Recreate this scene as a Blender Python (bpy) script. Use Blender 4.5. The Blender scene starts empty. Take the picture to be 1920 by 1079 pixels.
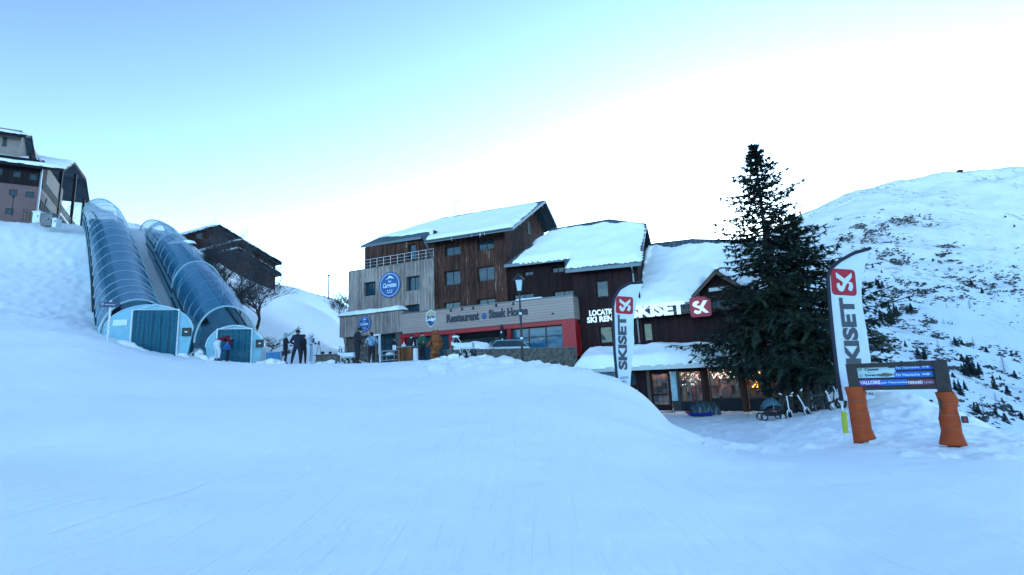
import bpy, bmesh, math, random
import numpy as np
from mathutils import Vector, Matrix, noise
R = math.radians
scene = bpy.context.scene
COL = scene.collection
rnd = random.Random(7)

# ------------------------------------------------------------------ camera
FPX, PITCH, ROLL = 950.0, R(9.73), math.atan(0.047)
EYE = Vector((0, 0, 1.65))
_r0, _f, _u0 = Vector((1, 0, 0)), Vector((0, math.cos(PITCH), math.sin(PITCH))), Vector((0, -math.sin(PITCH), math.cos(PITCH)))
_u = _u0 * math.cos(ROLL) + _r0 * math.sin(ROLL)
_r = _r0 * math.cos(ROLL) - _u0 * math.sin(ROLL)
camd = bpy.data.cameras.new('camera'); camd.sensor_width = 36; camd.lens = FPX / 1920 * 36
camd.clip_start = 0.1; camd.clip_end = 9000
cam = bpy.data.objects.new('camera', camd); COL.objects.link(cam)
cam.matrix_world = Matrix(((_r.x, _u.x, -_f.x, EYE.x), (_r.y, _u.y, -_f.y, EYE.y), (_r.z, _u.z, -_f.z, EYE.z), (0, 0, 0, 1)))
scene.camera = cam

# ------------------------------------------------------------------ world and sun (sun stands behind the mountain)
SUN_EL, SUN_AZ = R(7), R(24)
world = bpy.data.worlds.new('World'); scene.world = world; world.use_nodes = True
wn = world.node_tree; wn.nodes.clear()
sky = wn.nodes.new('ShaderNodeTexSky'); sky.sky_type = 'NISHITA'; sky.sun_disc = False
sky.sun_elevation = SUN_EL; sky.sun_rotation = SUN_AZ
sky.air_density = 1.0; sky.dust_density = 0.6; sky.ozone_density = 2.0; sky.altitude = 1800
mulc = wn.nodes.new('ShaderNodeMix'); mulc.data_type = 'RGBA'; mulc.blend_type = 'MULTIPLY'; mulc.inputs[0].default_value = 1
mulc.inputs[7].default_value = (1.10, 1.12, 1.02, 1)
bg = wn.nodes.new('ShaderNodeBackground'); bg.inputs[1].default_value = 0.08
wo = wn.nodes.new('ShaderNodeOutputWorld')
gm_ = wn.nodes.new('ShaderNodeGamma'); gm_.inputs[1].default_value = 1.7; hs_ = wn.nodes.new('ShaderNodeHueSaturation'); hs_.inputs['Saturation'].default_value = 0.77; wn.links.new(sky.outputs[0], hs_.inputs['Color']); wn.links.new(hs_.outputs[0], gm_.inputs[0]); wn.links.new(gm_.outputs[0], mulc.inputs[6]); wn.links.new(mulc.outputs[2], bg.inputs[0]); wn.links.new(bg.outputs[0], wo.inputs[0])
sl = bpy.data.lights.new('sun', 'SUN'); sl.energy = 2.0; sl.angle = R(0.5); sl.color = (1, 0.93, 0.85)
so = bpy.data.objects.new('sun', sl); COL.objects.link(so)
sd = Vector((math.sin(SUN_AZ) * math.cos(SUN_EL), math.cos(SUN_AZ) * math.cos(SUN_EL), math.sin(SUN_EL)))
so.rotation_euler = sd.to_track_quat('Z', 'Y').to_euler()
scene.view_settings.view_transform = 'Standard'; scene.view_settings.look = 'None'
scene.view_settings.exposure = 2.4; scene.view_settings.gamma = 1
scene.render.engine = 'CYCLES'
scene.cycles.max_bounces = 6; scene.cycles.transparent_max_bounces = 16

# ------------------------------------------------------------------ pixel geometry (1920 x 1079 photograph)
def ray(px, py):
    return (_f * FPX + _r * (px - 960) - _u * (py - 539.5)).normalized()
def P(px, py, D):
    d = ray(px, py); return EYE + d * (D / d.y)
def onplane(px, py, p0, n):
    d = ray(px, py); return EYE + d * ((p0 - EYE).dot(n) / d.dot(n))
class Frame:
    """vertical facade frame: u along it, n outward, z up"""
    def __init__(s, O, U):
        s.O = Vector((O.x, O.y, 0)); s.U = Vector((U[0], U[1], 0)).normalized(); s.N = Vector((s.U.y, -s.U.x, 0))
    def L(s, u, n, z): return s.O + s.U * u + s.N * n + Vector((0, 0, z))
    def uz(s, px, py, n):
        p = onplane(px, py, s.O + s.N * n, s.N); return ((p - s.O).dot(s.U), p.z)
    def loc(s, p): q = p - s.O; return (q.dot(s.U), q.dot(s.N), p.z)

# ------------------------------------------------------------------ materials
MATS = {}
def mat(name, col, rough=0.7, var=0.0, scale=6.0, bump=0.0, metal=0.0, spec=0.4, emit=None, col2=None, coat=0):
    if name in MATS: return MATS[name]
    m = bpy.data.materials.new(name); m.use_nodes = True; nt = m.node_tree; b = nt.nodes['Principled BSDF']
    b.inputs['Base Color'].default_value = (*col, 1); b.inputs['Roughness'].default_value = rough
    b.inputs['Metallic'].default_value = metal; b.inputs['Specular IOR Level'].default_value = spec
    if coat: b.inputs['Coat Weight'].default_value = coat
    tc = nt.nodes.new('ShaderNodeTexCoord')
    nz = nt.nodes.new('ShaderNodeTexNoise'); nz.inputs['Scale'].default_value = scale; nz.inputs['Detail'].default_value = 6
    nt.links.new(tc.outputs['Object'], nz.inputs['Vector'])
    if var or col2:
        cr = nt.nodes.new('ShaderNodeValToRGB'); cr.color_ramp.elements[0].position = .35; cr.color_ramp.elements[1].position = .65
        a = col2 or tuple(max(0, c * (1 - var)) for c in col); c2 = col if col2 else tuple(min(1, c * (1 + var)) for c in col)
        cr.color_ramp.elements[0].color = (*a, 1); cr.color_ramp.elements[1].color = (*c2, 1)
        nt.links.new(nz.outputs[0], cr.inputs[0]); nt.links.new(cr.outputs[0], b.inputs['Base Color'])
    if bump:
        bp = nt.nodes.new('ShaderNodeBump'); bp.inputs['Strength'].default_value = bump; bp.inputs['Distance'].default_value = 0.05
        nt.links.new(nz.outputs[0], bp.inputs['Height']); nt.links.new(bp.outputs[0], b.inputs['Normal'])
    if emit:
        b.inputs['Emission Color'].default_value = (*emit[0], 1); b.inputs['Emission Strength'].default_value = emit[1]
    MATS[name] = m; return m

def board_mat(name, colA, colB, dirv, pitch=0.15, gap=0.07, streak=1.0, wear=None):
    """boards across direction dirv (world) with a tone per board, grain streaks and weathering"""
    m = bpy.data.materials.new(name); m.use_nodes = True; nt = m.node_tree; b = nt.nodes['Principled BSDF']
    b.inputs['Roughness'].default_value = .8; b.inputs['Specular IOR Level'].default_value = .2
    N = nt.nodes.new; K = nt.links.new
    def math_(op, *a):
        n = N('ShaderNodeMath'); n.operation = op
        for i, v in enumerate(a):
            if isinstance(v, (int, float)): n.inputs[i].default_value = v
            else: K(v, n.inputs[i])
        return n.outputs[0]
    geo = N('ShaderNodeNewGeometry')
    dot = N('ShaderNodeVectorMath'); dot.operation = 'DOT_PRODUCT'; dot.inputs[1].default_value = dirv
    K(geo.outputs['Position'], dot.inputs[0])
    u = math_('DIVIDE', dot.outputs['Value'], pitch)
    idx = math_('FLOOR', u); fr = math_('FRACT', u)
    wn_ = N('ShaderNodeTexWhiteNoise'); wn_.noise_dimensions = '1D'; K(idx, wn_.inputs['W'])
    mp = N('ShaderNodeMapping'); K(geo.outputs['Position'], mp.inputs[0])
    vert = abs(dirv[2]) < .5
    mp.inputs['Scale'].default_value = (9, 9, .7) if vert else (.8, .8, 14)
    nz = N('ShaderNodeTexNoise'); nz.inputs['Scale'].default_value = 1.4; nz.inputs['Detail'].default_value = 7; K(mp.outputs[0], nz.inputs['Vector'])
    nz2 = N('ShaderNodeTexNoise'); nz2.inputs['Scale'].default_value = .35; nz2.inputs['Detail'].default_value = 4; K(geo.outputs['Position'], nz2.inputs['Vector'])
    t = math_('ADD', math_('MULTIPLY', wn_.outputs['Value'], .45), math_('MULTIPLY', math_('SUBTRACT', nz.outputs[0], .5), 1.9 * streak))
    t = math_('ADD', t, math_('MULTIPLY', math_('SUBTRACT', nz2.outputs[0], .45), 1.3))
    cr = N('ShaderNodeValToRGB'); cr.color_ramp.elements[0].color = (*colA, 1); cr.color_ramp.elements[1].color = (*colB, 1)
    cr.color_ramp.elements[0].position = .0; cr.color_ramp.elements[1].position = .75
    if wear:
        e = cr.color_ramp.elements.new(.97); e.color = (*wear, 1)
    K(t, cr.inputs[0])
    g = math_('LESS_THAN', fr, gap)
    mx = N('ShaderNodeMix'); mx.data_type = 'RGBA'; K(g, mx.inputs[0]); K(cr.outputs[0], mx.inputs[6]); mx.inputs[7].default_value = tuple(c * .25 for c in colA) + (1,)
    K(mx.outputs[2], b.inputs['Base Color'])
    bp = N('ShaderNodeBump'); bp.inputs['Distance'].default_value = .02; bp.inputs['Strength'].default_value = .6
    K(math_('SUBTRACT', nz.outputs[0], g), bp.inputs['Height']); K(bp.outputs[0], b.inputs['Normal'])
    MATS[name] = m; return m

# ------------------------------------------------------------------ mesh builder and object helpers
class MB:
    def __init__(s): s.v = []; s.f = []; s.m = []; s.smooth = False
    def add(s, vs, fs, mi=0):
        o = len(s.v); s.v += [tuple(v) for v in vs]; s.f += [tuple(i + o for i in f) for f in fs]; s.m += [mi] * len(fs); return s
    def prism(s, bot, top, mi=0):
        n = len(bot); s.add(list(bot) + list(top), [tuple(range(n))[::-1], tuple(range(n, 2 * n))] + [(i, (i + 1) % n, n + (i + 1) % n, n + i) for i in range(n)], mi); return s
    def slab(s, poly, off, mi=0): return s.prism([p for p in poly], [p + off for p in poly], mi)
    def box(s, fr, u0, u1, n0, n1, z0, z1, mi=0):
        c = lambda z: [fr.L(u0, n0, z), fr.L(u1, n0, z), fr.L(u1, n1, z), fr.L(u0, n1, z)]
        return s.prism(c(z0), c(z1), mi)
    def cube(s, c, sx, sy, sz, rz=0, mi=0, tilt=None):
        M = Matrix.Rotation(rz, 3, 'Z')
        if tilt: M = M @ tilt
        c = Vector(c); q = [(-1, -1), (1, -1), (1, 1), (-1, 1)]
        f = lambda z: [c + M @ Vector((a * sx / 2, b * sy / 2, z * sz / 2)) for a, b in q]
        return s.prism(f(-1), f(1), mi)
    def tube(s, pts, r, seg=6, mi=0, cap=True, closed=False):
        pts = [Vector(p) for p in pts]; n = len(pts); rs = r if isinstance(r, (list, tuple)) else [r] * n
        vs = []; prev = None
        for i, p in enumerate(pts):
            t = (pts[(i + 1) % n] - pts[i - 1]) if (closed or 0 < i < n - 1) else (pts[1] - pts[0] if i == 0 else pts[-1] - pts[-2])
            t = t.normalized() if t.length > 1e-9 else Vector((0, 0, 1))
            if prev is None: a = t.orthogonal().normalized()
            else:
                a = prev - t * prev.dot(t); a = a.normalized() if a.length > 1e-6 else t.orthogonal().normalized()
            prev = a; b = t.cross(a)
            for k in range(seg):
                an = 2 * math.pi * k / seg; vs.append(p + (a * math.cos(an) + b * math.sin(an)) * rs[i])
        fs = []
        for i in range(n if closed else n - 1):
            j = (i + 1) % n
            for k in range(seg): fs.append((i * seg + k, i * seg + (k + 1) % seg, j * seg + (k + 1) % seg, j * seg + k))
        if cap and not closed: fs.append(tuple(range(seg))[::-1]); fs.append(tuple((n - 1) * seg + k for k in range(seg)))
        s.add(vs, fs, mi); return s
    def ell(s, c, rx, ry, rz, seg=12, rings=8, mi=0, M=None, lump=0, seed=0):
        c = Vector(c); vs = []; fs = []
        for i in range(rings + 1):
            th = math.pi * i / rings
            for k in range(seg):
                ph = 2 * math.pi * k / seg
                d = Vector((math.sin(th) * math.cos(ph), math.sin(th) * math.sin(ph), math.cos(th)))
                q = 1 + (lump * noise.noise(d * 2.2 + Vector((seed, 0, 0))) if lump else 0)
                v = Vector((d.x * rx, d.y * ry, d.z * rz)) * q
                vs.append(c + (M @ v if M else v))
        for i in range(rings):
            for k in range(seg): fs.append((i * seg + k, (i + 1) * seg + k, (i + 1) * seg + (k + 1) % seg, i * seg + (k + 1) % seg))
        s.add(vs, fs, mi); return s
    def disc(s, c, ax, r, w, seg=16, mi=0, r_in=0):
        """wheel like disc or ring along axis ax"""
        c = Vector(c); ax = Vector(ax).normalized(); a = ax.orthogonal().normalized(); b = ax.cross(a)
        o = [c + (a * math.cos(2 * math.pi * k / seg) + b * math.sin(2 * math.pi * k / seg)) * r for k in range(seg)]
        if not r_in: return s.prism([p - ax * w / 2 for p in o], [p + ax * w / 2 for p in o], mi)
        i_ = [c + (p - c) * (r_in / r) for p in o]; n = seg
        vs = [p - ax * w / 2 for p in o] + [p + ax * w / 2 for p in o] + [p - ax * w / 2 for p in i_] + [p + ax * w / 2 for p in i_]
        fs = []
        for k in range(n):
            j = (k + 1) % n
            fs += [(k, j, n + j, n + k), (2 * n + k, 3 * n + k, 3 * n + j, 2 * n + j), (k, 2 * n + k, 2 * n + j, j), (n + k, n + j, 3 * n + j, 3 * n + k)]
        return s.add(vs, fs, mi)

def wloc(o):
    p = Vector((0, 0, 0))
    while o: p = p + o.location; o = o.parent
    return p
def build(name, mb, m, parent=None, smooth=False, bevel=0, recalc=True):
    me = bpy.data.meshes.new(name)
    off = wloc(parent) if parent else Vector((0, 0, 0))
    v = np.array(mb.v, dtype=float).reshape(-1, 3) - np.array(off)
    if parent is None:
        lo = Vector((float((v[:, 0].min() + v[:, 0].max()) / 2), float((v[:, 1].min() + v[:, 1].max()) / 2), float(v[:, 2].min())))
        v = v - np.array(lo)
    me.from_pydata(v.tolist(), [], mb.f)
    ms = m if isinstance(m, (list, tuple)) else [m]
    for x in ms: me.materials.append(x)
    if len(ms) > 1: me.polygons.foreach_set('material_index', mb.m)
    if recalc:
        b = bmesh.new(); b.from_mesh(me); bmesh.ops.recalc_face_normals(b, faces=b.faces); b.to_mesh(me); b.free()
    if smooth: me.polygons.foreach_set('use_smooth', [True] * len(me.polygons))
    o = bpy.data.objects.new(name, me); COL.objects.link(o)
    if parent: o.parent = parent
    else: o.location = lo
    if bevel:
        md = o.modifiers.new('bevel', 'BEVEL'); md.width = bevel; md.segments = 2; md.limit_method = 'ANGLE'
    return o
def thing(name, label, cat, loc, group=None):
    o = bpy.data.objects.new(name, None); COL.objects.link(o); o.location = loc; o.empty_display_size = .3
    o['label'] = label; o['category'] = cat
    if group: o['group'] = group
    return o
def tag(o, label, cat, group=None):
    o['label'] = label; o['category'] = cat
    if group: o['group'] = group
    return o
def struct(o): o['kind'] = 'structure'; return o

def text_geo(s, w=None, h=None, bold=0.02, shear=0.0, sp=1.0):
    """2D letter faces of the built in font fitted to a width and height; returns verts (x,y), faces; origin lower left"""
    cu = bpy.data.curves.new('lettering', 'FONT'); cu.body = s; cu.size = 1; cu.offset = bold; cu.shear = shear; cu.space_character = sp
    cu.resolution_u = 3
    ob = bpy.data.objects.new('lettering', cu); COL.objects.link(ob)
    dg = bpy.context.evaluated_depsgraph_get(); dg.update()
    me = ob.evaluated_get(dg).to_mesh()
    v = np.array([p.co[:2] for p in me.vertices]); f = [tuple(p.vertices) for p in me.polygons]
    ob.evaluated_get(dg).to_mesh_clear(); bpy.data.objects.remove(ob); bpy.data.curves.remove(cu)
    v -= v.min(axis=0); W, H = v.max(axis=0)
    sx = (w / W) if w else None; sy = (h / H) if h else None
    sx = sx or sy; sy = sy or sx
    return v * [sx, sy], f, (W * sx, H * sy)
def put_text(mb, s, o, xd, yd, nd, w=None, h=None, depth=.01, bold=.02, shear=0, mi=0, sp=1.0, warp=None):
    v, f, _ = text_geo(s, w, h, bold, shear, sp); n = len(v)
    pts = [o + xd * float(a) + yd * float(b) for a, b in v]
    if warp: pts = [warp(p) for p in pts]
    front = [p + nd * depth for p in pts]
    mb.add(front, f, mi)
    if depth > .03:   # letter sides
        from collections import Counter
        ec = Counter()
        for q in f:
            for i in range(len(q)): ec[frozenset((q[i], q[(i + 1) % len(q)]))] += 1
        ed = [tuple(e) for e, c in ec.items() if c == 1]
        mb.add(pts + front, [(a, b, b + n, a + n) for a, b in ed], mi)

def pip(x, y, poly):
    """signed distance to polygon (positive inside) for arrays"""
    inside = np.zeros_like(x, bool); d = np.full_like(x, 1e9); n = len(poly)
    for i in range(n):
        x1, y1 = poly[i]; x2, y2 = poly[(i + 1) % n]
        c = ((y1 > y) != (y2 > y)) & (x < (x2 - x1) * (y - y1) / ((y2 - y1) + 1e-12) + x1); inside ^= c
        L2 = (x2 - x1) ** 2 + (y2 - y1) ** 2 + 1e-12
        t = np.clip(((x - x1) * (x2 - x1) + (y - y1) * (y2 - y1)) / L2, 0, 1)
        d = np.minimum(d, np.hypot(x - x1 - t * (x2 - x1), y - y1 - t * (y2 - y1)))
    return np.where(inside, d, -d)
def nz_arr(x, y, s, seed=0):
    return np.array([noise.fractal(Vector((a * s, b * s, seed)), 1.0, 2.0, 4) for a, b in zip(x.ravel(), y.ravel())]).reshape(x.shape)
def snow_sheet(poly3, nrm, thick, name, parent, cell=.16, edge=.35, lump=.25, seed=0, ragged=.12):
    """soft layer of snow lying on a planar polygon"""
    p0 = poly3[0]; ax = (poly3[1] - p0).normalized(); nrm = nrm.normalized(); ay = nrm.cross(ax)
    if nrm.z < 0: nrm = -nrm
    pl = [((p - p0).dot(ax), (p - p0).dot(ay)) for p in poly3]
    xs = np.arange(min(a for a, _ in pl) - cell, max(a for a, _ in pl) + 2 * cell, cell)
    ys = np.arange(min(b for _, b in pl) - cell, max(b for _, b in pl) + 2 * cell, cell)
    X, Y = np.meshgrid(xs, ys)
    nn = nz_arr(X, Y, .9, seed); n2 = nz_arr(X, Y, .3, seed + 5)
    d = pip(X, Y, pl) + nn * ragged
    h = thick * np.sqrt(np.clip(d / edge, 0, 1)) * (1 + lump * n2 * 1.5 + .12 * nn)
    h = np.where(d > 0, h + .012, -.02)
    ny, nx = X.shape; mb = MB()
    V = [p0 + ax * float(X[j, i]) + ay * float(Y[j, i]) + nrm * float(h[j, i]) for j in range(ny) for i in range(nx)]
    keep = d > 0; F = []
    for j in range(ny - 1):
        for i in range(nx - 1):
            if keep[j, i] or keep[j + 1, i] or keep[j, i + 1] or keep[j + 1, i + 1]:
                F.append((j * nx + i, j * nx + i + 1, (j + 1) * nx + i + 1, (j + 1) * nx + i))
    used = sorted({i for f in F for i in f}); mp = {k: i for i, k in enumerate(used)}
    mb.add([V[k] for k in used], [tuple(mp[i] for i in f) for f in F])
    # underside so that the sheet has thickness
    low = [p0 + ax * ((V[k] - p0).dot(ax)) + ay * ((V[k] - p0).dot(ay)) - nrm * .021 for k in used]
    return build(name, mb, MATS['snow'], parent, smooth=True)
# ------------------------------------------------------------------ snow materials
def snow_mat(name, col, bump, scales, scrub=False, tracks=False):
    m = bpy.data.materials.new(name); m.use_nodes = True; nt = m.node_tree; b = nt.nodes['Principled BSDF']
    N = nt.nodes.new; K = nt.links.new
    b.inputs['Roughness'].default_value = .75; b.inputs['Specular IOR Level'].default_value = .25
    b.inputs['Base Color'].default_value = (*col, 1)
    geo = N('ShaderNodeNewGeometry'); last = None
    for s, w in scales:
        nz = N('ShaderNodeTexNoise'); nz.inputs['Scale'].default_value = s; nz.inputs['Detail'].default_value = 6; nz.inputs['Roughness'].default_value = .6
        K(geo.outputs['Position'], nz.inputs['Vector'])
        mu = N('ShaderNodeMath'); mu.operation = 'MULTIPLY'; mu.inputs[1].default_value = w; K(nz.outputs[0], mu.inputs[0])
        if last is None: last = mu.outputs[0]
        else:
            ad = N('ShaderNodeMath'); ad.operation = 'ADD'; K(last, ad.inputs[0]); K(mu.outputs[0], ad.inputs[1]); last = ad.outputs[0]
    if tracks:      # faint groomed and skied streaks
        for rot, sc, w in ((.5, (5.0, .35, 1), .014), (-.9, (7.0, .3, 1), .010)):
            mp = N('ShaderNodeMapping'); mp.inputs['Rotation'].default_value = (0, 0, rot); mp.inputs['Scale'].default_value = sc; K(geo.outputs['Position'], mp.inputs[0])
            nz = N('ShaderNodeTexNoise'); nz.inputs['Scale'].default_value = 1.6; nz.inputs['Detail'].default_value = 3; K(mp.outputs[0], nz.inputs['Vector'])
            cl = N('ShaderNodeMapRange'); cl.inputs[1].default_value = .58; cl.inputs[2].default_value = .66; cl.inputs[4].default_value = -w; K(nz.outputs[0], cl.inputs[0])
            ad = N('ShaderNodeMath'); ad.operation = 'ADD'; K(last, ad.inputs[0]); K(cl.outputs[0], ad.inputs[1]); last = ad.outputs[0]
    bp = N('ShaderNodeBump'); bp.inputs['Strength'].default_value = bump; bp.inputs['Distance'].default_value = 1.0
    K(last, bp.inputs['Height']); K(bp.outputs[0], b.inputs['Normal'])
    if scrub:
        # scrub and stones poking through thin snow, in patches
        def nz_(s, d=5, sc=None):
            n = N('ShaderNodeTexNoise'); n.inputs['Scale'].default_value = s; n.inputs['Detail'].default_value = d; n.inputs['Roughness'].default_value = .62
            if sc:
                mp = N('ShaderNodeMapping'); mp.inputs['Scale'].default_value = sc; K(geo.outputs['Position'], mp.inputs[0]); K(mp.outputs[0], n.inputs['Vector'])
            else: K(geo.outputs['Position'], n.inputs['Vector'])
            return n.outputs[0]
        def mr(v, a, c):
            n = N('ShaderNodeMapRange'); n.inputs[1].default_value = a; n.inputs[2].default_value = c; K(v, n.inputs[0]); return n.outputs[0]
        def mm(op, a, c):
            n = N('ShaderNodeMath'); n.operation = op
            for i, v in enumerate((a, c)):
                if isinstance(v, (int, float)): n.inputs[i].default_value = v
                else: K(v, n.inputs[i])
            return n.outputs[0]
        patch = mr(nz_(.014, 4), .47, .60)
        fine = mr(nz_(.17, 9, (1, .8, 1)), .53, .58)
        lines = mr(nz_(.018, 5, (1, .6, 2.5)), .60, .66)
        k = mm('MAXIMUM', mm('MULTIPLY', patch, fine), mm('MULTIPLY', lines, fine))
        rare = mr(nz_(.3, 6), .68, .72)
        k = mm('MULTIPLY', mm('MAXIMUM', k, rare), .62)
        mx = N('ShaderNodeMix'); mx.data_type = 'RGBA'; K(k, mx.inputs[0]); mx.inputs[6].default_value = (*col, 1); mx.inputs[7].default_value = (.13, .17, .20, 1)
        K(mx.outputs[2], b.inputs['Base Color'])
    MATS[name] = m; return m
snow_mat('snow', (.88, .92, .94), .35, [(1.3, .10), (9, .02)])
snow_mat('snow_ground', (.90, .93, .94), .5, [(.5, .10), (2.2, .05), (14, .012)], tracks=True)
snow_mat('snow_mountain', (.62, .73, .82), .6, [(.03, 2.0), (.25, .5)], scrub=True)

# ------------------------------------------------------------------ the snow ground: control points -> one smooth sheet
CP = []
def C_(px, *rows):
    for py, D in rows: p = P(px, py, D); CP.append((p.x, p.y, p.z))
def CZ(px, *rows):       # (depth, height) under a picture column
    for D, z in rows:
        d = ray(px, 560); CP.append((d.x / d.y * D, D, z))
for x, y, z in ((0, 0, 0), (0, 3, 0), (-6, 0, .9), (6, 0, -.1), (0, -10, -.3), (-20, -10, 2.5), (20, -10, -.8), (-12, 5, 2.2), (-40, 0, 6), (40, 0, -6), (0, -40, -3), (-60, -40, 6), (60, -40, -12),
                (3, 4, .0), (9, 4, -.1), (14, 6, -.5), (-60, 20, 14), (-55, 40, 20), (-80, 60, 22), (-70, 90, 22)): CP.append((x, y, z))
C_(-250, (560, 22), (470, 36), (380, 52))
C_(0, (1079, 3.6), (900, 5.4), (800, 8), (700, 12.5), (645, 17), (612, 21), (585, 26), (500, 37), (412, 49), (402, 53))
C_(100, (1079, 3.7), (850, 7), (700, 12.5), (650, 17), (621, 21), (598, 26), (510, 37), (424, 49), (416, 53))
C_(160, (1079, 3.8), (800, 8), (700, 13), (652, 17), (631, 21), (612, 26), (520, 37), (436, 49), (428, 53))
CZ(100, (62, 20.2), (80, 21))
C_(300, (1079, 4), (850, 7.3), (745, 12), (697, 18), (672, 23), (660, 27), (625, 31), (560, 37), (440, 51))
C_(380, (1079, 4), (745, 12), (700, 18), (677, 23), (668, 28), (640, 33), (560, 42), (480, 54))
CZ(300, (60, 21), (80, 22))
C_(480, (1079, 4), (870, 7.5), (745, 13), (702, 18), (684, 23), (681, 29), (650, 38), (605, 46), (560, 56))
CZ(440, (62, 15.5), (72, 17.2), (90, 18))
C_(560, (1079, 4.1), (870, 7.5), (750, 13), (706, 18), (685, 23), (681, 30), (664, 41), (608, 58), (560, 74), (541, 84))
CZ(560, (100, 17), (130, 10))
C_(630, (706, 18), (685, 23), (680, 31), (660, 46), (600, 74), (562, 92))
CZ(630, (110, 14), (150, 8))
C_(700, (1079, 4.2), (870, 7.5), (752, 13), (707, 18), (686, 23)); CZ(700, (28, 2.62), (34, 2.7), (42, 2.75), (60, 3.2), (80, 5))
C_(780, (707, 17.5), (683, 22)); CZ(780, (28, 2.62), (34, 2.68), (42, 2.72))
C_(850, (1079, 4.2), (870, 7.4), (752, 12.5), (703, 17), (675.5, 21)); CZ(850, (25, 2.45), (29, 2.62), (35, 2.7), (60, 3))
C_(940, (1079, 4.2), (900, 6.8), (755, 12), (700, 16), (671, 20)); CZ(940, (24, 2.0), (28, 2.2), (33, 2.5), (60, 2))
C_(1020, (760, 11.5), (712, 15.5), (685.5, 19.3)); CZ(1020, (23, 1.2), (27, .8), (33, .6))
C_(1100, (1079, 4.2), (900, 6.8), (775, 11), (728, 15), (702, 18.7)); CZ(1100, (21.5, .6), (25, -.6), (33, -1.15), (60, 0))
C_(1180, (790, 10.8), (757, 14), (735, 17.8)); CZ(1180, (19.3, -.05), (23, -.8), (33, -1.2))
C_(1235, (900, 7.3), (812, 11), (783, 14), (768, 16.8)); CZ(1235, (18, -.75), (21, -.8), (26, -1.12), (33, -1.2))
C_(1280, (830, 11.5), (806, 14.6)); CZ(1280, (16.3, -1.0), (20, -1.05), (26, -1.15), (33, -1.2))
CZ(1400, (4, 0), (7, 0), (10, -.12), (13, -.35), (16, -.65), (20, -.92), (25, -1.05), (33, -1.15))
CZ(1500, (10, -.1), (14, -.45), (20, -.8), (29, -1.05), (36, -.7))
CZ(1600, (4.5, -.05), (7, 0), (10.7, -.12), (14, -.38), (18, -.6), (25, -.7), (32, -.55), (40, -.3), (50, -1.5), (65, -5))
CZ(1690, (7, 0), (10.5, -.15), (16, -.42), (22, -.5), (28, -.5), (33, -1.6), (45, -6))
C_(1820, (1000, 4.7), (845, 9.9), (803, 14), (780, 19.5)); CZ(1820, (23, -2.4), (30, -6), (50, -12))
C_(1920, (1000, 4.6), (900, 6.7), (840, 10), (815, 14)); CZ(1920, (18, -2.2), (30, -8), (50, -13))
CZ(2150, (5, -.2), (8, -.5), (12, -1.2), (18, -4), (40, -14))
CZ(1300, (60, -2), (90, -8)); CZ(1600, (90, -12)); CZ(1900, (90, -18)); CZ(960, (90, 2))
CP = np.array(CP)
_c2 = 1.2 ** 2
def _phi(d2): return np.sqrt(d2 + _c2)
_A = _phi(((CP[:, None, :2] - CP[None, :, :2]) ** 2).sum(2))
_n = len(CP); _Pm = np.hstack([np.ones((_n, 1)), CP[:, :2]])
_S = np.block([[_A - 0.02 * np.eye(_n), _Pm], [_Pm.T, np.zeros((3, 3))]])
_w = np.linalg.solve(_S, np.concatenate([CP[:, 2], np.zeros(3)]))
def gz(x, y):
    x = np.atleast_1d(np.asarray(x, float)); y = np.atleast_1d(np.asarray(y, float))
    out = np.empty(len(x))
    for i in range(0, len(x), 4000):
        q = np.stack([x[i:i + 4000], y[i:i + 4000]], 1)
        out[i:i + 4000] = _phi(((q[:, None] - CP[None, :, :2]) ** 2).sum(2)) @ _w[:_n] + _w[_n] + q @ _w[_n + 1:]
    return out
def G(x, y): return float(gz(x, y)[0])
def rough(x, y):
    """broken, trodden and ploughed snow: amplitude by place"""
    r = math.hypot(x, y); px = 960 + 950 * x / max(y, .5) if y > 1 else 0
    big = noise.fractal(Vector((x * .35, y * .35, 3)), 1, 2, 3) * .05
    a = 0.012
    bank = px < 330 and px > -400 and y > 20
    if bank: a = .012 + .12 * min(1, (y - 20) / 6) * (.55 + .45 * noise.noise(Vector((x * .2, y * .2, 5))))      # cut bank left of the tunnels
    elif y > 26 and px < 480: a = .10
    elif y > 11 and px > 1290: a = .10                                  # trodden yard
    elif y > 9 and px > 1640: a = .10
    if 17.2 < y < 24 and 790 < px < 1300: a = .13                         # rim of the ploughed heap
    if 21 < y < 24.5 and px < 790: a = .06
    k = 2.4 if bank else 1.6
    f = noise.fractal(Vector((x * k, y * k, 9)), .6, 2.1, 6)
    return big + a * f
na, RR = 620, [0.6]
while RR[-1] < 110: RR.append(RR[-1] * 1.0105 + .015)
angs = list(np.linspace(R(-64), R(64), na)) + list(np.linspace(R(70), R(290), 50))
RR = np.array(RR); AN = np.array(angs)
X = np.outer(RR, np.sin(AN)); Y = np.outer(RR, np.cos(AN))
Z = gz(X.ravel(), Y.ravel()).reshape(X.shape)
Z += np.array([rough(a, b) for a, b in zip(X.ravel(), Y.ravel())]).reshape(X.shape)
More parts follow.
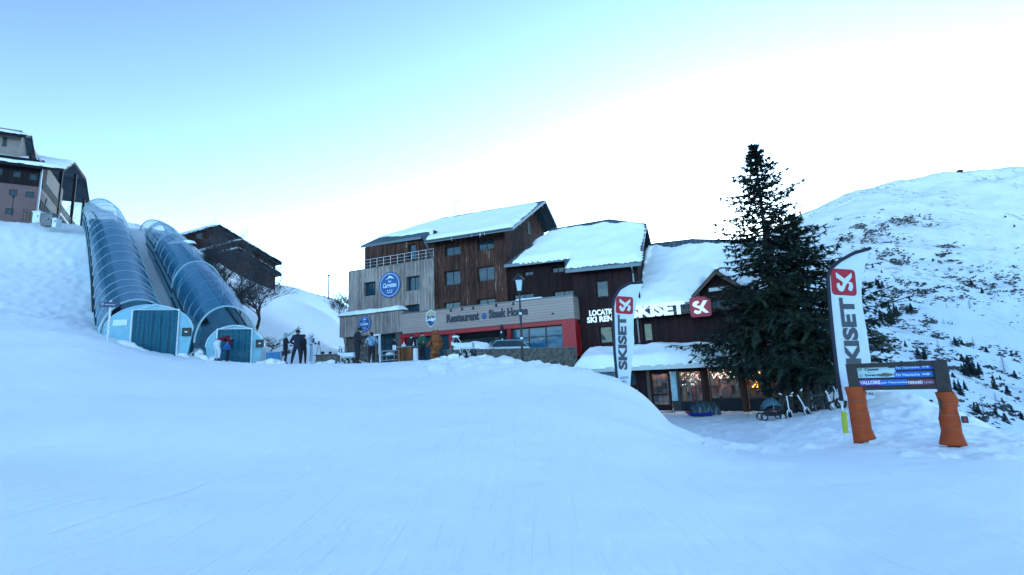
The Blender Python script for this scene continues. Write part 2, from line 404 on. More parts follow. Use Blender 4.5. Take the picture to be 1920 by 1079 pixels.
# far skirt out to the horizon
for rr, dz in ((160, -12), (400, -40), (1500, -120), (5000, -300)):
    X = np.vstack([X, rr * np.sin(AN)]); Y = np.vstack([Y, rr * np.cos(AN)])
    Z = np.vstack([Z, np.minimum(Z[len(RR) - 1], 6) * max(0, 1 - rr / 400) + dz])
nr, nA = X.shape
mb = MB(); mb.add(np.stack([X.ravel(), Y.ravel(), Z.ravel()], 1).tolist() + [(0, 0, G(0, 0))], [])
F = [(j * nA + i, (j + 1) * nA + i, (j + 1) * nA + (i + 1) % nA, j * nA + (i + 1) % nA) for j in range(nr - 1) for i in range(nA)]
F += [(nr * nA, i, (i + 1) % nA) for i in range(nA)]
mb.f = F; mb.m = [0] * len(F)
struct(build('snow_ground', mb, MATS['snow_ground'], smooth=True, recalc=False))

# ------------------------------------------------------------------ mountain on the right
CREST = [(500, 720), (900, 690), (1150, 590), (1300, 512), (1390, 470), (1450, 432), (1515, 396), (1560, 376), (1600, 358), (1650, 345), (1710, 334), (1765, 326), (1790, 322), (1830, 320), (1880, 314), (1920, 313), (2050, 306), (2300, 330), (2700, 420), (3400, 560)]
def crest_y(px): return float(np.interp(px, [c[0] for c in CREST], [c[1] for c in CREST]))
def foot_y(px): return float(np.interp(px, [500, 1500, 1650, 1800, 1920, 2300, 3400], [745, 760, 790, 850, 900, 950, 1000]))
def mtn_D(px, py):
    c, f = crest_y(px), foot_y(px); t = max(0, min(1, (f - py) / (f - c))); return 62 + 640 * t ** 1.7
def mtn(px, py):
    D = mtn_D(px, py); return P(px, py, D)
mb = MB(); cols = list(np.linspace(500, 2300, 330)) + list(np.linspace(2330, 3400, 30)); nt_ = 170; V = []
for px in cols:
    c, f = crest_y(px), foot_y(px)
    for j in range(nt_):
        t = j / (nt_ - 1); py = f - (f - c) * t; p = P(px, py, 62 + 640 * t ** 1.7)
        k = .3 + 3.2 * t if t < .999 else 2
        n = noise.fractal(p * .02, .9, 2, 5)
        V.append(p + Vector((0, 0, n * k * 1.6)))
    p = V[-1]; V.append(p + Vector((20, 150, -25))); V.append(p + Vector((60, 700, -260)))
nj = nt_ + 2
mb.add(V, [(i * nj + j, (i + 1) * nj + j, (i + 1) * nj + j + 1, i * nj + j + 1) for i in range(len(cols) - 1) for j in range(nj - 1)])
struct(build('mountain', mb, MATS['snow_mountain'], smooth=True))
# far sunlit hillside glimpsed between the tunnels and the flats
mb = MB(); V = []
prof = [(-300, 620), (60, 480), (120, 400), (150, 372), (180, 384), (215, 396), (262, 420), (300, 440), (345, 462), (420, 520), (520, 590)]
for px in np.linspace(-300, 520, 60):
    top = float(np.interp(px, [a for a, _ in prof], [b for _, b in prof]))
    for t in np.linspace(0, 1, 14):
        p = P(px, 640 + (top - 640) * t, 230 + 130 * t); V.append(p + Vector((0, 0, 2.5 * noise.fractal(p * .03, .9, 2, 4))))
    p = V[-1]; V.append(p + Vector((-20, 120, -60)))
mb.add(V, [(i * 15 + j, (i + 1) * 15 + j, (i + 1) * 15 + j + 1, i * 15 + j + 1) for i in range(59) for j in range(14)])
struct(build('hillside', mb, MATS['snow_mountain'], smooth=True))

# unseen snow ridge added behind and beside the viewpoint to block horizon glow
mb = MB(); V = []; an_ = np.linspace(R(62), R(312), 90)
for a in an_:
    hgt = 60 + 25 * noise.fractal(Vector((math.cos(a) * 2.2, math.sin(a) * 2.2, 4)), .9, 2, 5); f = min(1, (a - R(62)) / R(25), (R(312) - a) / R(25)); f = max(f, 0)
    for k, (r_, h_) in enumerate(((380, -.25), (520, .25), (660, .62), (820, .95), (950, 1.0), (1500, .2))):
        n = 25 * noise.fractal(Vector((math.cos(a) * r_ * .006, math.sin(a) * r_ * .006, 1)), .9, 2, 4) if 0 < k < 5 else 0
        V.append((r_ * math.sin(a), r_ * math.cos(a), h_ * hgt * (.25 + .75 * f) + n * f - 10))
mb.add(V, [(i * 6 + j, (i + 1) * 6 + j, (i + 1) * 6 + j + 1, i * 6 + j + 1) for i in range(89) for j in range(5)])
struct(build('glow_block_hills', mb, MATS['snow_mountain'], smooth=True))
# ------------------------------------------------------------------ building frame (restaurant front plane is n = 0)
_v = ray(-1176, 749)
H = Frame(P(1075, 652, 36), (-_v.x, -_v.y))
dU, dN = tuple(H.U), tuple(H.N); dd = tuple(H.U + H.N * .83)
Z = Vector((0, 0, 1))
board_mat('weathered_boards', (.19, .15, .135), (.43, .36, .33), dd, .16, .09, 1.0)
board_mat('brown_boards', (.028, .012, .010), (.115, .048, .034), dd, .17, .10, 1.1, wear=(.30, .27, .25))
board_mat('dark_red_boards', (.013, .006, .008), (.036, .015, .017), dd, .17, .09, .8)
board_mat('fascia_boards', (.33, .255, .23), (.40, .32, .29), (0, 0, 1), .20, .06, .25)
board_mat('roof_metal', (.05, .08, .10), (.10, .14, .17), dU, .33, .12, .3)
board_mat('counter_boards', (.10, .035, .015), (.30, .13, .05), (.9, .3, 0), .14, .08, 1)
mat('frame_dark', (.012, .016, .02), .5)
mat('wood_trim', (.09, .06, .05), .7, .3, 8)
mat('soffit', (.02, .022, .026), .8)
mat('gutter', (.10, .13, .15), .4, metal=.6)
mat('galvanised', (.30, .33, .36), .4, metal=.7)
mat('red_paint', (.34, .006, .012), .45, .1, 3)
mat('stone_wall', (.17, .15, .13), .9, 0, 5, .9, col2=(.055, .055, .055))
mat('concrete', (.16, .17, .18), .9, .25, 3, .3)
mat('white_paint', (.62, .66, .70), .5, .06, 4)
mat('interior_dark', (.01, .018, .024), .9)
mat('black_plastic', (.012, .013, .016), .45)
mat('letter_dark', (.022, .028, .05), .5)
mat('letter_white_lifted', (.85, .88, .92), .5, emit=((.9, .95, 1), .07))  # faint glow put into the material to brighten the shaded white letters
mat('badge_blue', (.012, .085, .26), .5, .1, 3)
mat('badge_white', (.6, .7, .8), .5)
mat('curtain', (.28, .33, .36), .9, .3, 9)
mat('logo_red', (.42, .01, .04), .45)
def glass_mat(name, base, alpha, rough=.06, spec=.35):
    m = bpy.data.materials.new(name); m.use_nodes = True; nt = m.node_tree; b = nt.nodes['Principled BSDF']
    N = nt.nodes.new; K = nt.links.new
    b.inputs['Base Color'].default_value = (*base, 1); b.inputs['Roughness'].default_value = rough; b.inputs['Specular IOR Level'].default_value = spec
    tr = N('ShaderNodeBsdfTransparent'); mx = N('ShaderNodeMixShader'); mx.inputs[0].default_value = alpha
    nz = N('ShaderNodeTexNoise'); nz.inputs['Scale'].default_value = .7; tc = N('ShaderNodeNewGeometry'); K(tc.outputs['Position'], nz.inputs['Vector'])
    bp = N('ShaderNodeBump'); bp.inputs['Strength'].default_value = .25; bp.inputs['Distance'].default_value = .15; K(nz.outputs[0], bp.inputs['Height']); K(bp.outputs[0], b.inputs['Normal'])
    K(tr.outputs[0], mx.inputs[1]); K(b.outputs[0], mx.inputs[2]); K(mx.outputs[0], nt.nodes['Material Output'].inputs[0])
    MATS[name] = m; return m
glass_mat('window_glass', (.012, .05, .075), .82)
glass_mat('shop_glass', (.02, .04, .05), .22)
glass_mat('blue_glass', (.02, .11, .20), .85, .12)

nM, nW, nP, n2, n3 = -2.5, -4.0, -2.35, -2.9, -1.35
GZ0 = 0.0
def rect(x0, y0, x1, y1, n):
    xm, ym = (x0 + x1) / 2, (y0 + y1) / 2
    return (H.uz(x0, ym, n)[0], H.uz(xm, y1, n)[1], H.uz(x1, ym, n)[0], H.uz(xm, y0, n)[1])   # u0,z0,u1,z1
def wall(mb, n, u0, z0, u1, z1, holes, depth=.28, thick=.3, mi=0):
    """wall front with real openings and reveals, plus a back sheet"""
    us = sorted({u0, u1} | {min(max(h[i], u0), u1) for h in holes for i in (0, 2)}); zs = sorted({z0, z1} | {min(max(h[i], z0), z1) for h in holes for i in (1, 3)})
    for a, b in zip(us, us[1:]):
        for c, d in zip(zs, zs[1:]):
            cu, cz = (a + b) / 2, (c + d) / 2
            if any(h[0] < cu < h[2] and h[1] < cz < h[3] for h in holes): continue
            mb.add([H.L(a, n, c), H.L(b, n, c), H.L(b, n, d), H.L(a, n, d)], [(0, 1, 2, 3)], mi)
    for h in holes:
        a, c, b, d = h; q = [(a, c), (b, c), (b, d), (a, d)]
        for i in range(4):
            (p, r), (s_, t) = q[i], q[(i + 1) % 4]
            mb.add([H.L(p, n, r), H.L(s_, n, t), H.L(s_, n - depth, t), H.L(p, n - depth, r)], [(0, 1, 2, 3)], mi)
    return mb
def window(parent, h, n, cols=2, rows=1, inset=.2, fm='frame_dark', gm='window_glass', name='window', fw=.07, curtain=None, back=True, uneven=False):
    u0, z0, u1, z1 = h; b = MB(); a = n - inset
    b.box(H, u0, u0 + fw, a - .06, a, z0, z1); b.box(H, u1 - fw, u1, a - .06, a, z0, z1)
    b.box(H, u0 + fw, u1 - fw, a - .06, a, z1 - fw, z1); b.box(H, u0 + fw, u1 - fw, a - .06, a, z0, z0 + fw)
    for k in range(1, cols):
        u = u0 + (u1 - u0) * k / cols; b.box(H, u - fw * .5, u + fw * .5, a - .055, a - .004, z0 + fw, z1 - fw)
    for k in range(1, rows):
        t = k / rows if not uneven else .68
        z = z0 + (z1 - z0) * t
        for c in range(cols):
            ua = u0 + (u1 - u0) * c / cols + fw * .5 + (fw * .5 if c == 0 else 0); ub = u0 + (u1 - u0) * (c + 1) / cols - fw * .5 - (fw * .5 if c == cols - 1 else 0)
            b.box(H, ua, ub, a - .05, a - .008, z - fw * .4, z + fw * .4)
    f = build(name, b, MATS[fm], parent)
    g = MB().box(H, u0 + fw * .6, u1 - fw * .6, a - .04, a - .03, z0 + fw * .6, z1 - fw * .6)
    build('pane', g, MATS[gm], f)
    if back:
        c = MB().box(H, u0 - .05, u1 + .05, a - .5, a - .45, z0 - .05, z1 + .05); build('interior', c, MATS['interior_dark'], f)
    if curtain:
        for (p, q) in curtain:
            c = MB(); n_ = 14; ua, ub = u0 + (u1 - u0) * p, u0 + (u1 - u0) * q
            vs = [H.L(ua + (ub - ua) * i / n_, a - .16 - .03 * (i % 2), z) for z in (z0 + fw, z1 - fw) for i in range(n_ + 1)]
            c.add(vs, [(i, i + 1, n_ + 2 + i, n_ + 1 + i) for i in range(n_)]); build('curtain', c, MATS['curtain'], f)
    return f
def win_px(parent, r, n, **k): return window(parent, rect(*r, n), n, **k)

# roof planes -------------------------------------------------
class Roof:
    def __init__(s, p, slope):      # p on the eave, falls towards the camera side
        s.p = p; a = R(slope); s.n = (H.N * math.sin(a) + Z * math.cos(a)).normalized()
    def at(s, px, py): return onplane(px, py, s.p, s.n)
    def un(s, u, n):                # point on the plane from u,n
        e = H.loc(s.p); t = s.n.dot(H.N) / s.n.z; return H.L(u, n, e[2] - (n - e[1]) * t)
hotel = thing('hotel', 'large timber hotel with snowy roof, pale plank wing and restaurant front', 'hotel', H.L(-8, 0, 2.6))

# -- main roof
ue, ze = H.uz(797, 452, nM + .95)
RM = Roof(H.L(ue, nM + .95, ze), 30)
fp = [RM.at(*q) for q in ((677, 461), (790, 443.5), (797, 452), (960, 427), (1022, 376), (827, 409), (714, 444))]
b = MB().slab(fp, -RM.n * .22)
E_, F_ = fp[4], fp[5]
def back(p, d, s): return p - H.N * d - Z * (d * math.tan(R(s)))
Eb, Fb = back(E_, 3.0, 30), back(F_, 6.5, 30)
b.slab([E_ - Z * .02, F_ - Z * .02, Fb, Eb], -Z * .22)
hip = [fp[0] - Z * .03, fp[6] - Z * .03, F_ - Z * .03, Fb - Z * .03, back(fp[0], 12, 0)]
build('roof', b, MATS['roof_metal'], hotel)
b = MB(); b.add(hip, [(0, 1, 4), (1, 2, 4), (2, 3, 4)]); build('roof_hip', b, MATS['roof_metal'], hotel)
b = MB()      # eave boards and verge boards
def edge_board(b, p, q, h=.24, w=.05, out=None):
    out = out if out is not None else H.N
    b.prism([p + out * .003, q + out * .003, q + out * (w + .003), p + out * (w + .003)], [x - Z * h for x in (p + out * .003, q + out * .003, q + out * (w + .003), p + out * (w + .003))])
edge_board(b, fp[2], fp[3]); edge_board(b, fp[0], fp[1]); edge_board(b, fp[3], fp[4], out=H.U); edge_board(b, fp[4], Eb, out=H.U)
build('eave_board', b, MATS['gutter'], hotel)
b = MB(); b.tube([fp[2] + H.N * .12 - Z * .06, fp[3] + H.N * .12 - Z * .06], .07); build('gutter', b, MATS['gutter'], hotel)
snow_sheet([RM.at(*q) for q in ((800, 450.5), (958, 427), (1013, 380), (940, 394), (880, 404), (850, 409), (800, 422), (762, 432), (730, 443), (752, 443), (792, 436), (812, 434))], RM.n, .20, 'roof_snow', hotel, .16, .3, .3, 1, .25)
snow_sheet([RM.at(*q) for q in ((706, 446), (752, 440.5), (788, 427), (840, 409), (812, 415), (760, 431))], RM.n, .12, 'roof_snow', hotel, .16, .3, .3, 2, .2)
# -- walls
uA, uB = H.uz(814, 500, nM)[0], H.uz(948, 480, nM)[0]
zE = RM.un(0, nM).z - .2
W1 = [(834, 461, 863, 479), (895, 451, 926, 468)]; W2 = [(833, 508, 863, 534.5), (895, 500, 927, 526.5)]; W3 = [(832, 566.5, 863, 596), (896, 560, 929, 590)]
hs = [rect(*w, nM) for w in W1 + W2 + W3]
b = wall(MB(), nM, uA, 2.6, uB, zE, hs)
build('wall', b, MATS['brown_boards'], hotel)
for i, w in enumerate(W1 + W2 + W3): win_px(hotel, w, nM, cols=2, curtain=[(.03, .35)] if i in (0, 3, 4) else ([(.6, .95)] if i in (1, 2) else None))
# gable side and rear of the main block
nB = nM - 12
nR = H.loc(E_)[1]; zR = E_.z
b = MB()
g = [H.L(uB, nM, 2.6), H.L(uB, nM, zE), H.L(uB, nR, zR - .25), H.L(uB, nB, RM.un(0, nM).z - .3), H.L(uB, nB, 2.6)]
b.add(g, [(0, 1, 2, 3, 4)]); build('gable_wall', b, MATS['brown_boards'], hotel)
b = MB(); a0 = H.uz(684, 480, nW)[0]
b.add([H.L(uB, nB, 2.6), H.L(uB, nB, 12), H.L(a0, nB, 12), H.L(a0, nB, 2.6), H.L(a0, nW, 2.6), H.L(a0, nW, RM.un(0, nW).z - .25)], [(0, 1, 2, 3), (3, 2, 5, 4)]); build('rear_wall', b, MATS['brown_boards'], hotel)
# little gable window on the side
gu = H.L(uB + .012, nM - 4.4, 0)
_p = onplane(991, 428, H.L(uB, 0, 0), H.U)
b = MB(); q = H.loc(_p); b.box(H, uB - .05, uB + .04, q[1] - .3, q[1] + .3, q[2] - .6, q[2] + .6); build('window', b, MATS['frame_dark'], hotel)
# brackets under the verge
for t in (.25, .6, .93):
    b = MB(); p = fp[3].lerp(fp[4], t) - Z * .42; b.box(H, uB, H.loc(fp[3])[0] - .1, H.loc(p)[1] - .09, H.loc(p)[1] + .09, p.z - .1, p.z + .1)
    build('verge_beam', b, MATS['wood_trim'], hotel)
# wing behind the roof terrace
zW = RM.un(0, nW).z - .22
hw = [rect(766, 458, 780, 486, nW)]
b = wall(MB(), nW, a0, 9, uA, zW, hw); build('wing_wall', b, MATS['brown_boards'], hotel)
win_px(hotel, (766, 458, 780, 486), nW, cols=1, rows=2)
b = MB(); b.box(H, uA - .02, uA + .0, nW, nM, 9, zW); build('wing_corner', b, MATS['brown_boards'], hotel)
# pale plank block
p0, pz = H.uz(653.5, 508, nP); p1 = uA + .02; pz = H.uz(735, 497.5, nP)[1]
PW = [(681.5, 529, 704, 555), (761.5, 518, 787, 545), (760, 571.5, 786.5, 596)]
hs = [rect(*w, nP) for w in PW]
b = wall(MB(), nP, p0, 4.5, p1, pz, hs, .4); b.add([H.L(p0, nP, 2.6), H.L(p0, nP, pz), H.L(p0, nB, pz), H.L(p0, nB, 2.6)], [(0, 1, 2, 3)])
b.add([H.L(p1, nP, 4.5), H.L(p1, nP, pz), H.L(p1, nM, pz), H.L(p1, nM, 4.5)], [(0, 1, 2, 3)])
build('plank_wall', b, MATS['weathered_boards'], hotel)
for w in PW: win_px(hotel, w, nP, cols=2, inset=.36, curtain=[(.05, .4)])
b = MB().box(H, p0, p1, nB, nP - .3, pz - .35, pz - .2); build('terrace_floor', b, MATS['concrete'], hotel)
b = MB().box(H, p0 - .04, p1, nP - .3, nP + .04, pz, pz + .05); build('coping', b, MATS['gutter'], hotel)
b = MB(); k = 12; rz = .95     # railing of the roof terrace
for i in range(k + 1):
    u = p0 + .1 + (p1 - p0 - .2) * i / k; b.tube([H.L(u, nP - .2, pz + .05), H.L(u, nP - .2, pz + rz)], .025, 4)
for zz in (.35, .65, rz): b.tube([H.L(p0 + .1, nP - .2, pz + zz), H.L(p1 - .1, nP - .2, pz + zz)], .018 if zz < .9 else .03, 4)
for i in range(1, 4): b.tube([H.L(p0 + .1, nP - .2 - i * 2, pz), H.L(p0 + .1, nP - .2 - i * 2, pz + rz)], .025, 4)
for zz in (.5, rz): b.tube([H.L(p0 + .1, nP - .2, pz + zz), H.L(p0 + .1, nP - 7, pz + zz)], .02, 4)
build('railing', b, MATS['galvanised'], hotel)
# vertical trim pole and downpipe at the corner
b = MB(); b.tube([H.L(p1 + .02, nP + .1, 5), H.L(p1 + .02, nP + .1, pz - .05)], .09, 8); build('corner_post', b, MATS['weathered_boards'], hotel)
b = MB(); d0 = fp[2] + H.N * .12 - Z * .1
b.tube([d0, d0 - Z * .35 - H.N * .2 + H.U * .15, H.L(uA - .12, nM + .08, d0.z - 1.3), H.L(uA - .12, nM + .08, pz + .2)], .055, 6); build('downpipe', b, MATS['galvanised'], hotel)
# lower pale box left of the restaurant with snow cap
l0, lz1 = H.uz(637, 593, -.05); l1 = H.uz(755, 600, -.05)[0]; lzt = H.uz(696, 589, -.05)[1]; lzb = H.uz(696, 628, -.05)[1]
b = MB().box(H, l0, l1, -2.4, -.05, lzb, lzt); build('plank_canopy', b, MATS['weathered_boards'], hotel)
b = MB().box(H, l0 - .08, l1 + .05, -2.4, .03, lzt + .002, lzt + .09); build('coping', b, MATS['gutter'], hotel)
snow_sheet([H.L(l0 - .1, .08, lzt + .09), H.L(l0 + (l1 - l0) * .93, .02, lzt + .09), H.L(l0 + (l1 - l0) * .97, -1.2, lzt + .09), H.L(l0 - .1, -2.3, lzt + .09)], Z, .42, 'snow_cap', hotel, .12, .4, .3, 5, .1)
b = MB().box(H, l0 + .05, H.uz(706, 650, -.7)[0], -2.4, -.7, 2.3, lzb); build('stone_base', b, MATS['stone_wall'], hotel)
for x in (645, 655):      # slanting timber braces
    b = MB(); u = H.uz(x, 650, -.5)[0]; b.tube([H.L(u, -.6, 2.8), H.L(u + .4 * (1 if x < 650 else -1), -.25, lzb)], .07, 4)
    build('brace', b, MATS['weathered_boards'], hotel)
hg = rect(706, 628, 748, 684, -.9)
hg = (hg[0], 2.7, hg[2], lzb)
window(hotel, hg, -.9, cols=3, rows=2, inset=.05, uneven=True, fm='frame_dark', name='glazed_front')
b = MB().box(H, hg[2], l1 + .35, -1.4, -.45, 2.6, lzb + .02); build('stone_pier', b, MATS['stone_wall'], hotel)
# restaurant
f0, f1 = l1 + .002, H.uz(1076, 580, 0)[0]
fz0 = H.uz(915, 612.2, 0)[1]; fz1 = H.uz(915, 571.7, 0)[1]
b = MB().box(H, f0, f1, -1.5, 0, fz0, fz1); build('fascia', b, MATS['fascia_boards'], hotel)
b = MB().box(H, f0, f1 + .05, -2.4, .05, fz1 + .002, fz1 + .07); build('coping', b, MATS['gutter'], hotel)
snow_sheet([H.L(f1 - 4.6, -.0, fz1 + .07), H.L(f1 - 2.4, .02, fz1 + .07), H.L(f1 - 2.4, -.6, fz1 + .07), H.L(f1 - 4.6, -.6, fz1 + .07)], Z, .14, 'snow_cap', hotel, .1, .2, .3, 6, .08)
for x in (846, 867, 888, 931, 963): b = MB(); u = H.uz(x, 575, 0)[0]; b.box(H, u - .03, u + .03, .003, .12, fz1 - .161, fz1 - .02); b.box(H, u - .06, u + .06, .06, .2, fz1 - .24, fz1 - .16); build('spotlight', b, MATS['black_plastic'], hotel)
b = MB().tube([H.L(H.uz(1037, 590, 0)[0], .0, fz0 + .5), H.L(H.uz(1037, 590, 0)[0], .1, fz0 + .48)], .07, 8); build('camera_dome', b, MATS['black_plastic'], hotel)
nG = -.45; gz0, gz1 = 2.7, fz0
U_ = lambda x, n=nG: H.uz(x, 640, n)[0]
red = MB()
uu = [U_(755), U_(762), U_(845), U_(851), U_(954), U_(961), U_(1058), f1]
red.box(H, uu[0], uu[1], -.75, -.2, gz0, gz1 - .32); red.box(H, uu[2], uu[3], -.75, -.2, gz0, gz1 - .32); red.box(H, uu[4], uu[5], -.75, -.2, gz0, gz1 - .32)
red.box(H, uu[6], uu[7] - .01, -.75, -.12, gz0, gz1 - .32); red.box(H, uu[0], uu[7] - .01, -.75, -.1, gz1 - .32, gz1 - .003)
red.box(H, uu[7] - .35, uu[7] - .01, -1.5, -.752, gz0 + 1.5, gz1 - .32); red.box(H, uu[7] - .3, uu[7] - .01, -1.5, -1.3, gz0, gz0 + 1.5); red.box(H, uu[7] - .3, uu[7] - .01, -.9, -.752, gz0, gz0 + 1.5)
build('red_frame', red, MATS['red_paint'], hotel)
b = MB().box(H, uu[7] - .2, uu[7] - .18, -1.3, -.9, gz0, gz0 + 1.5); build('side_window', b, MATS['window_glass'], hotel)
window(hotel, (uu[1], gz0, uu[2], gz1 - .32), -.25, cols=3, rows=2, inset=.2, uneven=True, name='glazed_front', gm='window_glass', curtain=[(.36, .48), (.72, .98)])
window(hotel, (uu[3], gz0, uu[4], gz1 - .75), -1.4, cols=5, rows=1, inset=.2, name='glazed_front', gm='window_glass', curtain=[(.04, .16), (.27, .40)])
b = MB().prism([H.L(uu[3], -1.6, gz1 - .75), H.L(uu[4], -1.6, gz1 - .75), H.L(uu[4], -.8, gz1 - .34), H.L(uu[3], -.8, gz1 - .34)], [H.L(uu[3], -1.6, gz1 - .01), H.L(uu[4], -1.6, gz1 - .01), H.L(uu[4], -.8, gz1 - .01), H.L(uu[3], -.8, gz1 - .01)])
build('soffit', b, MATS['soffit'], hotel)
# parasol folded, black with snow, in the middle bay
window(hotel, (uu[5], gz0, uu[6], gz1 - .32), -.25, cols=3, rows=2, inset=.2, uneven=True, name='glazed_front', gm='blue_glass', fw=.09)
b = MB().box(H, f0, f1 - .02, -2.4, -1.9, 2.0, gz1); build('inner_wall', b, MATS['interior_dark'], hotel)
# lettering on the fascia
def fascia_pt(x, y): u, z = H.uz(x, y, 0); return H.L(u, .012, z)
b = MB(); o = fascia_pt(838, 603); w = H.uz(899, 600, 0)[0] - H.uz(838, 600, 0)[0]
put_text(b, 'Restaurant', H.L(H.loc(o)[0], .0, fz0 + .55), H.U, Z, H.N, w=w, h=.68, depth=.06, bold=.035)
build('lettering', b, MATS['letter_dark'], hotel); b = MB()
u2 = H.uz(917, 595, 0)[0]; w2 = H.uz(990, 590, 0)[0] - u2
put_text(b, 'Steak House', H.L(u2, .0, fz0 + .57), H.U, Z, H.N, w=w2, h=.70, depth=.06, bold=.04)
build('lettering', b, MATS['letter_dark'], hotel)
b = MB(); c = H.L(H.uz(908, 592, 0)[0], .03, fz0 + .8)
for k in range(6):
    a = k * math.pi / 6; v = H.U * math.cos(a) + Z * math.sin(a); s_ = H.U * -math.sin(a) + Z * math.cos(a)
    b.slab([c - v * .22 - s_ * .03, c + v * .22 - s_ * .03, c + v * .22 + s_ * .03, c - v * .22 + s_ * .03], H.N * (.02 + k * .003))
build('snowflake', b, MATS['badge_blue'], hotel)

# round badges and the shield: signs fixed on the hotel
def badge(cx, cy, ry, n, label):
    u, z = H.uz(cx, cy, n); r = (H.uz(cx, cy - ry, n)[1] - H.uz(cx, cy + ry, n)[1]) / 2; c = H.L(u, n + .02, z)
    t = thing('round_sign', label, 'sign', c - Z * r, 'blue scalloped round hotel signs')
    def ring(rr, d, lob=0, k=96):
        return [c + (H.U * math.cos(2 * math.pi * i / k) + Z * math.sin(2 * math.pi * i / k)) * (rr * (1 + lob * math.cos(24 * 2 * math.pi * i / k))) + H.N * d for i in range(k)]
    b = MB(); b.prism(ring(r * .97, 0, .03), ring(r * .97, .05, .03)); build('plate', b, MATS['badge_blue'], t)
    b = MB(); A, B = ring(r * .86, .055), ring(r * .825, .055); k = len(A)
    b.add(A + B, [(i, (i + 1) % k, k + (i + 1) % k, k + i) for i in range(k)])
    mt = [(-.36, .42), (-.2, .5), (-.1, .6), (0, .72), (.1, .6), (.16, .64), (.3, .5), (.4, .42), (.2, .45), (.05, .52), (-.1, .47), (-.22, .44)]
    b.add([c + H.U * x * r + Z * y * r + H.N * .055 for x, y in mt], [tuple(range(len(mt)))])
    for x in (-.2, 0, .2):
        q = [c + H.U * (x + .07 * math.sin(i * math.pi / 5) * (1 if i % 2 == 0 else .45)) * r + Z * (-.42 + .07 * math.cos(i * math.pi / 5) * (1 if i % 2 == 0 else .45)) * r + H.N * .055 for i in range(10)]
        b.add(q, [tuple(range(10))])
    put_text(b, 'Les', c - H.U * .14 * r + Z * .18 * r, H.U, Z, H.N, w=.28 * r, h=.16 * r, depth=.056, shear=.2, bold=.02)
    put_text(b, 'Carrettes', c - H.U * .62 * r - Z * .2 * r, H.U, Z, H.N, w=1.24 * r, h=.36 * r, depth=.056, shear=.3, bold=.025)
    put_text(b, 'HOTEL', c - H.U * .25 * r - Z * .62 * r, H.U, Z, H.N, w=.5 * r, h=.1 * r, depth=.056)
    build('lettering', b, MATS['badge_white'], t, recalc=False)
badge(731.5, 534.5, 25, nP, 'large blue scalloped round sign with white lettering between two windows on pale planks')
badge(684, 607.5, 15, -.05, 'small blue round sign low on the pale planks above the man in black')
u, z = H.uz(808.5, 597.5, 0); c = H.L(u, .02, z)
t = thing('shield_sign', 'shield shaped sign with white lettering and mountain picture beside the restaurant name', 'sign', c - Z * .7)
r = .74; out = [(-.6, .62), (-.45, .74), (0, .95), (.45, .74), (.6, .62), (.64, 0), (.5, -.55), (.25, -.8), (0, -.98), (-.25, -.8), (-.5, -.55), (-.64, 0)]
mat('shield_navy', (.03, .06, .14), .5); mat('shield_tan', (.40, .33, .22), .6); mat('shield_gold', (.55, .45, .2), .6)
b = MB().prism([c + H.U * x * r + Z * y * r for x, y in out], [c + H.U * x * r + Z * y * r + H.N * .04 for x, y in out]); build('plate', b, MATS['badge_white'], t)
b = MB(); q = [(x * .9, y * .9) for x, y in out]; b.add([c + H.U * x * r + Z * y * r + H.N * .044 for x, y in q], [tuple(range(12))]); build('field', b, MATS['shield_navy'], t)
b = MB(); q = [(-.52, .1), (-.3, .35), (-.1, .2), (.1, .45), (.3, .25), (.52, .1), (.53, .5), (.4, .65), (0, .84), (-.4, .65), (-.53, .5)]
b.add([c + H.U * x * r + Z * y * r + H.N * .048 for x, y in q], [tuple(range(11))]); build('sky_panel', b, MATS['shield_tan'], t)
b = MB(); q = [(-.3, .35), (-.1, .2), (.1, .45), (.3, .25), (.1, .32), (-.1, .08)]; b.add([c + H.U * x * r + Z * y * r + H.N * .052 for x, y in q], [tuple(range(6))]); build('mountain_emblem', b, MATS['shield_gold'], t)
b = MB(); put_text(b, 'Lodge', c - H.U * .62 * r - Z * .38 * r, H.U, Z, H.N, w=1.24 * r, h=.5 * r, depth=.056, shear=.15, bold=.05)
build('lettering', b, MATS['badge_white'], t, recalc=False)

# antenna
ap = RM.at(852, 404)
t = thing('antenna', 'thin television antenna on the ridge of the hotel roof', 'antenna', ap)
b = MB(); b.tube([ap, ap + Z * 1.7], .04, 5); build('mast', b, MATS['galvanised'], t)
b = MB(); tp = ap + Z * 1.45; b.tube([tp, tp + H.U * .75 + Z * .02], .025, 4)
for k in range(5): q = tp + H.U * (.15 + .14 * k); l = .22 - .03 * k; b.tube([q - H.N * l, q + H.N * l], .009, 4)
build('aerial', b, MATS['galvanised'], t); b = MB(); b.tube([tp + H.U * .72 - Z * .14, tp + H.U * .72 + Z * .16], .012, 4)
build('reflector', b, MATS['galvanised'], t); b = MB(); b.tube([ap + Z * .3, ap + Z * .45 + H.U * .2, ap + Z * .25 + H.U * .25], .012, 4)
build('bracket', b, MATS['galvanised'], t)

ri = random.Random(14)
for k in range(5):      # icicles along the main eave
    f = ri.choice((ri.uniform(.55, .72), ri.uniform(.05, .95))); p = fp[2].lerp(fp[3], f) + H.N * .1 - Z * .12; l = ri.uniform(.15, .5)
    build('icicle', MB().tube([p, p - Z * l * .5, p - Z * l], [.03, .018, .004], 5), MATS['badge_white'], hotel)
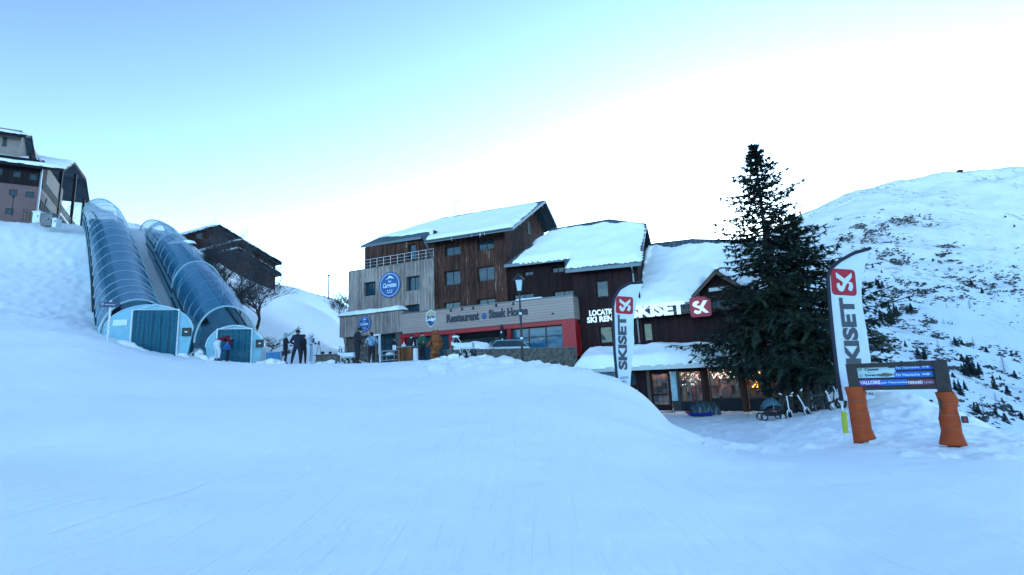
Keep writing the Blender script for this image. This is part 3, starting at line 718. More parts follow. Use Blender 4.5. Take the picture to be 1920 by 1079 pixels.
# ------------------------------------------------------------------ middle block (steeper roof) and the ski shop
mid = thing('apartment_block', 'dark brown timber block with steep snowy roof between the hotel and the ski shop', 'building', H.L(3, -2, 0))
e3 = H.uz(1075, 506, n3 + .8); RQ = Roof(H.L(e3[0], n3 + .8, e3[1]), 42)
q3 = [RQ.at(*q) for q in ((945, 497), (1058, 484), (1060, 506.5), (1200, 492.5), (1211, 419), (1142, 411), (1036, 429))]
b = MB().slab(q3, -RQ.n * .2)
g1, g2, g3 = q3[4], q3[5], q3[6]
def bk(p, d, s): return p - H.N * d - Z * d * math.tan(R(s))
_be = onplane(1220, 456, H.L(H.loc(g1)[0], 0, 0), H.U)
b.slab([g1 - Z * .02, g2 - Z * .02, g3 - Z * .02, bk(g3, 5, 35), bk(g2, 5, 35), Vector(_be)], -Z * .2)
build('roof', b, MATS['roof_metal'], mid)
b = MB(); edge_board(b, q3[2], q3[3]); edge_board(b, q3[0], q3[1]); edge_board(b, q3[3], q3[4], out=H.U); edge_board(b, g1, _be, out=H.U)
build('eave_board', b, MATS['gutter'], mid)
snow_sheet([RQ.at(*q) for q in ((958, 495), (985, 472), (1003, 463), (1000, 456), (1034, 437), (1060, 431), (1130, 421), (1209, 422), (1199, 489), (1063, 503), (1070, 484))], RQ.n, .34, 'roof_snow', mid, .15, .35, .3, 11, .18)
zq = lambda n: RQ.un(0, n).z - .22
uC = H.uz(1200, 560, n3)[0]; uD = H.uz(1078, 560, n3)[0]
W = [(1117.5, 526, 1140, 557), (1124.5, 612, 1147.5, 643.5)]
hs = [rect(*w, n3) for w in W]
b = wall(MB(), n3, uD - .1, 0, uC, zq(n3), hs)
b.add([H.L(uC, n3, -1.3), H.L(uC, n3, zq(n3)), H.L(uC, H.loc(g1)[1], g1.z - .3), H.L(uC, H.loc(_be)[1], _be.z - .2), H.L(uC, nB, -1.3)], [(0, 1, 2, 3, 4)])
b.add([H.L(uD - .1, n3, 0), H.L(uD - .1, n3, zq(n3)), H.L(uD - .1, n2, zq(n2)), H.L(uD - .1, n2, 0)], [(0, 1, 2, 3)])
build('wall', b, MATS['dark_red_boards'], mid)
win_px(mid, W[0], n3, cols=1); win_px(mid, W[1], n3, cols=1, curtain=[(.55, .95)])
W2_ = [(982, 508.5, 999, 517), (1034, 501, 1057, 511), (963, 551, 1001, 574), (1038, 545, 1076, 566)]
hs = [rect(*w, n2) for w in W2_]
b = wall(MB(), n2, uB + .01, 2, uD - .1, zq(n2), hs); build('recessed_wall', b, MATS['dark_red_boards'], mid)
for w in W2_: win_px(mid, w, n2, cols=2)
b = MB(); b.box(H, uB + .01, uC - .01, nB, nB + .1, -1.3, 9); build('rear_wall', b, MATS['dark_red_boards'], mid)
b = MB(); x_ = H.uz(1187, 500, n3 + .1); b.tube([q3[3] - Z * .25 - H.U * .6 + H.N * .05, H.L(x_[0] - .05, n3 + .1, x_[1] - .5), H.L(x_[0] - .02, n3 + .1, 3.4)], .06, 6); build('downpipe', b, MATS['galvanised'], mid)
# lettering LOCATION / SKI RENTAL
t = thing('shop_lettering', 'two lines of small white capital letters on dark timber beside the left feather flag', 'sign', H.L(H.uz(1102, 595, n3)[0], n3, H.uz(1120, 606, n3)[1]))
for s_, x0, x1, y0, y1 in (('LOCATION', 1105.5, 1162, 593, 580), ('SKI RENTAL', 1101.5, 1176, 606, 594)):
    b = MB(); a, _z = H.uz(x0, y0, n3); c_ = H.uz(x1, y0 - 5, n3)[0]; hh = H.uz(x0, y1 - 0, n3)[1]
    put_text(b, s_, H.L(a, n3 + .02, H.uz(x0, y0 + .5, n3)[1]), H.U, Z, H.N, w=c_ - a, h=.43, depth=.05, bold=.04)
    build('lettering', b, MATS['letter_white_lifted'], t, recalc=False)

shop = thing('ski_shop', 'ski rental shop with broad snow covered roof, dark timber walls and lit windows', 'shop', H.L(9, 0, -1.2))
nS = -1.5; nE = -.75
uS0 = uC + .01; uS1 = H.uz(1503, 640, nS)[0]
e4 = H.uz(1240, 583, nE); R4 = Roof(H.L(e4[0], nE, e4[1]), 43)
q4 = [R4.at(*q) for q in ((1182, 590), (1560, 556), (1560, 480), (1376, 459.5), (1300, 447.5), (1218, 457), (1206, 470))]
q4[1] = R4.un(uS1 + .5, nE); q4[2] = R4.un(uS1 + .5, H.loc(q4[3])[1] + .3)
b = MB().slab(q4, -R4.n * .2)
b.slab([q4[5] - Z * .02, q4[4] - Z * .02, q4[3] - Z * .02, q4[2] - Z * .02, bk(q4[2], 6, 30), bk(q4[3], 6, 30), bk(q4[4], 6, 30), bk(q4[5], 6, 30)], -Z * .2)
build('roof', b, MATS['roof_metal'], shop)
b = MB(); edge_board(b, q4[0], q4[1], .3); build('eave_board', b, MATS['wood_trim'], shop)
snow_sheet([R4.at(*q) for q in ((1184, 582), (1302, 567), (1330, 530), (1342, 508), (1420, 560), (1500, 560), (1500, 478), (1376, 463), (1330, 462), (1300, 463), (1262, 467), (1226, 464), (1208, 478))], R4.n, .5, 'roof_snow', shop, .15, .45, .3, 21, .3)
snow_sheet([R4.at(*q) for q in ((1186, 581), (1203, 579), (1213, 520), (1232, 468), (1212, 472), (1200, 530))], R4.n, .75, 'snow_drift', shop, .14, .5, .6, 23, .3)
# upper wall of the shop
zs = R4.un(0, nS).z - .2
W4 = [(1199, 606, 1223, 640)]
b = wall(MB(), nS, uS0, -1.3, uS1, zs, [rect(*w, nS) for w in W4])
b.add([H.L(uS1, nS, -1.3), H.L(uS1, nS, zs), H.L(uS1, H.loc(q4[2])[1], q4[2].z - .3), H.L(uS1, nB, zs), H.L(uS1, nB, -1.3)], [(0, 1, 2, 3, 4)])
b.add([H.L(uS1, nB, -1.3), H.L(uS1, nB, zs), H.L(uS0, nB, zs), H.L(uS0, nB, -1.3)], [(0, 1, 2, 3)])
build('wall', b, MATS['dark_red_boards'], shop)
win_px(shop, W4[0], nS, cols=1, curtain=[(.1, .9)])
zt = H.uz(1300, 645, nS)[1]
b = MB().box(H, uS0 - 3.2, uS1, nS + .003, nS + .14, zt - .28, zt - .03); build('wall_plate', b, MATS['concrete'], shop)
# dormer
nD = -.55
pk = H.uz(1341, 506, nD); lf = H.uz(1296, 556, nD); rf = (2 * pk[0] - lf[0] + .2, lf[1])
nback = -5.0
b = MB()
for (a, c) in ((lf, pk), (pk, rf)):
    A = H.L(a[0], nD, a[1]); C2 = H.L(c[0], nD, c[1]); b.slab([A, C2, C2 - H.N * 4.2, A - H.N * 4.2], -Z * .2)
build('dormer_roof', b, MATS['roof_metal'], shop)
b = MB()
for (a, c) in ((lf, pk), (pk, rf)):
    A = H.L(a[0], nD + .004, a[1] + .03); C2 = H.L(c[0], nD + .004, c[1] + .03); b.prism([A, C2, C2 - Z * .33, A - Z * .33], [p + H.N * .06 for p in (A, C2, C2 - Z * .33, A - Z * .33)])
build('dormer_verge', b, MATS['wood_trim'], shop)
b = MB(); w0, w1 = lf[0] + .5, rf[0] - .5
b.prism([H.L(w0, nD - .6, 3), H.L(w1, nD - .6, 3), H.L(w1, nD - .6, lf[1] + .2), H.L(pk[0], nD - .6, pk[1] - .25), H.L(w0, nD - .6, lf[1] + .2)], [H.L(w0, nD - 3, 3), H.L(w1, nD - 3, 3), H.L(w1, nD - 3, lf[1] + .2), H.L(pk[0], nD - 3, pk[1] - .25), H.L(w0, nD - 3, lf[1] + .2)])
build('dormer_wall', b, MATS['dark_red_boards'], shop)
d0, d1 = H.uz(1328, 545, nD - .6), H.uz(1366, 545, nD - .6)
b = MB().box(H, d0[0], d1[0], nD - .59, nD - .5, d0[1] - .15, d0[1] + .2); build('dormer_window', b, MATS['frame_dark'], shop)
b = MB().box(H, d0[0] + .05, d1[0] - .05, nD - .497, nD - .44, d0[1] - .1, d0[1] + .12); build('dormer_sill', b, MATS['white_paint'], shop)
snow_sheet([H.L(pk[0], nD - .2, pk[1]), H.L(rf[0], nD - .2, rf[1]), H.L(rf[0], nD - 4, rf[1]), H.L(pk[0], nD - 4, pk[1])], Vector(H.U * (pk[1] - rf[1]) + Z * (rf[0] - pk[0])), .25, 'snow_cap', shop, .15, .3, .3, 31)

# big white shop letters and logo
nL = -.55
t = thing('shop_sign', 'row of large white capital letters with red square logo on the shop eave', 'sign', H.L(H.uz(1190, 592, nL)[0], nL, H.uz(1190, 592, nL)[1]))
a0_ = H.uz(1181, 597, nL); a1_ = H.uz(1286, 590, nL)
b = MB(); zb = H.uz(1240, 593, nL)[1]; zt_ = H.uz(1240, 568.5, nL)[1]
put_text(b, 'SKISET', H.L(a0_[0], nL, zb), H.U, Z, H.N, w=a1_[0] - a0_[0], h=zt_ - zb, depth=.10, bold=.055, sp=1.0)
build('lettering', b, MATS['letter_white_lifted'], t, recalc=False)
b = MB()
for zz in (zb + .12, zt_ - .15): b.box(H, a0_[0], a1_[0] + .4, nL - .1, nL - .04, zz - .04, zz + .04)
for i in range(6): u = a0_[0] + (a1_[0] - a0_[0]) * i / 5; b.box(H, u - .03, u + .03, nL - .5, nL - .1, zb + .1, zb + .16)
build('support_rail', b, MATS['frame_dark'], t)
SK = [[(.42, .80), (.30, .80), (.17, .73), (.13, .62), (.19, .52), (.33, .46), (.42, .41), (.48, .34), (.42, .29), (.36, .31), (.24, .36), (.18, .30), (.17, .22), (.30, .15), (.44, .15), (.50, .19), (.52, .25), (.50, .33),
       (.70, .17), (.88, .17), (.63, .46), (.86, .80), (.66, .80), (.52, .58), (.46, .54), (.36, .58), (.34, .64), (.40, .68), (.47, .70)]]
def logo(mbr, mbw, o, xd, yd, nd, S, d=.05, warp=None):
    rr = .14; q = []
    for cx, cy, a0 in ((1 - rr, 1 - rr, 0), (rr, 1 - rr, 90), (rr, rr, 180), (1 - rr, rr, 270)):
        for k in range(6): a = R(a0 + 18 * k); q.append((cx + rr * math.cos(a), cy + rr * math.sin(a)))
    w = warp or (lambda p: p)
    B_ = [w(o + xd * x * S + yd * y * S) for x, y in q]
    if warp is None: mbr.prism(B_, [p + nd * d for p in B_])
    else:
        bmq = [(i / 12, j / 12) for j in range(13) for i in range(13)]
        def clampr(x, y):
            cx = min(max(x, rr), 1 - rr); cy = min(max(y, rr), 1 - rr); dx, dy = x - cx, y - cy; l = math.hypot(dx, dy)
            return (x, y) if l <= rr else (cx + dx / l * rr, cy + dy / l * rr)
        mbr.add([w(o + xd * clampr(x, y)[0] * S + yd * clampr(x, y)[1] * S) + nd * d * .5 for x, y in bmq], [(j * 13 + i, j * 13 + i + 1, (j + 1) * 13 + i + 1, (j + 1) * 13 + i) for j in range(12) for i in range(12)])
    for pl in SK: mbw.add([w(o + xd * x * S + yd * y * S) + nd * (d + .006) for x, y in pl], [tuple(range(len(pl)))])
nl2 = nL + .1
l0_ = H.uz(1293.5, 575, nl2); l1_ = H.uz(1333.5, 575, nl2); zb2 = H.uz(1313, 594.5, nl2)[1]
mr_, mw_ = MB(), MB(); S = l1_[0] - l0_[0]
logo(mr_, mw_, H.L(l0_[0], nl2, zb2), H.U, Z, H.N, S, .1)
build('logo_panel', mr_, MATS['logo_red'], t); build('logo_mark', mw_, MATS['letter_white_lifted'], t, recalc=False)

# porch: sloping canopy with thick snow, beam, posts and glazing
nP0 = 1.0; zp = H.uz(1200, 690, nP0)[1]
x0 = H.uz(1076, 690, nP0)[0]; x1 = uS1 + .3
b = MB().prism([H.L(x0, nP0, zp), H.L(x1, nP0, zp), H.L(x1, nS, zp + 1.0), H.L(x0 + .2, nS, zp + 1.0)], [H.L(x0, nP0, zp + .12), H.L(x1, nP0, zp + .12), H.L(x1, nS, zp + 1.12), H.L(x0 + .2, nS, zp + 1.12)])
build('canopy', b, MATS['roof_metal'], shop)
b = MB().box(H, x0, x1, nP0 + .002, nP0 + .1, zp - .16, zp + .14); build('canopy_beam', b, MATS['galvanised'], shop)
pn = Vector(H.N * 1.0 + Z * (nP0 - nS))
snow_sheet([H.L(x0 - .05, nP0 + .05, zp + .13), H.L(x1, nP0 + .05, zp + .13), H.L(x1, nS, zp + 1.15), H.L(x0 + .3, nS, zp + 1.15)], pn, .62, 'canopy_snow', shop, .13, .5, .3, 41, .1)
nK = -.35; zk = -1.25; ztp = zp + .45
def uK(x): return H.uz(x, 725, nK)[0]
post = lambda x0, x1, m='brown_boards', nm='post', d=.2: build(nm, MB().box(H, uK(x0), uK(x1), nK - .2, nK + d, zk, ztp), MATS[m], shop)
for a, c in ((1317.5, 1330), (1388.5, 1400.5), (1462, 1476)): post(a, c)
post(1193, 1217, 'dark_red_boards', 'panel', .02); post(1214, 1220, 'wood_trim', 'door_jamb', .1); post(1270, 1274, 'frame_dark', 'post', .05)
# door
du0, du1 = uK(1220), uK(1257); dz1 = H.uz(1240, 698, nK)[1]
b = MB(); b.box(H, du0, du0 + .12, nK - .1, nK, zk, dz1); b.box(H, du1 - .12, du1, nK - .1, nK, zk, dz1); b.box(H, du0 + .12, du1 - .12, nK - .1, nK, dz1 - .12, dz1); b.box(H, du0 + .12, du1 - .12, nK - .1, nK, zk, zk + .5); b.box(H, du0 + .12, du1 - .12, nK - .1, nK, zk + 1.1, zk + 1.2)
dr = build('door', b, MATS['dark_red_boards'], shop)
build('pane', MB().box(H, du0 + .1, du1 - .1, nK - .06, nK - .05, zk + .45, dz1 - .1), MATS['shop_glass'], dr)
build('handle', MB().tube([H.L(du1 - .17, nK, zk + .95), H.L(du1 - .17, nK + .07, zk + .95), H.L(du1 - .17, nK + .07, zk + 1.25), H.L(du1 - .17, nK, zk + 1.25)], .02, 5), MATS['galvanised'], dr)
mat('poster_blue', (.30, .48, .56), .6, .2, 3)
build('light_panel', MB().box(H, uK(1258.5), uK(1269), nK - .1, nK - .02, H.uz(1264, 752, nK)[1], dz1), MATS['poster_blue'], shop)
for a, c, y0, y1, cols in ((1274, 1317, 696, 754, 1), (1330.5, 1388, 691, 748, 1), (1401, 1461, 690, 748, 1)):
    r = rect(a, y0, c, y1, nK)
    window(shop, r, nK, cols=cols, inset=.08, gm='shop_glass', name='shop_window', back=False, fw=.06)
    build('plinth', MB().box(H, r[0], r[2], nK - .2, nK + .04, zk, r[1]), MATS['interior_dark'], shop)
    build('header', MB().box(H, r[0], r[2], nK - .18, nK - .01, r[3], ztp), MATS['dark_red_boards'], shop)
build('header', MB().box(H, du0, uK(1269.9), nK - .19, nK - .02, dz1, ztp), MATS['dark_red_boards'], shop)
build('plinth', MB().box(H, uK(1258.5), uK(1269.9), nK - .19, nK - .02, zk, H.uz(1264, 752, nK)[1]), MATS['frame_dark'], shop)
# left part: pale wall, small window and leaflet holder
r = rect(1180.5, 698, 1192.5, 722, nK); window(shop, r, nK, cols=1, inset=.02, name='window', back=True)
build('panel', MB().box(H, uK(1166), r[0], nK - .2, nK - .01, zk, ztp), MATS['frame_dark'], shop)
build('panel', MB().box(H, r[0], uK(1193), nK - .2, nK - .01, zk, r[1]), MATS['dark_red_boards'], shop)
build('panel', MB().box(H, r[0], uK(1193), nK - .2, nK - .01, r[3], ztp), MATS['dark_red_boards'], shop)
build('pale_wall', MB().box(H, uK(1096), uK(1166), nK - .6, nK - .5, zk, ztp), MATS['poster_blue'], shop)
build('leaflet_board', MB().box(H, uK(1184), uK(1197), nK + .3, nK + .36, H.uz(1190, 752, nK)[1], H.uz(1190, 731, nK)[1]), MATS['badge_white'], shop)
build('side_wall', MB().box(H, uK(1476), uS1, nK - .3, nK - .1, zk, ztp), MATS['stone_wall'], shop)
build('end_wall', MB().box(H, uS1 - .3, uS1 - .02, nS, nK - .31, zk, ztp), MATS['stone_wall'], shop)
build('floor', MB().box(H, uK(1166), uS1, nS, nK - .2, zk - .1, zk), MATS['wood_trim'], shop)
build('step', MB().box(H, du0 - .1, du1 + .2, nK + .02, nK + .7, zk - .1, zk + .08), MATS['wood_trim'], shop)
# lit interior: a box room set behind the glazing with shelves of colourful goods
mat('room_wall', (.35, .30, .26), .8); mat('strip_lamp', (1, .9, .8), .5, emit=((1, .72, .5), 13.0))
ux0, ux1 = uK(1218), uK(1464)
build('room', MB().add([H.L(ux0, nS + .02, zk), H.L(ux1, nS + .02, zk), H.L(ux1, nS + .02, ztp), H.L(ux0, nS + .02, ztp)], [(0, 1, 2, 3)]), MATS['room_wall'], shop)
gm = []
for i, c in enumerate(((.30, .10, .10), (.12, .22, .34), (.42, .32, .24), (.50, .50, .52), (.05, .05, .07), (.34, .20, .30), (.20, .30, .36), (.5, .22, .06))): gm.append(mat('goods_%s' % 'abcdefgh'[i], c, .7))
rg = random.Random(5); b = MB(); u = ux0 + .1
while u < ux1 - .2:
    w = rg.uniform(.12, .34)
    z = zk + .1
    while z < ztp - .35:
        h = rg.uniform(.14, .5)
        if not (uK(1318) < u < uK(1330) or uK(1388) < u < uK(1400)):
            b.box(H, u, u + w * .82, nS + .05, nS + .05 + rg.uniform(.05, .22), z, z + h * .85, rg.choice((0, 1, 2, 3, 4, 5, 6, 3, 2, 6)))
        z += h
    u += w
o = build('merchandise', b, gm, shop); o['kind'] = 'stuff'
b = MB()
for a, c in ((1222, 1255), (1276, 1315), (1333, 1386), (1403, 1459)): 
    build('strip_lamp', MB().box(H, uK(a), uK(c), nK - .65, nK - .55, ztp - .16, ztp - .1), MATS['strip_lamp'], shop)
b = MB()   # warm garland of small lamps in the right window
rg = random.Random(9)
mat('bulb', (1, .6, .2), .5, emit=((1, .42, .08), 1.2)); mat('bulb_white', (1, 1, 1), .5, emit=((1, .85, .7), .8))
for k in range(26): p = H.L(uK(rg.uniform(1408, 1430)), nK - .4, H.uz(1415, rg.uniform(697, 730), nK)[1]); b.ell(p, .03, .03, .05, 6, 4)
o = build('fairy_lights', b, MATS['bulb'], shop); o['kind'] = 'stuff'
b = MB()
for k in range(60):
    t_ = k / 60; p = H.L(uK(1337 + 46 * t_), nK - .35, H.uz(1360, 704 + 4 * math.sin(t_ * 22) + rg.uniform(-2, 2), nK)[1]); b.ell(p, .025, .025, .03, 6, 4)
for k in range(30): p = H.L(uK(rg.uniform(1278, 1314)), nK - .35, H.uz(1300, rg.uniform(699, 722), nK)[1]); b.ell(p, .02, .02, .03, 6, 4)
for k in range(16): p = H.L(uK(1412 + 24 * k / 16), nK - .3, H.uz(1420, 695 + rg.uniform(-.6, .6), nK)[1]); b.ell(p, .02, .02, .02, 6, 4)
o = build('window_lights', b, MATS['bulb_white'], shop); o['kind'] = 'stuff'
# mannequin torso shown in the middle window
c = H.L(uK(1360), nK - .5, H.uz(1360, 735, nK)[1]); b = MB(); b.ell(c, .38, .2, .45, 14, 10); b.ell(c + Z * .55, .12, .12, .15, 10, 8); build('window_display', b, mat('jacket_pink', (.42, .26, .24), .8), shop, smooth=True)
b = MB(); c = H.L(uK(1437), nK - .5, H.uz(1437, 722, nK)[1]); b.ell(c, .3, .2, .75, 12, 8, lump=.3); build('window_display', b, MATS['interior_dark'], shop, smooth=True)
# ------------------------------------------------------------------ covered conveyor tunnels on the slope
def poly_glass(name, base, alpha):
    m = glass_mat(name, base, alpha, .22); return m
poly_glass('tunnel_glass', (.006, .15, .28), .60); poly_glass('tunnel_glass_clear', (.30, .45, .52), .35)
poly_glass('shell_glass', (.10, .34, .42), .72); mat('tunnel_rib', (.34, .52, .58), .35, metal=.3); mat('tunnel_panel', (.10, .30, .40), .35, .15, 2); mat('tunnel_cap', (.17, .42, .54), .4, .08, 3)
mat('belt', (.015, .02, .03), .8); glass_mat('strip_curtain', (.02, .17, .25), .55, .6, .08); glass_mat('door_pane', (.003, .07, .13), .72, .25, .12)
def arch(c, side, up, w, h, wall=.35, k=16, a0=0, a1=180):
    """semi-elliptic arch on a low vertical wall"""
    pts = []
    for i in range(k + 1):
        a = R(a0 + (a1 - a0) * i / k); pts.append(c + side * (w / 2 * math.cos(a)) + up * (wall + (h - wall) * math.sin(a)))
    return pts
def tunnel(path, label, sections, nribs):
    """path: list of (centre foot point, width, height). sections: index ranges that make one module each"""
    t = thing('conveyor_tunnel', label, 'tunnel', path[0][0], 'glazed conveyor tunnels on the slope')
    def at(s):
        i = min(int(s), len(path) - 2); f = s - i; return path[i][0].lerp(path[i + 1][0], f), path[i][1] * (1 - f) + path[i + 1][1] * f, path[i][2] * (1 - f) + path[i + 1][2] * f
    for (s0, s1, kw, kh) in sections:
        ns = 12; rows = []
        for j in range(ns + 1):
            s = s0 + (s1 - s0) * j / ns; c, w, h = at(s); d = (at(min(s + .05, len(path) - 1.001))[0] - at(max(s - .05, 0))[0]).normalized()
            side = d.cross(Z).normalized(); up = Z
            rows.append((c, side, w * kw, h * kh * (1 + (.07 * math.sin(math.pi * j / ns) if kw != 1 or kh != 1 or len(sections) > 1 else 0)), d))
        g = MB(); K = 16; V = []
        for c, side, w, h, d in rows: V += arch(c, side, Z, w, h, .55, K)
        g.add(V, [(j * (K + 1) + i, j * (K + 1) + i + 1, (j + 1) * (K + 1) + i + 1, (j + 1) * (K + 1) + i) for j in range(ns) for i in range(K)])
        go = build('glazing', g, MATS['tunnel_glass'], t, smooth=True)
        for sg in (-1, 1):
            b = MB(); V = []
            for c, side, w, h, d in rows: V += [c + side * sg * w / 2 - Z * .9, c + side * sg * w / 2 + Z * .55]
            b.add(V, [(2 * j, 2 * j + 1, 2 * j + 3, 2 * j + 2) for j in range(ns)])
            build('side_panel', b, MATS['tunnel_panel'], t)
            b = MB(); b.tube([r[0] + r[1] * sg * (r[2] / 2 + .02) + Z * .55 for r in rows], .05, 5); b.tube([r[0] + r[1] * sg * (r[2] / 2 + .02) - Z * .1 for r in rows], .05, 5); build('side_rail', b, MATS['belt'], t)
        n_ = max(2, round(nribs * (s1 - s0) / sum(x[1] - x[0] for x in sections)))
        for j in range(n_ + 1):
            s = s0 + (s1 - s0) * j / n_; c, w, h = at(s); d = rows[0][4]; side = d.cross(Z).normalized()
            q = arch(c, side, Z, w * kw + .03, h * kh + .03, .55, 20); end = j in (0, n_)
            b = MB().tube(q, .055 if end else .022, 5); build('rib', b, MATS['tunnel_rib'], t)
    # conveyor belt, hand rail and footway inside
    b = MB(); V = []; N_ = 30
    for j in range(N_ + 1):
        c, w, h = at(.9 + (len(path) - 1.901) * j / N_); V += [c + Z * .18 - Vector((w * .36, 0, 0)), c + Z * .18 - Vector((w * .10, 0, 0))]
    b.add(V, [(2 * j, 2 * j + 1, 2 * j + 3, 2 * j + 2) for j in range(N_)]); build('conveyor_belt', b, MATS['belt'], t)
    b = MB(); V = []
    for j in range(N_ + 1):
        c, w, h = at((len(path) - 1.001) * j / N_); V += [c + Z * .05 - Vector((w * .48, 0, 0)), c + Z * .05 + Vector((w * .48, 0, 0))]
    b.add(V, [(2 * j, 2 * j + 1, 2 * j + 3, 2 * j + 2) for j in range(N_)]); build('floor', b, MATS['tunnel_panel'], t)
    b = MB(); b.tube([at(.7 + (len(path) - 1.701) * j / N_)[0] + Z * 1.0 - Vector((at(.7 + (len(path) - 1.701) * j / N_)[1] * .33, 0, 0)) for j in range(N_ + 1)], .07, 5); build('handrail', b, MATS['belt'], t)
    return t
def end_module(t, c, fx, w, h, back, dx0, dx1, dh, capname='end_cap', box_side=1):
    """rounded end wall facing along fx with door, strip curtain and control box; c = foot centre"""
    fx = Vector((fx[0], fx[1], 0)).normalized(); side = Vector((-fx.y, fx.x, 0))
    if side.x < 0: side = -side
    prof = arch(c, side, Z, w, h, h * .42, 24)
    prof = [c + side * w * .44 - Z * .6] + prof + [c - side * w * .44 - Z * .6]
    b = MB(); n = len(prof); bk_ = [p - fx * back for p in prof]
    b.add(prof + bk_, [(i, i + 1, n + i + 1, n + i) for i in range(n - 1)])
    build('end_shell', b, MATS['shell_glass'], t, smooth=True)
    # cap ring: the front sheet left and right of and above the door
    x0, x1 = dx0 * w / 2, dx1 * w / 2; mid_ = [p for p in prof]
    def sx(p): return (p - c).dot(side)
    def edge(xa):   # height of the profile at xa
        best = None
        for a, d in zip(prof, prof[1:]):
            s0, s1 = sx(a), sx(d)
            if (s0 - xa) * (s1 - xa) <= 0 and abs(s0 - s1) > 1e-6 and (a.z + d.z) / 2 > c.z + .3: f = (xa - s0) / (s1 - s0); best = a.z + (d.z - a.z) * f
        return best
    R_ = [p for p in prof if sx(p) > x1]; L_ = [p for p in prof if sx(p) < x0]; T_ = [p for p in prof if x0 <= sx(p) <= x1 and p.z > c.z + dh]
    pt = lambda x, z: c + side * x + Z * (z - c.z)
    b = MB()
    b.add(R_ + [pt(x1, edge(x1)), pt(x1, c.z - .6)], [tuple(range(len(R_) + 2))])
    b.add([pt(x0, edge(x0))] + L_ + [pt(x0, c.z - .6)], [tuple(range(len(L_) + 2))])
    b.add([pt(x1, edge(x1))] + T_ + [pt(x0, edge(x0)), pt(x0, c.z + dh), pt(x1, c.z + dh)], [tuple(range(len(T_) + 4))])
    build(capname, b, MATS['tunnel_cap'], t)
    b = MB(); b.tube(prof[1:-1], .035, 5); build('end_rib', b, MATS['tunnel_rib'], t)
    f = MB(); q = [pt(x0, c.z - .5), pt(x0, c.z + dh), pt(x1, c.z + dh), pt(x1, c.z - .5)]
    f.tube([p + fx * .05 for p in q], .05, 4); f.tube([pt(x0, c.z + dh * .98) + fx * .08, pt((x0 + x1) / 2, c.z + h * 1.0) + fx * .05, pt(x1, c.z + dh * .98) + fx * .08], .02, 4)
    dr = build('door', f, MATS['white_paint'], t)
    b = MB(); b.prism([p - fx * .01 for p in q], [p - fx * .03 for p in q]); build('pane', b, MATS['door_pane'], dr)
    b = MB(); k = 11
    for i in range(k):
        xa = x0 + (x1 - x0) * (i + .5 + .15 * math.sin(i * 3)) / k; wv = (x1 - x0) / k * .36
        vs = []
        for j in range(7):
            z = c.z - .4 + (dh + .35) * j / 6; o = .015 * math.sin(i * 2.1 + j * .8)
            vs += [pt(xa - wv + o, z) + fx * (.012 + .02 * math.sin(i)), pt(xa + wv + o, z) + fx * .03]
        b.add(vs, [(2 * j, 2 * j + 1, 2 * j + 3, 2 * j + 2) for j in range(6)])
    build('strip_curtain', b, MATS['strip_curtain'], dr)
    xb = x1 + .42 * box_side; bb = MB(); q = [pt(xb - .2, c.z + .75), pt(xb + .2, c.z + .75), pt(xb + .2, c.z + 1.18), pt(xb - .2, c.z + 1.18)]
    bb.prism([p + fx * .01 for p in q], [p + fx * .14 for p in q]); bx = build('control_box', bb, MATS['black_plastic'], t)
    bb = MB(); q = [pt(xb - .06, c.z + .93), pt(xb + .06, c.z + .93), pt(xb + .06, c.z + 1.0), pt(xb - .06, c.z + 1.0)]; bb.prism([p + fx * .142 for p in q], [p + fx * .15 for p in q]); build('display', bb, MATS['badge_white'], bx)
    return pt, x0, x1
def ground_P(px, py, D, dz=0): p = P(px, py, D); return p + Vector((0, 0, dz))
# first tunnel: straight, long
T1 = [(P(256, 652, 26.9), 3.25, 2.55), (P(237, 595, 31), 3.15, 2.5), (P(222, 520, 37), 3.1, 2.45), (P(208, 462, 43), 3.05, 2.4), (P(197, 424, 48.5), 3.0, 2.4), (P(188, 413, 53), 3.0, 2.4)]
t1 = tunnel(T1, 'left glazed conveyor tunnel, long and straight, with rounded end and large curtained door', [(0, 4.99, 1, 1)], 17)
ca = P(276, 659, 26.5)
pt, xa, xb = end_module(t1, ca, (.28, -.96), 4.1, 2.45, 1.6, -.38, .66, 2.18)
b = MB(); q = [(-1.62, 1.35), (-.98, 1.37), (-.98, 1.68), (-1.62, 1.66)]; fx = Vector((.28, -.96, 0)).normalized()
b.prism([pt(x, ca.z + z) + fx * .01 for x, z in q], [pt(x, ca.z + z) + fx * .04 for x, z in q]); build('notice', b, MATS['badge_white'], t1)
# second tunnel: three telescoping curved modules
T2 = [(P(424, 662, 28.2), 2.75, 2.35), (P(398, 606, 32), 2.75, 2.4), (P(362, 545, 37), 2.75, 2.4), (P(338, 505, 41.5), 2.75, 2.4), (P(312, 468, 46.5), 2.7, 2.35), (P(296, 452, 51), 2.7, 2.35), (P(286, 446, 55), 2.75, 2.35)]
t2 = tunnel(T2, 'right glazed conveyor tunnel made of stepped curved modules, with small curtained door', [(0, 1.75, 1.12, 1.10), (1.6, 3.45, 1.0, 1.0), (3.35, 4.6, .92, .93), (4.5, 5.99, .86, .88)], 17)
b = MB(); cc, = [T2[3][0]]; snow_sheet([cc + Vector((-1.0, -.3, 2.15)), cc + Vector((.9, -.3, 2.15)), cc + Vector((.9, .5, 2.3)), cc + Vector((-1.0, .5, 2.3))], Vector((0, -.2, 1)), .3, 'snow_cap', t2, .12, .3, .3, 51)
cb = P(438, 679, 27.8)
end_module(t2, cb, (.32, -.95), 2.75, 2.0, 1.4, -.62, .62, 1.8)
b = MB()
for x in (-.95, -.3): p = cb + Vector((x, .3, 1.55)); b.tube([p, p + Z * .4], .025, 5)
build('vent_pipe', b, MATS['white_paint'], t2)
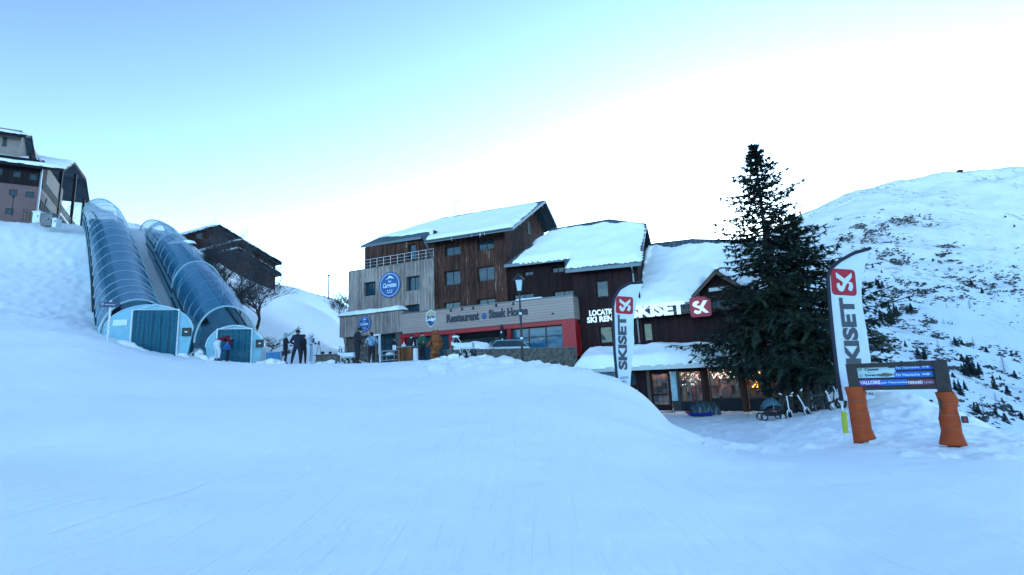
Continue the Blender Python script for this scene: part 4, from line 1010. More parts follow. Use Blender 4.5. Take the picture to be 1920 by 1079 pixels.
# small arrow sign on white pole
pb = P(202, 632, 23.5); pb.z -= .3; ph = P(207.5, 572, 23.5)
t = thing('piste_sign', 'small dark blue arrow sign on a white pole beside the left tunnel', 'sign', Vector((ph.x, ph.y, pb.z)))
build('pole', MB().tube([Vector((ph.x, ph.y, pb.z)), Vector((ph.x, ph.y, ph.z + .2))], .045, 8), MATS['white_paint'], t)
mat('sign_navy', (.01, .03, .09), .5)
b = MB(); q = [(-.55, -.09), (.32, -.14), (.42, -.02), (.34, .09), (-.55, .16), (-.6, .03)]
b.prism([ph + Vector((x + .1, -.05, z)) for x, z in q], [ph + Vector((x + .1, -.08, z)) for x, z in q]); build('arrow_board', b, MATS['sign_navy'], t)
b = MB().tube([ph + Vector((-.33 + .06 * math.cos(a * math.pi / 5), -.09, .04 + .06 * math.sin(a * math.pi / 5))) for a in range(10)], .012, 4, closed=True); b.tube([ph + Vector((-.2, -.09, .02)), ph + Vector((.3, -.09, -.03))], .012, 4)
build('marking', b, MATS['badge_white'], t)
# ------------------------------------------------------------------ apartment building at the top of the left slope
A = Frame(P(118, 340, 50), (1.6, 1.0))
mat('render_pink', (.16, .10, .105), .85, .08, 2); mat('render_cream', (.22, .19, .18), .85, .08, 2); mat('rail_dark', (.012, .012, .016), .7)
board_mat('left_boards', (.010, .008, .012), (.022, .016, .022), tuple(A.U + A.N), .2, .1, .5)
ab = thing('hillside_apartments', 'apartment building with pink walls, dark upper storey and wooden side balconies above the left slope', 'building', A.L(-6, -5, 19))
def az(x, y, n=0): return A.uz(x, y, n)
uR = az(80, 330)[0]; uc = az(118, 340)[0]; uL = -24.0
zlo = 17.0; zband = az(60, 349)[1]; zeave = az(60, 305)[1]
def awin(r, n, m='window'):
    x0, y0, x1, y1 = r; ym = (y0 + y1) / 2; xm = (x0 + x1) / 2
    a, c = az(x0, ym, n)[0], az(x1, ym, n)[0]; z0, z1 = az(xm, y1, n)[1], az(xm, y0, n)[1]
    b = MB(); b.box(A, a, c, n - .05, n + .03, z0, z0 + .07); b.box(A, a, c, n - .05, n + .03, z1 - .12, z1); b.box(A, a, a + .1, n - .05, n + .03, z0 + .07, z1 - .12); b.box(A, c - .06, c, n - .05, n + .03, z0 + .07, z1 - .12)
    f = build('window', b, MATS['frame_dark'], ab); build('pane', MB().box(A, a + .05, c - .05, n - .04, n + .012, z0 + .03, z1 - .06), MATS['window_glass'], f)
build('lower_wall', MB().box(A, uL, uR, -9, 0, zlo, zband), MATS['render_pink'], ab)
build('upper_wall', MB().box(A, uL, uR, -9, .12, zband + .002, zeave + .35), MATS['left_boards'], ab)
for r in ((-6, 316, 5, 328), (25, 322, 39, 333), (56, 327, 70, 338)): awin(r, .12)
for r in ((17, 356, 32, 367), (48, 360, 63, 371), (10, 391, 25, 402), (-18, 352, -4, 362)): awin(r, 0)
build('downpipe', MB().tube([A.L(uR - .05, .25, zlo), A.L(uR - .05, .25, zeave), A.L(uR - .4, .6, zeave + .4)], .09, 6), MATS['galvanised'], ab)
# recessed corner with balconies, side gallery
_e = az(60, 309, .9)[1]; ux = A.loc(onplane(139, 303, A.L(0, .9, _e), (A.N * math.sin(R(24)) + Z * math.cos(R(24))).normalized()))[0] - .35; nq = A.loc(onplane(153, 400, A.L(ux, 0, 0), A.U))[1]
build('recess_wall', MB().box(A, uR + .002, ux - 1.3, -9, -1.6, zlo, zeave + .3), MATS['render_cream'], ab)
lev = [az(100, 395)[1], az(100, 357)[1]]
pass
for zl in lev:
    build('balcony_floor', MB().box(A, uR + .01, ux, -1.58, -.1, zl - .25, zl), MATS['render_cream'], ab)
    build('side_balcony', MB().box(A, ux - 1.298, ux, nq, -1.582, zl - .25, zl), MATS['render_cream'], ab)
    b = MB()
    for zz in (.25, .5, .75, 1.0):
        b.box(A, uR + .02, ux + .06, -.12, -.06, zl + zz - .08, zl + zz + .06); b.box(A, ux, ux + .06, nq, -.122, zl + zz - .08, zl + zz + .06)
    build('balcony_rail', b, MATS['rail_dark'], ab)
build('side_wall', MB().box(A, ux - 1.6, ux - 1.32, -9, -1.61, zlo, zeave + 1.6), MATS['left_boards'], ab)
for xm, ym, yt in ((112, 355, 316), (137, 375, 330), (155, 400, 376)):
    u_ = ux; q = A.loc(onplane(xm, ym, A.L(u_, 0, 0), A.U)); zt_p = onplane(xm + (ym - yt) * .15, yt, A.L(u_, 0, 0), A.U).z
    build('post', MB().box(A, u_ - .14, u_ + .14, q[1] - .14, q[1] + .14, zlo, zt_p), MATS['rail_dark'], ab)
for k, n_ in enumerate((-.6,)): build('brace', MB().tube([A.L(ux, n_, zlo + 2), A.L(ux, n_ - 1.6, lev[1] - .3)], .1, 4), MATS['rail_dark'], ab)
# roof: front slope, broken right end with a steep flap
nf = .9; ze_ = az(60, 309, nf)[1]
e0, e1 = A.L(uL, nf, ze_), A.L(az(118, 318, nf)[0], nf, ze_)
rs = math.tan(R(24)); rp = A.L(0, nf, ze_); rn = (A.N * math.sin(R(24)) + Z * math.cos(R(24))).normalized()
top = onplane(139, 303, rp, rn); q = A.loc(top)
tl = A.L(uL, q[1], q[2])
b = MB().slab([e0, e1, top, tl], -rn * .25)
r2 = onplane(161, 334, A.L(q[0], 0, 0), A.U); r3 = onplane(168, 379, A.L(q[0], 0, 0), A.U); _a, _b = A.loc(r2), A.loc(r3)
b.slab([top - Z * .02, tl - Z * .02, A.L(uL, _a[1], _a[2]), r2], -Z * .25)
b.slab([r2 - Z * .02, A.L(uL, _a[1], _a[2] - .03), A.L(uL, _b[1], _b[2]), r3], -Z * .25)
build('roof', b, MATS['roof_metal'], ab)
b = MB(); edge_board(b, e0, e1, .35, out=A.N); edge_board(b, e1, top, .4, out=A.U); edge_board(b, top, r2, .4, out=A.U); edge_board(b, r2, r3, .4, out=A.U); build('verge_board', b, MATS['left_boards'], ab)
mid1, mid0 = e1.lerp(top, .22), e0.lerp(tl, .22)
snow_sheet([e0 + rn * .0, e1, mid1, mid0], rn, .22, 'roof_snow', ab, .22, .3, .3, 61, .08)
snow_sheet([mid0 + (tl - e0) * .05, mid1 + (top - e1) * .05, top, tl], rn, .16, 'roof_snow', ab, .24, .3, .3, 62, .08)
# upper storey with its own roof
nu = -4.5
hA = az(40, 262, nu)[0]
build('upper_storey', MB().box(A, uL, hA, -14, nu, zeave, az(20, 252, nu)[1] + .6), MATS['render_cream'], ab)
awin((5, 258, 13, 275), nu)
ze2 = az(20, 249, nu + .8)[1]; rp2 = A.L(0, nu + .8, ze2)
t0, t1 = A.L(uL, nu + .8, ze2), A.L(az(50, 246, nu + .8)[0], nu + .8, ze2); tq = onplane(53, 241, rp2, rn); q2 = A.loc(tq); tq = A.L(A.loc(t1)[0], nu - 1.0, ze2 + .8)
b = MB().slab([t0, t1, tq, A.L(uL, nu - 1.0, ze2 + .8)], -Z * .3)
b.slab([tq - Z * .02, A.L(uL, nu - 1, ze2 + .78), A.L(uL, nu - 7, ze2 - 5.2), A.L(A.loc(t1)[0] + .3, nu - 7, ze2 - 5.2)], -Z * .3); build('upper_roof', b, MATS['roof_metal'], ab)
b = MB(); edge_board(b, t0, t1, .35, out=A.N); edge_board(b, tq, A.L(A.loc(t1)[0] + .3, nu - 7, ze2 - 5.2), .4, out=A.U); build('verge_board', b, MATS['left_boards'], ab)
snow_sheet([t0, t1, tq, A.L(uL, nu - 1.0, ze2 + .8)], (A.N * .4 + Z), .2, 'roof_snow', ab, .25, .3, .3, 63, .08)
# boxes and fence at the foot
def small_box(x0, y0, x1, y1, D, m, nm, label, cat):
    a, c = P(x0, y1, D), P(x1, y1, D); tp = P(x0, y0, D)
    b = MB(); w = (c - a).length; ctr = (a + c) / 2
    t = thing(nm, label, cat, Vector((ctr.x, ctr.y, a.z - .3)))
    hgt = tp.z - a.z + .3
    b.cube(Vector((ctr.x, ctr.y + .3, a.z - .3 + hgt / 2)), w, .6, hgt); build('housing', b, MATS[m], t, bevel=.02)
    b = MB(); b.cube(Vector((ctr.x, ctr.y + .28, a.z - .3 + hgt + .04)), w * 1.06, .7, .08); build('lid', b, MATS[m], t)
    b = MB(); b.cube(Vector((ctr.x + w * .22, ctr.y - .02, a.z + hgt * .3)), .04, .05, .2); build('handle', b, MATS['black_plastic'], t)
small_box(60, 398, 74, 412, 46, 'white_paint', 'utility_box', 'pale blue utility box, leftmost of three at the foot of the apartments', 'utility box')
small_box(76, 402, 96, 418, 46, 'concrete', 'utility_box', 'cream utility box, largest and middle of three at the foot of the apartments', 'utility box')
small_box(97, 411, 105, 420, 46, 'white_paint', 'utility_box', 'small low white utility box, rightmost of three at the foot of the apartments', 'utility box')
b = MB(); t = thing('fence', 'low brown timber fence on the snow in front of the pink wall', 'fence', P(55, 408, 47))
for i, x in enumerate((43, 49, 55, 61)): p = P(x, 407 + i, 47); build('post', MB().tube([p - Z * .4, p + Z * .8], .06, 5), MATS['wood_trim'], t)
for k in range(2): build('rail', MB().tube([P(43, 404 - 6 * k, 47), P(62, 407 - 6 * k, 47)], .05, 5), MATS['wood_trim'], t)
lp_ = P(21, 405, 47); t = thing('lamp_post', 'thin dark lamp post in front of the pink apartment wall', 'lamp post', lp_)
build('pole', MB().tube([lp_, lp_ + Z * 1.9], .035, 5), MATS['rail_dark'], t); build('lamp_head', MB().ell(lp_ + Z * 1.95, .12, .12, .1, 8, 6), MATS['rail_dark'], t)

# ------------------------------------------------------------------ chalet behind the bare trees
Bf = Frame(P(323, 470, 60), (.43, 1.0))
board_mat('chalet_boards', (.030, .013, .011), (.070, .030, .024), tuple(Bf.U), .25, .08, .5)
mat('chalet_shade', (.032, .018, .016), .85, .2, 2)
ch = thing('chalet', 'dark brown chalet with stepped low gables standing behind bare trees', 'chalet', Bf.L(6, 0, 16))
def bz(x, y, n=0): return Bf.uz(x, y, n)
def gable(parent, pts_eaves, n, depth, zbase, wallm, thick=.35, over=.7):
    (lx, ly), (ax, ay), (rx, ry) = pts_eaves
    L_, A_, R2 = [Vector(Bf.L(*bz(x, y, n)[:1], n, bz(x, y, n)[1])) for x, y in pts_eaves]
    for nm_, (p, q_) in (('roof', (L_, A_)), ('roof', (A_, R2))):
        b = MB().slab([p, q_, q_ - Bf.N * depth, p - Bf.N * depth], -Z * thick); build(nm_, b, MATS['roof_metal'], parent)
    b = MB(); w = [L_ + (A_ - L_) * .06 - Z * thick, A_ - Z * thick, R2 + (A_ - R2) * .06 - Z * thick]
    wl = [Vector((w[0].x, w[0].y, zbase)), *w, Vector((w[2].x, w[2].y, zbase))]
    wl = [p - Bf.N * over for p in wl]
    b.prism(wl, [p - Bf.N * (depth - over - .3) for p in wl]); build('wall', b, wallm, parent)
    for p, q_, s_ in ((L_, A_, 1), (A_, R2, 2)):
        b = MB(); edge_board(b, p + Z * .05, q_ + Z * .05, .5, out=Bf.N); build('verge_board', b, MATS['left_boards'], parent)
        nrm = (q_ - p).cross(-Bf.N); snow_sheet([p, q_, q_ - Bf.N * 5, p - Bf.N * 5], nrm, .16, 'roof_snow', parent, .3, .3, .3, int(lx + s_), .15)
gable(ch, ((322, 446), (411, 421.5), (526, 493)), 0, 14, 12, MATS['chalet_boards'])
gable(ch, ((378, 471), (452, 449.5), (528, 492)), 1.6, 3, 13, MATS['chalet_boards'])
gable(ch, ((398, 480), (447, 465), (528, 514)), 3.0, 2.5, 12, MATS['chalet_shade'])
for x, y in ((373, 442), (432, 446)):
    u, z = bz(x, y, -.69); f = build('window', MB().box(Bf, u - .45, u + .45, -.7, -.64, z - .45, z + .45), MATS['frame_dark'], ch); build('pane', MB().box(Bf, u - .36, u + .36, -.66, -.63, z - .36, z + .36), MATS['window_glass'], f)

# ------------------------------------------------------------------ bare trees on the slope
mat('bare_bark', (.035, .032, .034), .9, .3, 10); mat('twigs', (.06, .062, .07), .9)
def bare_tree(px, py, D, h, spread, label, lean=0.0, seed=1, group='bare trees', name='bare_tree', depth=6, low=.12):
    r = random.Random(seed); p = P(px, py, D); base = Vector((p.x, p.y, min(p.z, G(p.x, p.y) + .2) - .3))
    t = thing(name, label, 'tree', base, group); trunk = MB(); tw = MB()
    def grow(p, d, l, rad, lv):
        n = 4; pts = [p]; q = p.copy(); dd_ = d.copy()
        for i in range(n):
            dd_ = (dd_ + Vector((r.uniform(-1, 1), r.uniform(-1, 1), r.uniform(-.4, .8))) * .22).normalized(); q = q + dd_ * l / n; pts.append(q.copy())
        rad = max(rad, .011 if lv > 3 else .018); rs_ = [rad * (1 - .5 * i / n) for i in range(n + 1)]
        (trunk if lv < 2 else tw).tube(pts, rs_, 5 if lv < 2 else 3, cap=False)
        if lv >= depth: return
        k = r.randint(4, 6) if lv == 0 else (r.randint(3, 4) if lv < 3 else 3)
        for i in range(k):
            f = r.uniform(low if lv else .35, 1); j = min(int(f * n), n - 1); o = pts[j].lerp(pts[j + 1], f * n - j)
            a = r.uniform(0, 2 * math.pi); side = Vector((math.cos(a) * spread, math.sin(a) * spread, 0))
            nd = (dd_ * .75 + side * r.uniform(.5, 1.0) + Vector((0, 0, .15))).normalized()
            grow(o, nd, l * (r.uniform(.8, 1.15) if lv == 0 else r.uniform(.58, .85)), rs_[j] * .58, lv + 1)
    grow(base, Vector((lean, 0, 1)).normalized(), h * .30, h * .020, 0)
    build('trunk', trunk, MATS['bare_bark'], t); build('crown', tw, MATS['twigs'], t)
bare_tree(400, 560, 46, 6.2, .9, 'leafless tree nearest the right tunnel, in front of the chalet', .15, 3)
bare_tree(414, 562, 46, 8.8, 1.0, 'broad leafless tree with upright trunk below the chalet, second of the row', .05, 8)
bare_tree(446, 574, 43, 8.8, 1.2, 'leafless tree with leaning trunk below the right corner of the chalet', .35, 12)
bare_tree(380, 520, 50, 4.6, 1.1, 'small leafless tree beside the chalet wall, behind the right tunnel', .1, 31, depth=4)
bare_tree(480, 580, 42, 7.4, 1.5, 'low wide leafless tree at the right end of the row under the chalet', .5, 44)
bare_tree(640, 585, 70, 7.2, .9, 'leafless tree at the left corner of the hotel', .1, 5)
bare_tree(527, 612, 36, 1.6, 2.2, 'small leafless shrub poking out of the snow slope above the skiers', .5, 22, 'shrubs on the slope', 'shrub', 4)
bare_tree(508, 596, 38, 2.2, 2.2, 'wider leafless shrub higher on the snow slope under the chalet trees', .6, 23, 'shrubs on the slope', 'shrub', 4)
# distant lamp and wire fence along the ridge
p = P(616, 556, 88); t = thing('lamp_post', 'distant slender lamp post on the ridge left of the hotel', 'lamp post', p)
build('pole', MB().tube([p - Z * .5, p + Z * 3.6], .11, 5), MATS['rail_dark'], t); build('lamp_head', MB().ell(p + Z * 3.75, .22, .22, .2, 8, 6), MATS['rail_dark'], t)
t = thing('wire_fence', 'low wire fence running down the ridge from the chalet', 'fence', P(575, 545, 84)); prev = None
for i in range(9):
    x = 525 + 12 * i; y = 527 + 3.3 * i; p = P(x, y, 84 + i * .4); build('post', MB().tube([p - Z * .8, p + Z * .5], .05, 4), MATS['rail_dark'], t)
    if prev is not None: build('wire', MB().tube([prev + Z * .4, p + Z * .4], .03, 3), MATS['rail_dark'], t)
    prev = p
# ------------------------------------------------------------------ people: one skinned continuous body each
mat('skin', (.42, .26, .20), .6); mat('eye_dark', (.01, .01, .01), .3)
def cloth(n, c, v=.15): return mat(n, c, .85, v, 14, .15)
cloth('cloth_black', (.010, .011, .016)); cloth('cloth_navy', (.008, .013, .030)); cloth('cloth_maroon', (.12, .006, .02)); cloth('cloth_white', (.55, .60, .66), .06)
cloth('cloth_pale', (.34, .42, .50), .1); cloth('cloth_green', (.02, .085, .05)); cloth('cloth_blue', (.02, .10, .34)); cloth('cloth_brown', (.05, .03, .025))
mat('cloth_pattern', (.30, .42, .52), .85, 0, 9, 0, col2=(.015, .07, .17)); mat('boot', (.012, .012, .014), .5); mat('boot_pale', (.45, .55, .6), .5)
mat('hair_dark', (.012, .010, .010), .7); mat('face_mask', (.45, .58, .62), .7)
POSE = dict(pelvis=(0, 0, .95), waist=(0, 0, 1.08), chest=(0, 0, 1.32), neck=(0, .01, 1.50), head=(0, .03, 1.62), top=(0, .02, 1.70),
            hipl=(-.09, 0, .90), kneel=(-.11, .02, .49), ankl=(-.12, -.01, .09), toel=(-.13, .15, .05), hipr=(.09, 0, .90), kneer=(.11, .02, .49), ankr=(.12, -.01, .09), toer=(.13, .15, .05),
            shl=(-.18, 0, 1.42), ell=(-.25, -.02, 1.14), wrl=(-.24, .07, .90), shr=(.18, 0, 1.42), elr=(.25, -.02, 1.14), wrr=(.24, .07, .90))
RADS = dict(pelvis=.15, waist=.135, chest=.165, neck=.06, head=.098, top=.07, hipl=.10, kneel=.07, ankl=.052, toel=.045, hipr=.10, kneer=.07, ankr=.052, toer=.045,
            shl=.085, ell=.058, wrl=.036, shr=.085, elr=.058, wrr=.036)
EDG = [('pelvis', 'waist'), ('waist', 'chest'), ('chest', 'neck'), ('neck', 'head'), ('head', 'top'), ('pelvis', 'hipl'), ('hipl', 'kneel'), ('kneel', 'ankl'), ('ankl', 'toel'), ('pelvis', 'hipr'), ('hipr', 'kneer'), ('kneer', 'ankr'), ('ankr', 'toer'),
       ('chest', 'shl'), ('shl', 'ell'), ('ell', 'wrl'), ('chest', 'shr'), ('shr', 'elr'), ('elr', 'wrr')]
def person(base, face_az, label, jacket, pants, pose=None, height=1.75, hat=None, hair='hair_dark', bulk=1.0, boots='boot', gloves=None, mask=False, coat=False, group=None, helmet=False, goggles=False, pack=None, face=True, hands='hands'):
    """face_az: direction faced, radians clockwise from +y; base: point between the feet"""
    s = height / 1.75; J = dict(POSE); J.update(pose or {})
    Rz = Matrix.Rotation(-face_az, 3, 'Z'); base = Vector(base)
    def W(v): return base + Rz @ (Vector(v) * s)
    names = list(J.keys()); idx = {n: i for i, n in enumerate(names)}
    co = [Vector(J[n]) * s for n in names]; rad = [RADS[n] * s * (bulk if n in ('pelvis', 'waist', 'chest', 'shl', 'shr', 'ell', 'elr', 'hipl', 'hipr', 'kneel', 'kneer') else 1) for n in names]
    ed = [(idx[a], idx[b]) for a, b in EDG]; tagn = list(names)
    fore = {}
    for sd in 'lr':      # palm, thumb from its side, four bent fingers of different length
        w = Vector(J['wr' + sd]); e = Vector(J['el' + sd]); d = (w - e).normalized(); sg = 1 if sd == 'r' else -1
        lat = d.cross(Vector((sg, 0, 0))).normalized() if abs(d.x) < .9 else Vector((0, 1, 0)); nrm = d.cross(lat).normalized()
        palm = w + d * .075; co.append(palm * s); rad.append(.034 * s); pi_ = len(co) - 1; ed.append((idx['wr' + sd], pi_)); tagn.append('hand')
        fore[sd] = (palm * s, d, lat, nrm)
    me = bpy.data.meshes.new('body'); me.from_pydata([tuple(c) for c in co], ed, [])
    ob = bpy.data.objects.new('body', me); COL.objects.link(ob)
    md = ob.modifiers.new('skin', 'SKIN'); sk = me.skin_vertices[0].data if me.skin_vertices else None
    if sk is None:
        bm_ = bmesh.new(); bm_.from_mesh(me); bm_.verts.layers.skin.verify(); bm_.to_mesh(me); bm_.free(); sk = me.skin_vertices[0].data
    for i, r_ in enumerate(rad): sk[i].radius = (r_, r_ * (.82 if tagn[i] in ('chest', 'waist', 'pelvis') else 1)); sk[i].use_root = (i == 0)
    ss = ob.modifiers.new('sub', 'SUBSURF'); ss.levels = 2; ss.render_levels = 2
    dg = bpy.context.evaluated_depsgraph_get(); dg.update()
    em = ob.evaluated_get(dg).to_mesh(); V = [v.co.copy() for v in em.vertices]; Fc = [tuple(p.vertices) for p in em.polygons]
    ob.evaluated_get(dg).to_mesh_clear(); bpy.data.objects.remove(ob)
    mats = [MATS[jacket], MATS[pants], MATS['skin'], MATS[boots], MATS[gloves or 'skin'], MATS['eye_dark']]
    kind = {}
    for n in names:
        kind[n] = 0
        if n in ('hipl', 'hipr', 'kneel', 'kneer', 'pelvis') and not (coat and n in ('hipl', 'hipr', 'pelvis')): kind[n] = 1
        if n in ('ankl', 'ankr'): kind[n] = 1
        if n in ('toel', 'toer'): kind[n] = 3
        if n in ('head', 'top'): kind[n] = 2
    kind['hand'] = 4
    segs = [(co[a], co[b], tagn[a], tagn[b]) for a, b in ed]
    mi = []
    for f in Fc:
        c = sum((V[i] for i in f), Vector()) / len(f); best = None
        for a, b, ta, tb in segs:
            ab_ = b - a; t_ = max(0, min(1, (c - a).dot(ab_) / max(ab_.length_squared, 1e-9))); dist = (c - a - ab_ * t_).length
            if best is None or dist < best[0]:
                thr = .5
                if ta == 'neck' and tb == 'head': thr = .35
                if ta == 'pelvis' and tb == 'waist': thr = .2
                if 'ank' in ta: thr = -1
                if 'knee' in ta: k_ = 3 if t_ > .8 else 1; best = (dist, k_); continue
                best = (dist, kind[ta if t_ < thr else tb])
        mi.append(best[1])
    mb = MB(); mb.add([base + Rz @ v for v in V], Fc); mb.m = mi
    hd = Vector(J['head']) * s; up = (Vector(J['top']) - Vector(J['head'])).normalized(); fwd = Vector((0, 1, 0)); fwd = (fwd - up * fwd.dot(up)).normalized(); lt = up.cross(fwd)
    LL = lambda v: base + Rz @ v
    if face:    # nose, ears, eyes, mouth line
        mb.tube([LL(hd + fwd * .085 * s + up * .015), LL(hd + fwd * .118 * s - up * .022)], [.010, .017], 5, 2)
        for sg in (-1, 1):
            mb.ell(LL(hd + lt * sg * .033 * s + fwd * .088 * s + up * .012), .010, .010, .007, 6, 4, 5)
            mb.ell(LL(hd + lt * sg * .096 * s - up * .01), .012, .022, .030, 6, 4, 2)
        mb.tube([LL(hd - lt * .025 * s + fwd * .086 * s - up * .05), LL(hd + lt * .025 * s + fwd * .086 * s - up * .05)], .005, 4, 5)
    for sd in 'lr':
        p, d, lat, nrm = fore[sd]; gm_i = 4
        for k, (o_, ln) in enumerate(((-.027, .062), (-.009, .074), (.009, .070), (.026, .054))):
            q0 = p + lat * o_ * s - d * .01 * s; q1 = q0 + d * ln * .55 * s + nrm * .004; q2 = q1 + (d * .7 + nrm * .5).normalized() * ln * .5 * s
            mb.tube([LL(q0), LL(q1), LL(q2)], [.011 * s, .010 * s, .008 * s], 5, gm_i)
        q0 = p - d * .035 * s - lat * .025 * s; q1 = q0 + (d * .6 - lat * .7).normalized() * .035 * s; q2 = q1 + (d * .9 - lat * .1).normalized() * .028 * s
        mb.tube([LL(q0), LL(q1), LL(q2)], [.013 * s, .012 * s, .009 * s], 5, gm_i)
    t = thing('person', label, 'person', base, group)
    build('body', mb, mats, t, smooth=True)
    tilt = Rz @ Matrix((lt, fwd, up)).transposed()
    if hat:
        b = MB(); b.ell(LL(hd + up * .045 * s - fwd * .012), .112 * s, .122 * s, .105 * s, 14, 8, M=tilt); build('helmet' if helmet else 'hat', b, MATS[hat], t, smooth=True)
    elif hair:
        b = MB(); b.ell(LL(hd + up * .035 * s - fwd * .022), .104 * s, .110 * s, .100 * s, 14, 8, M=tilt, lump=.1); build('hair', b, MATS[hair], t, smooth=True)
    if goggles:
        b = MB(); b.tube([LL(hd + up * .055 * s + (lt * math.sin(a) * .118 + fwd * (math.cos(a) * .128 - .01)) * s) for a in np.linspace(0, 2 * math.pi, 17)[:-1]], .022 * s, 6, closed=True); build('goggles', b, MATS['badge_white'], t, smooth=True)
    if mask:
        b = MB(); b.ell(LL(hd + fwd * .062 * s - up * .04 * s), .07 * s, .045 * s, .05 * s, 10, 6, M=tilt); build('face_mask', b, MATS['face_mask'], t, smooth=True)
    if pack:
        ch_ = Vector(J['chest']) * s; b = MB(); b.ell(LL(ch_ - fwd * .2 * s - up * .04), .15 * s, .09 * s, .24 * s, 12, 8, M=tilt); build('backpack', b, MATS[pack], t, smooth=True)
    return t, W, Rz
def stand(px, D): p = P(px, 600, D); return Vector((p.x, p.y, G(p.x, p.y)))
TZ = 2.72
def onterr(px, D):
    q = P(px, 650, D); return Vector((q.x, q.y, G(q.x, q.y) - .02))
def away(b): return math.atan2(b.x, b.y)       # azimuth pointing away from the camera

# group near the tunnels
b_ = onterr(535, 27.5); az_ = away(b_)
t, W, Rz = person(b_, az_ + 1.35, 'person in black jacket and white goggles band carrying skis on the shoulder', 'cloth_black', 'cloth_black', height=1.66, hat='cloth_black', helmet=True, goggles=True, gloves='cloth_black',
                  pose=dict(wrr=(.16, .26, 1.28), elr=(.27, .1, 1.18), wrl=(-.14, .3, 1.08), ell=(-.25, .04, 1.14), kneel=(-.1, .08, .49)), bulk=1.08)
build('white_bib', MB().cube(W((.02, .15, 1.0)), .26, .06, .26, -az_ - 1.35), MATS['cloth_white'], t)
mat('ski_green', (.08, .20, .20), .4, .4, 7, col2=(.55, .62, .64)); mat('ski_dark', (.01, .015, .02), .4)
def long_item(name, label, cat, a, b, w, th, m, up=Z, tipm=None, group=None):
    a, b = Vector(a), Vector(b); t = thing(name, label, cat, (a + b) / 2, group); d = (b - a).normalized(); s_ = d.cross(up).normalized() if abs(d.dot(up)) < .98 else Vector((1, 0, 0)); n = s_.cross(d).normalized()
    for k in (-1, 1):
        c = n * k * (th * .75); pts = [a, a.lerp(b, .08), a.lerp(b, .5), a.lerp(b, .9), b + n * k * .05]
        ws = [w * .6, w, w * .8, w, w * .35]; mb_ = MB(); V = []
        for p, ww in zip(pts, ws): V += [p + c - s_ * ww / 2, p + c + s_ * ww / 2, p + c + s_ * ww / 2 + n * th, p + c - s_ * ww / 2 + n * th]
        F_ = [(0, 1, 2, 3), (16, 19, 18, 17)]
        for i in range(4):
            for j in range(4): F_.append((4 * i + j, 4 * (i + 1) + j, 4 * (i + 1) + (j + 1) % 4, 4 * i + (j + 1) % 4))
        mb_.add(V, F_); sk_ = build('ski', mb_, MATS[m], t)
        q = a.lerp(b, .5) + c + n * th * 1.5; build('binding', MB().cube(q, .06, .06, .05, 0), MATS['ski_dark'], sk_)
    return t
long_item('skis', 'pair of green and white skis carried slanting on the shoulder', 'skis', P(515, 646, 27.4), P(564, 614.5, 27.6), .17, .045, 'ski_green')
b_ = onterr(558, 27.0); az_ = away(b_)
person(b_, az_ + .15, 'person seen from behind in a wide dark hooded coat, legs apart, among the skiers', 'cloth_navy', 'cloth_navy', height=1.83, hat='cloth_navy', gloves='cloth_black', bulk=1.28,
       pose=dict(hipl=(-.11, 0, .9), kneel=(-.2, 0, .49), ankl=(-.27, 0, .09), toel=(-.29, .15, .05), hipr=(.1, 0, .9), kneer=(.13, .02, .49), ankr=(.14, 0, .09), wrl=(-.14, .16, 1.0), ell=(-.34, .0, 1.13), wrr=(.14, .16, 1.0), elr=(.34, 0, 1.13)), face=True)
b_ = onterr(569, 28.2); az_ = away(b_)
person(b_, az_ + 3.0, 'person in black facing the camera, half hidden behind the hooded coat', 'cloth_black', 'cloth_black', height=1.62, hat='cloth_black', gloves='cloth_black', bulk=1.15)
b_ = onterr(581, 27.0); az_ = away(b_)
t, W, Rz = person(b_, az_ + 2.1, 'person in pale grey white ski suit and white helmet holding ski poles', 'cloth_pale', 'cloth_pale', height=1.68, hat='cloth_white', helmet=True, goggles=True, gloves='cloth_black', boots='boot_pale', bulk=1.12,
                  pose=dict(wrl=(-.22, .36, 1.12), ell=(-.27, .12, 1.16), wrr=(.22, .36, 1.1), elr=(.27, .12, 1.15), neck=(0, .06, 1.48), head=(0, .11, 1.59), top=(0, .12, 1.67), kneel=(-.1, .08, .49)))
b = MB(); b.tube([W((-.19, .13, 1.42)), W((0, .19, 1.22)), W((.17, .13, 1.04))], .03, 5); build('dark_stripe', b, MATS['cloth_navy'], t)
h_ = P(597, 645, 26.9)
t = thing('ski_poles', 'thin dark pair of ski poles beside the person in the pale suit', 'ski poles', Vector((h_.x, h_.y, G(h_.x, h_.y))))
for k, (xa, xb) in enumerate(((597, 591), (599, 604))):
    q0 = P(xa, 645, 26.9); q1 = P(xb, 683, 26.9); pl = build('pole', MB().tube([q0, q1], .012, 5), MATS['ski_dark'], t); build('grip', MB().tube([q0, q0 + Z * .14], .022, 6), MATS['ski_dark'], pl); build('basket', MB().disc(q1 + Z * .06, Z, .05, .01, 8), MATS['ski_dark'], pl)
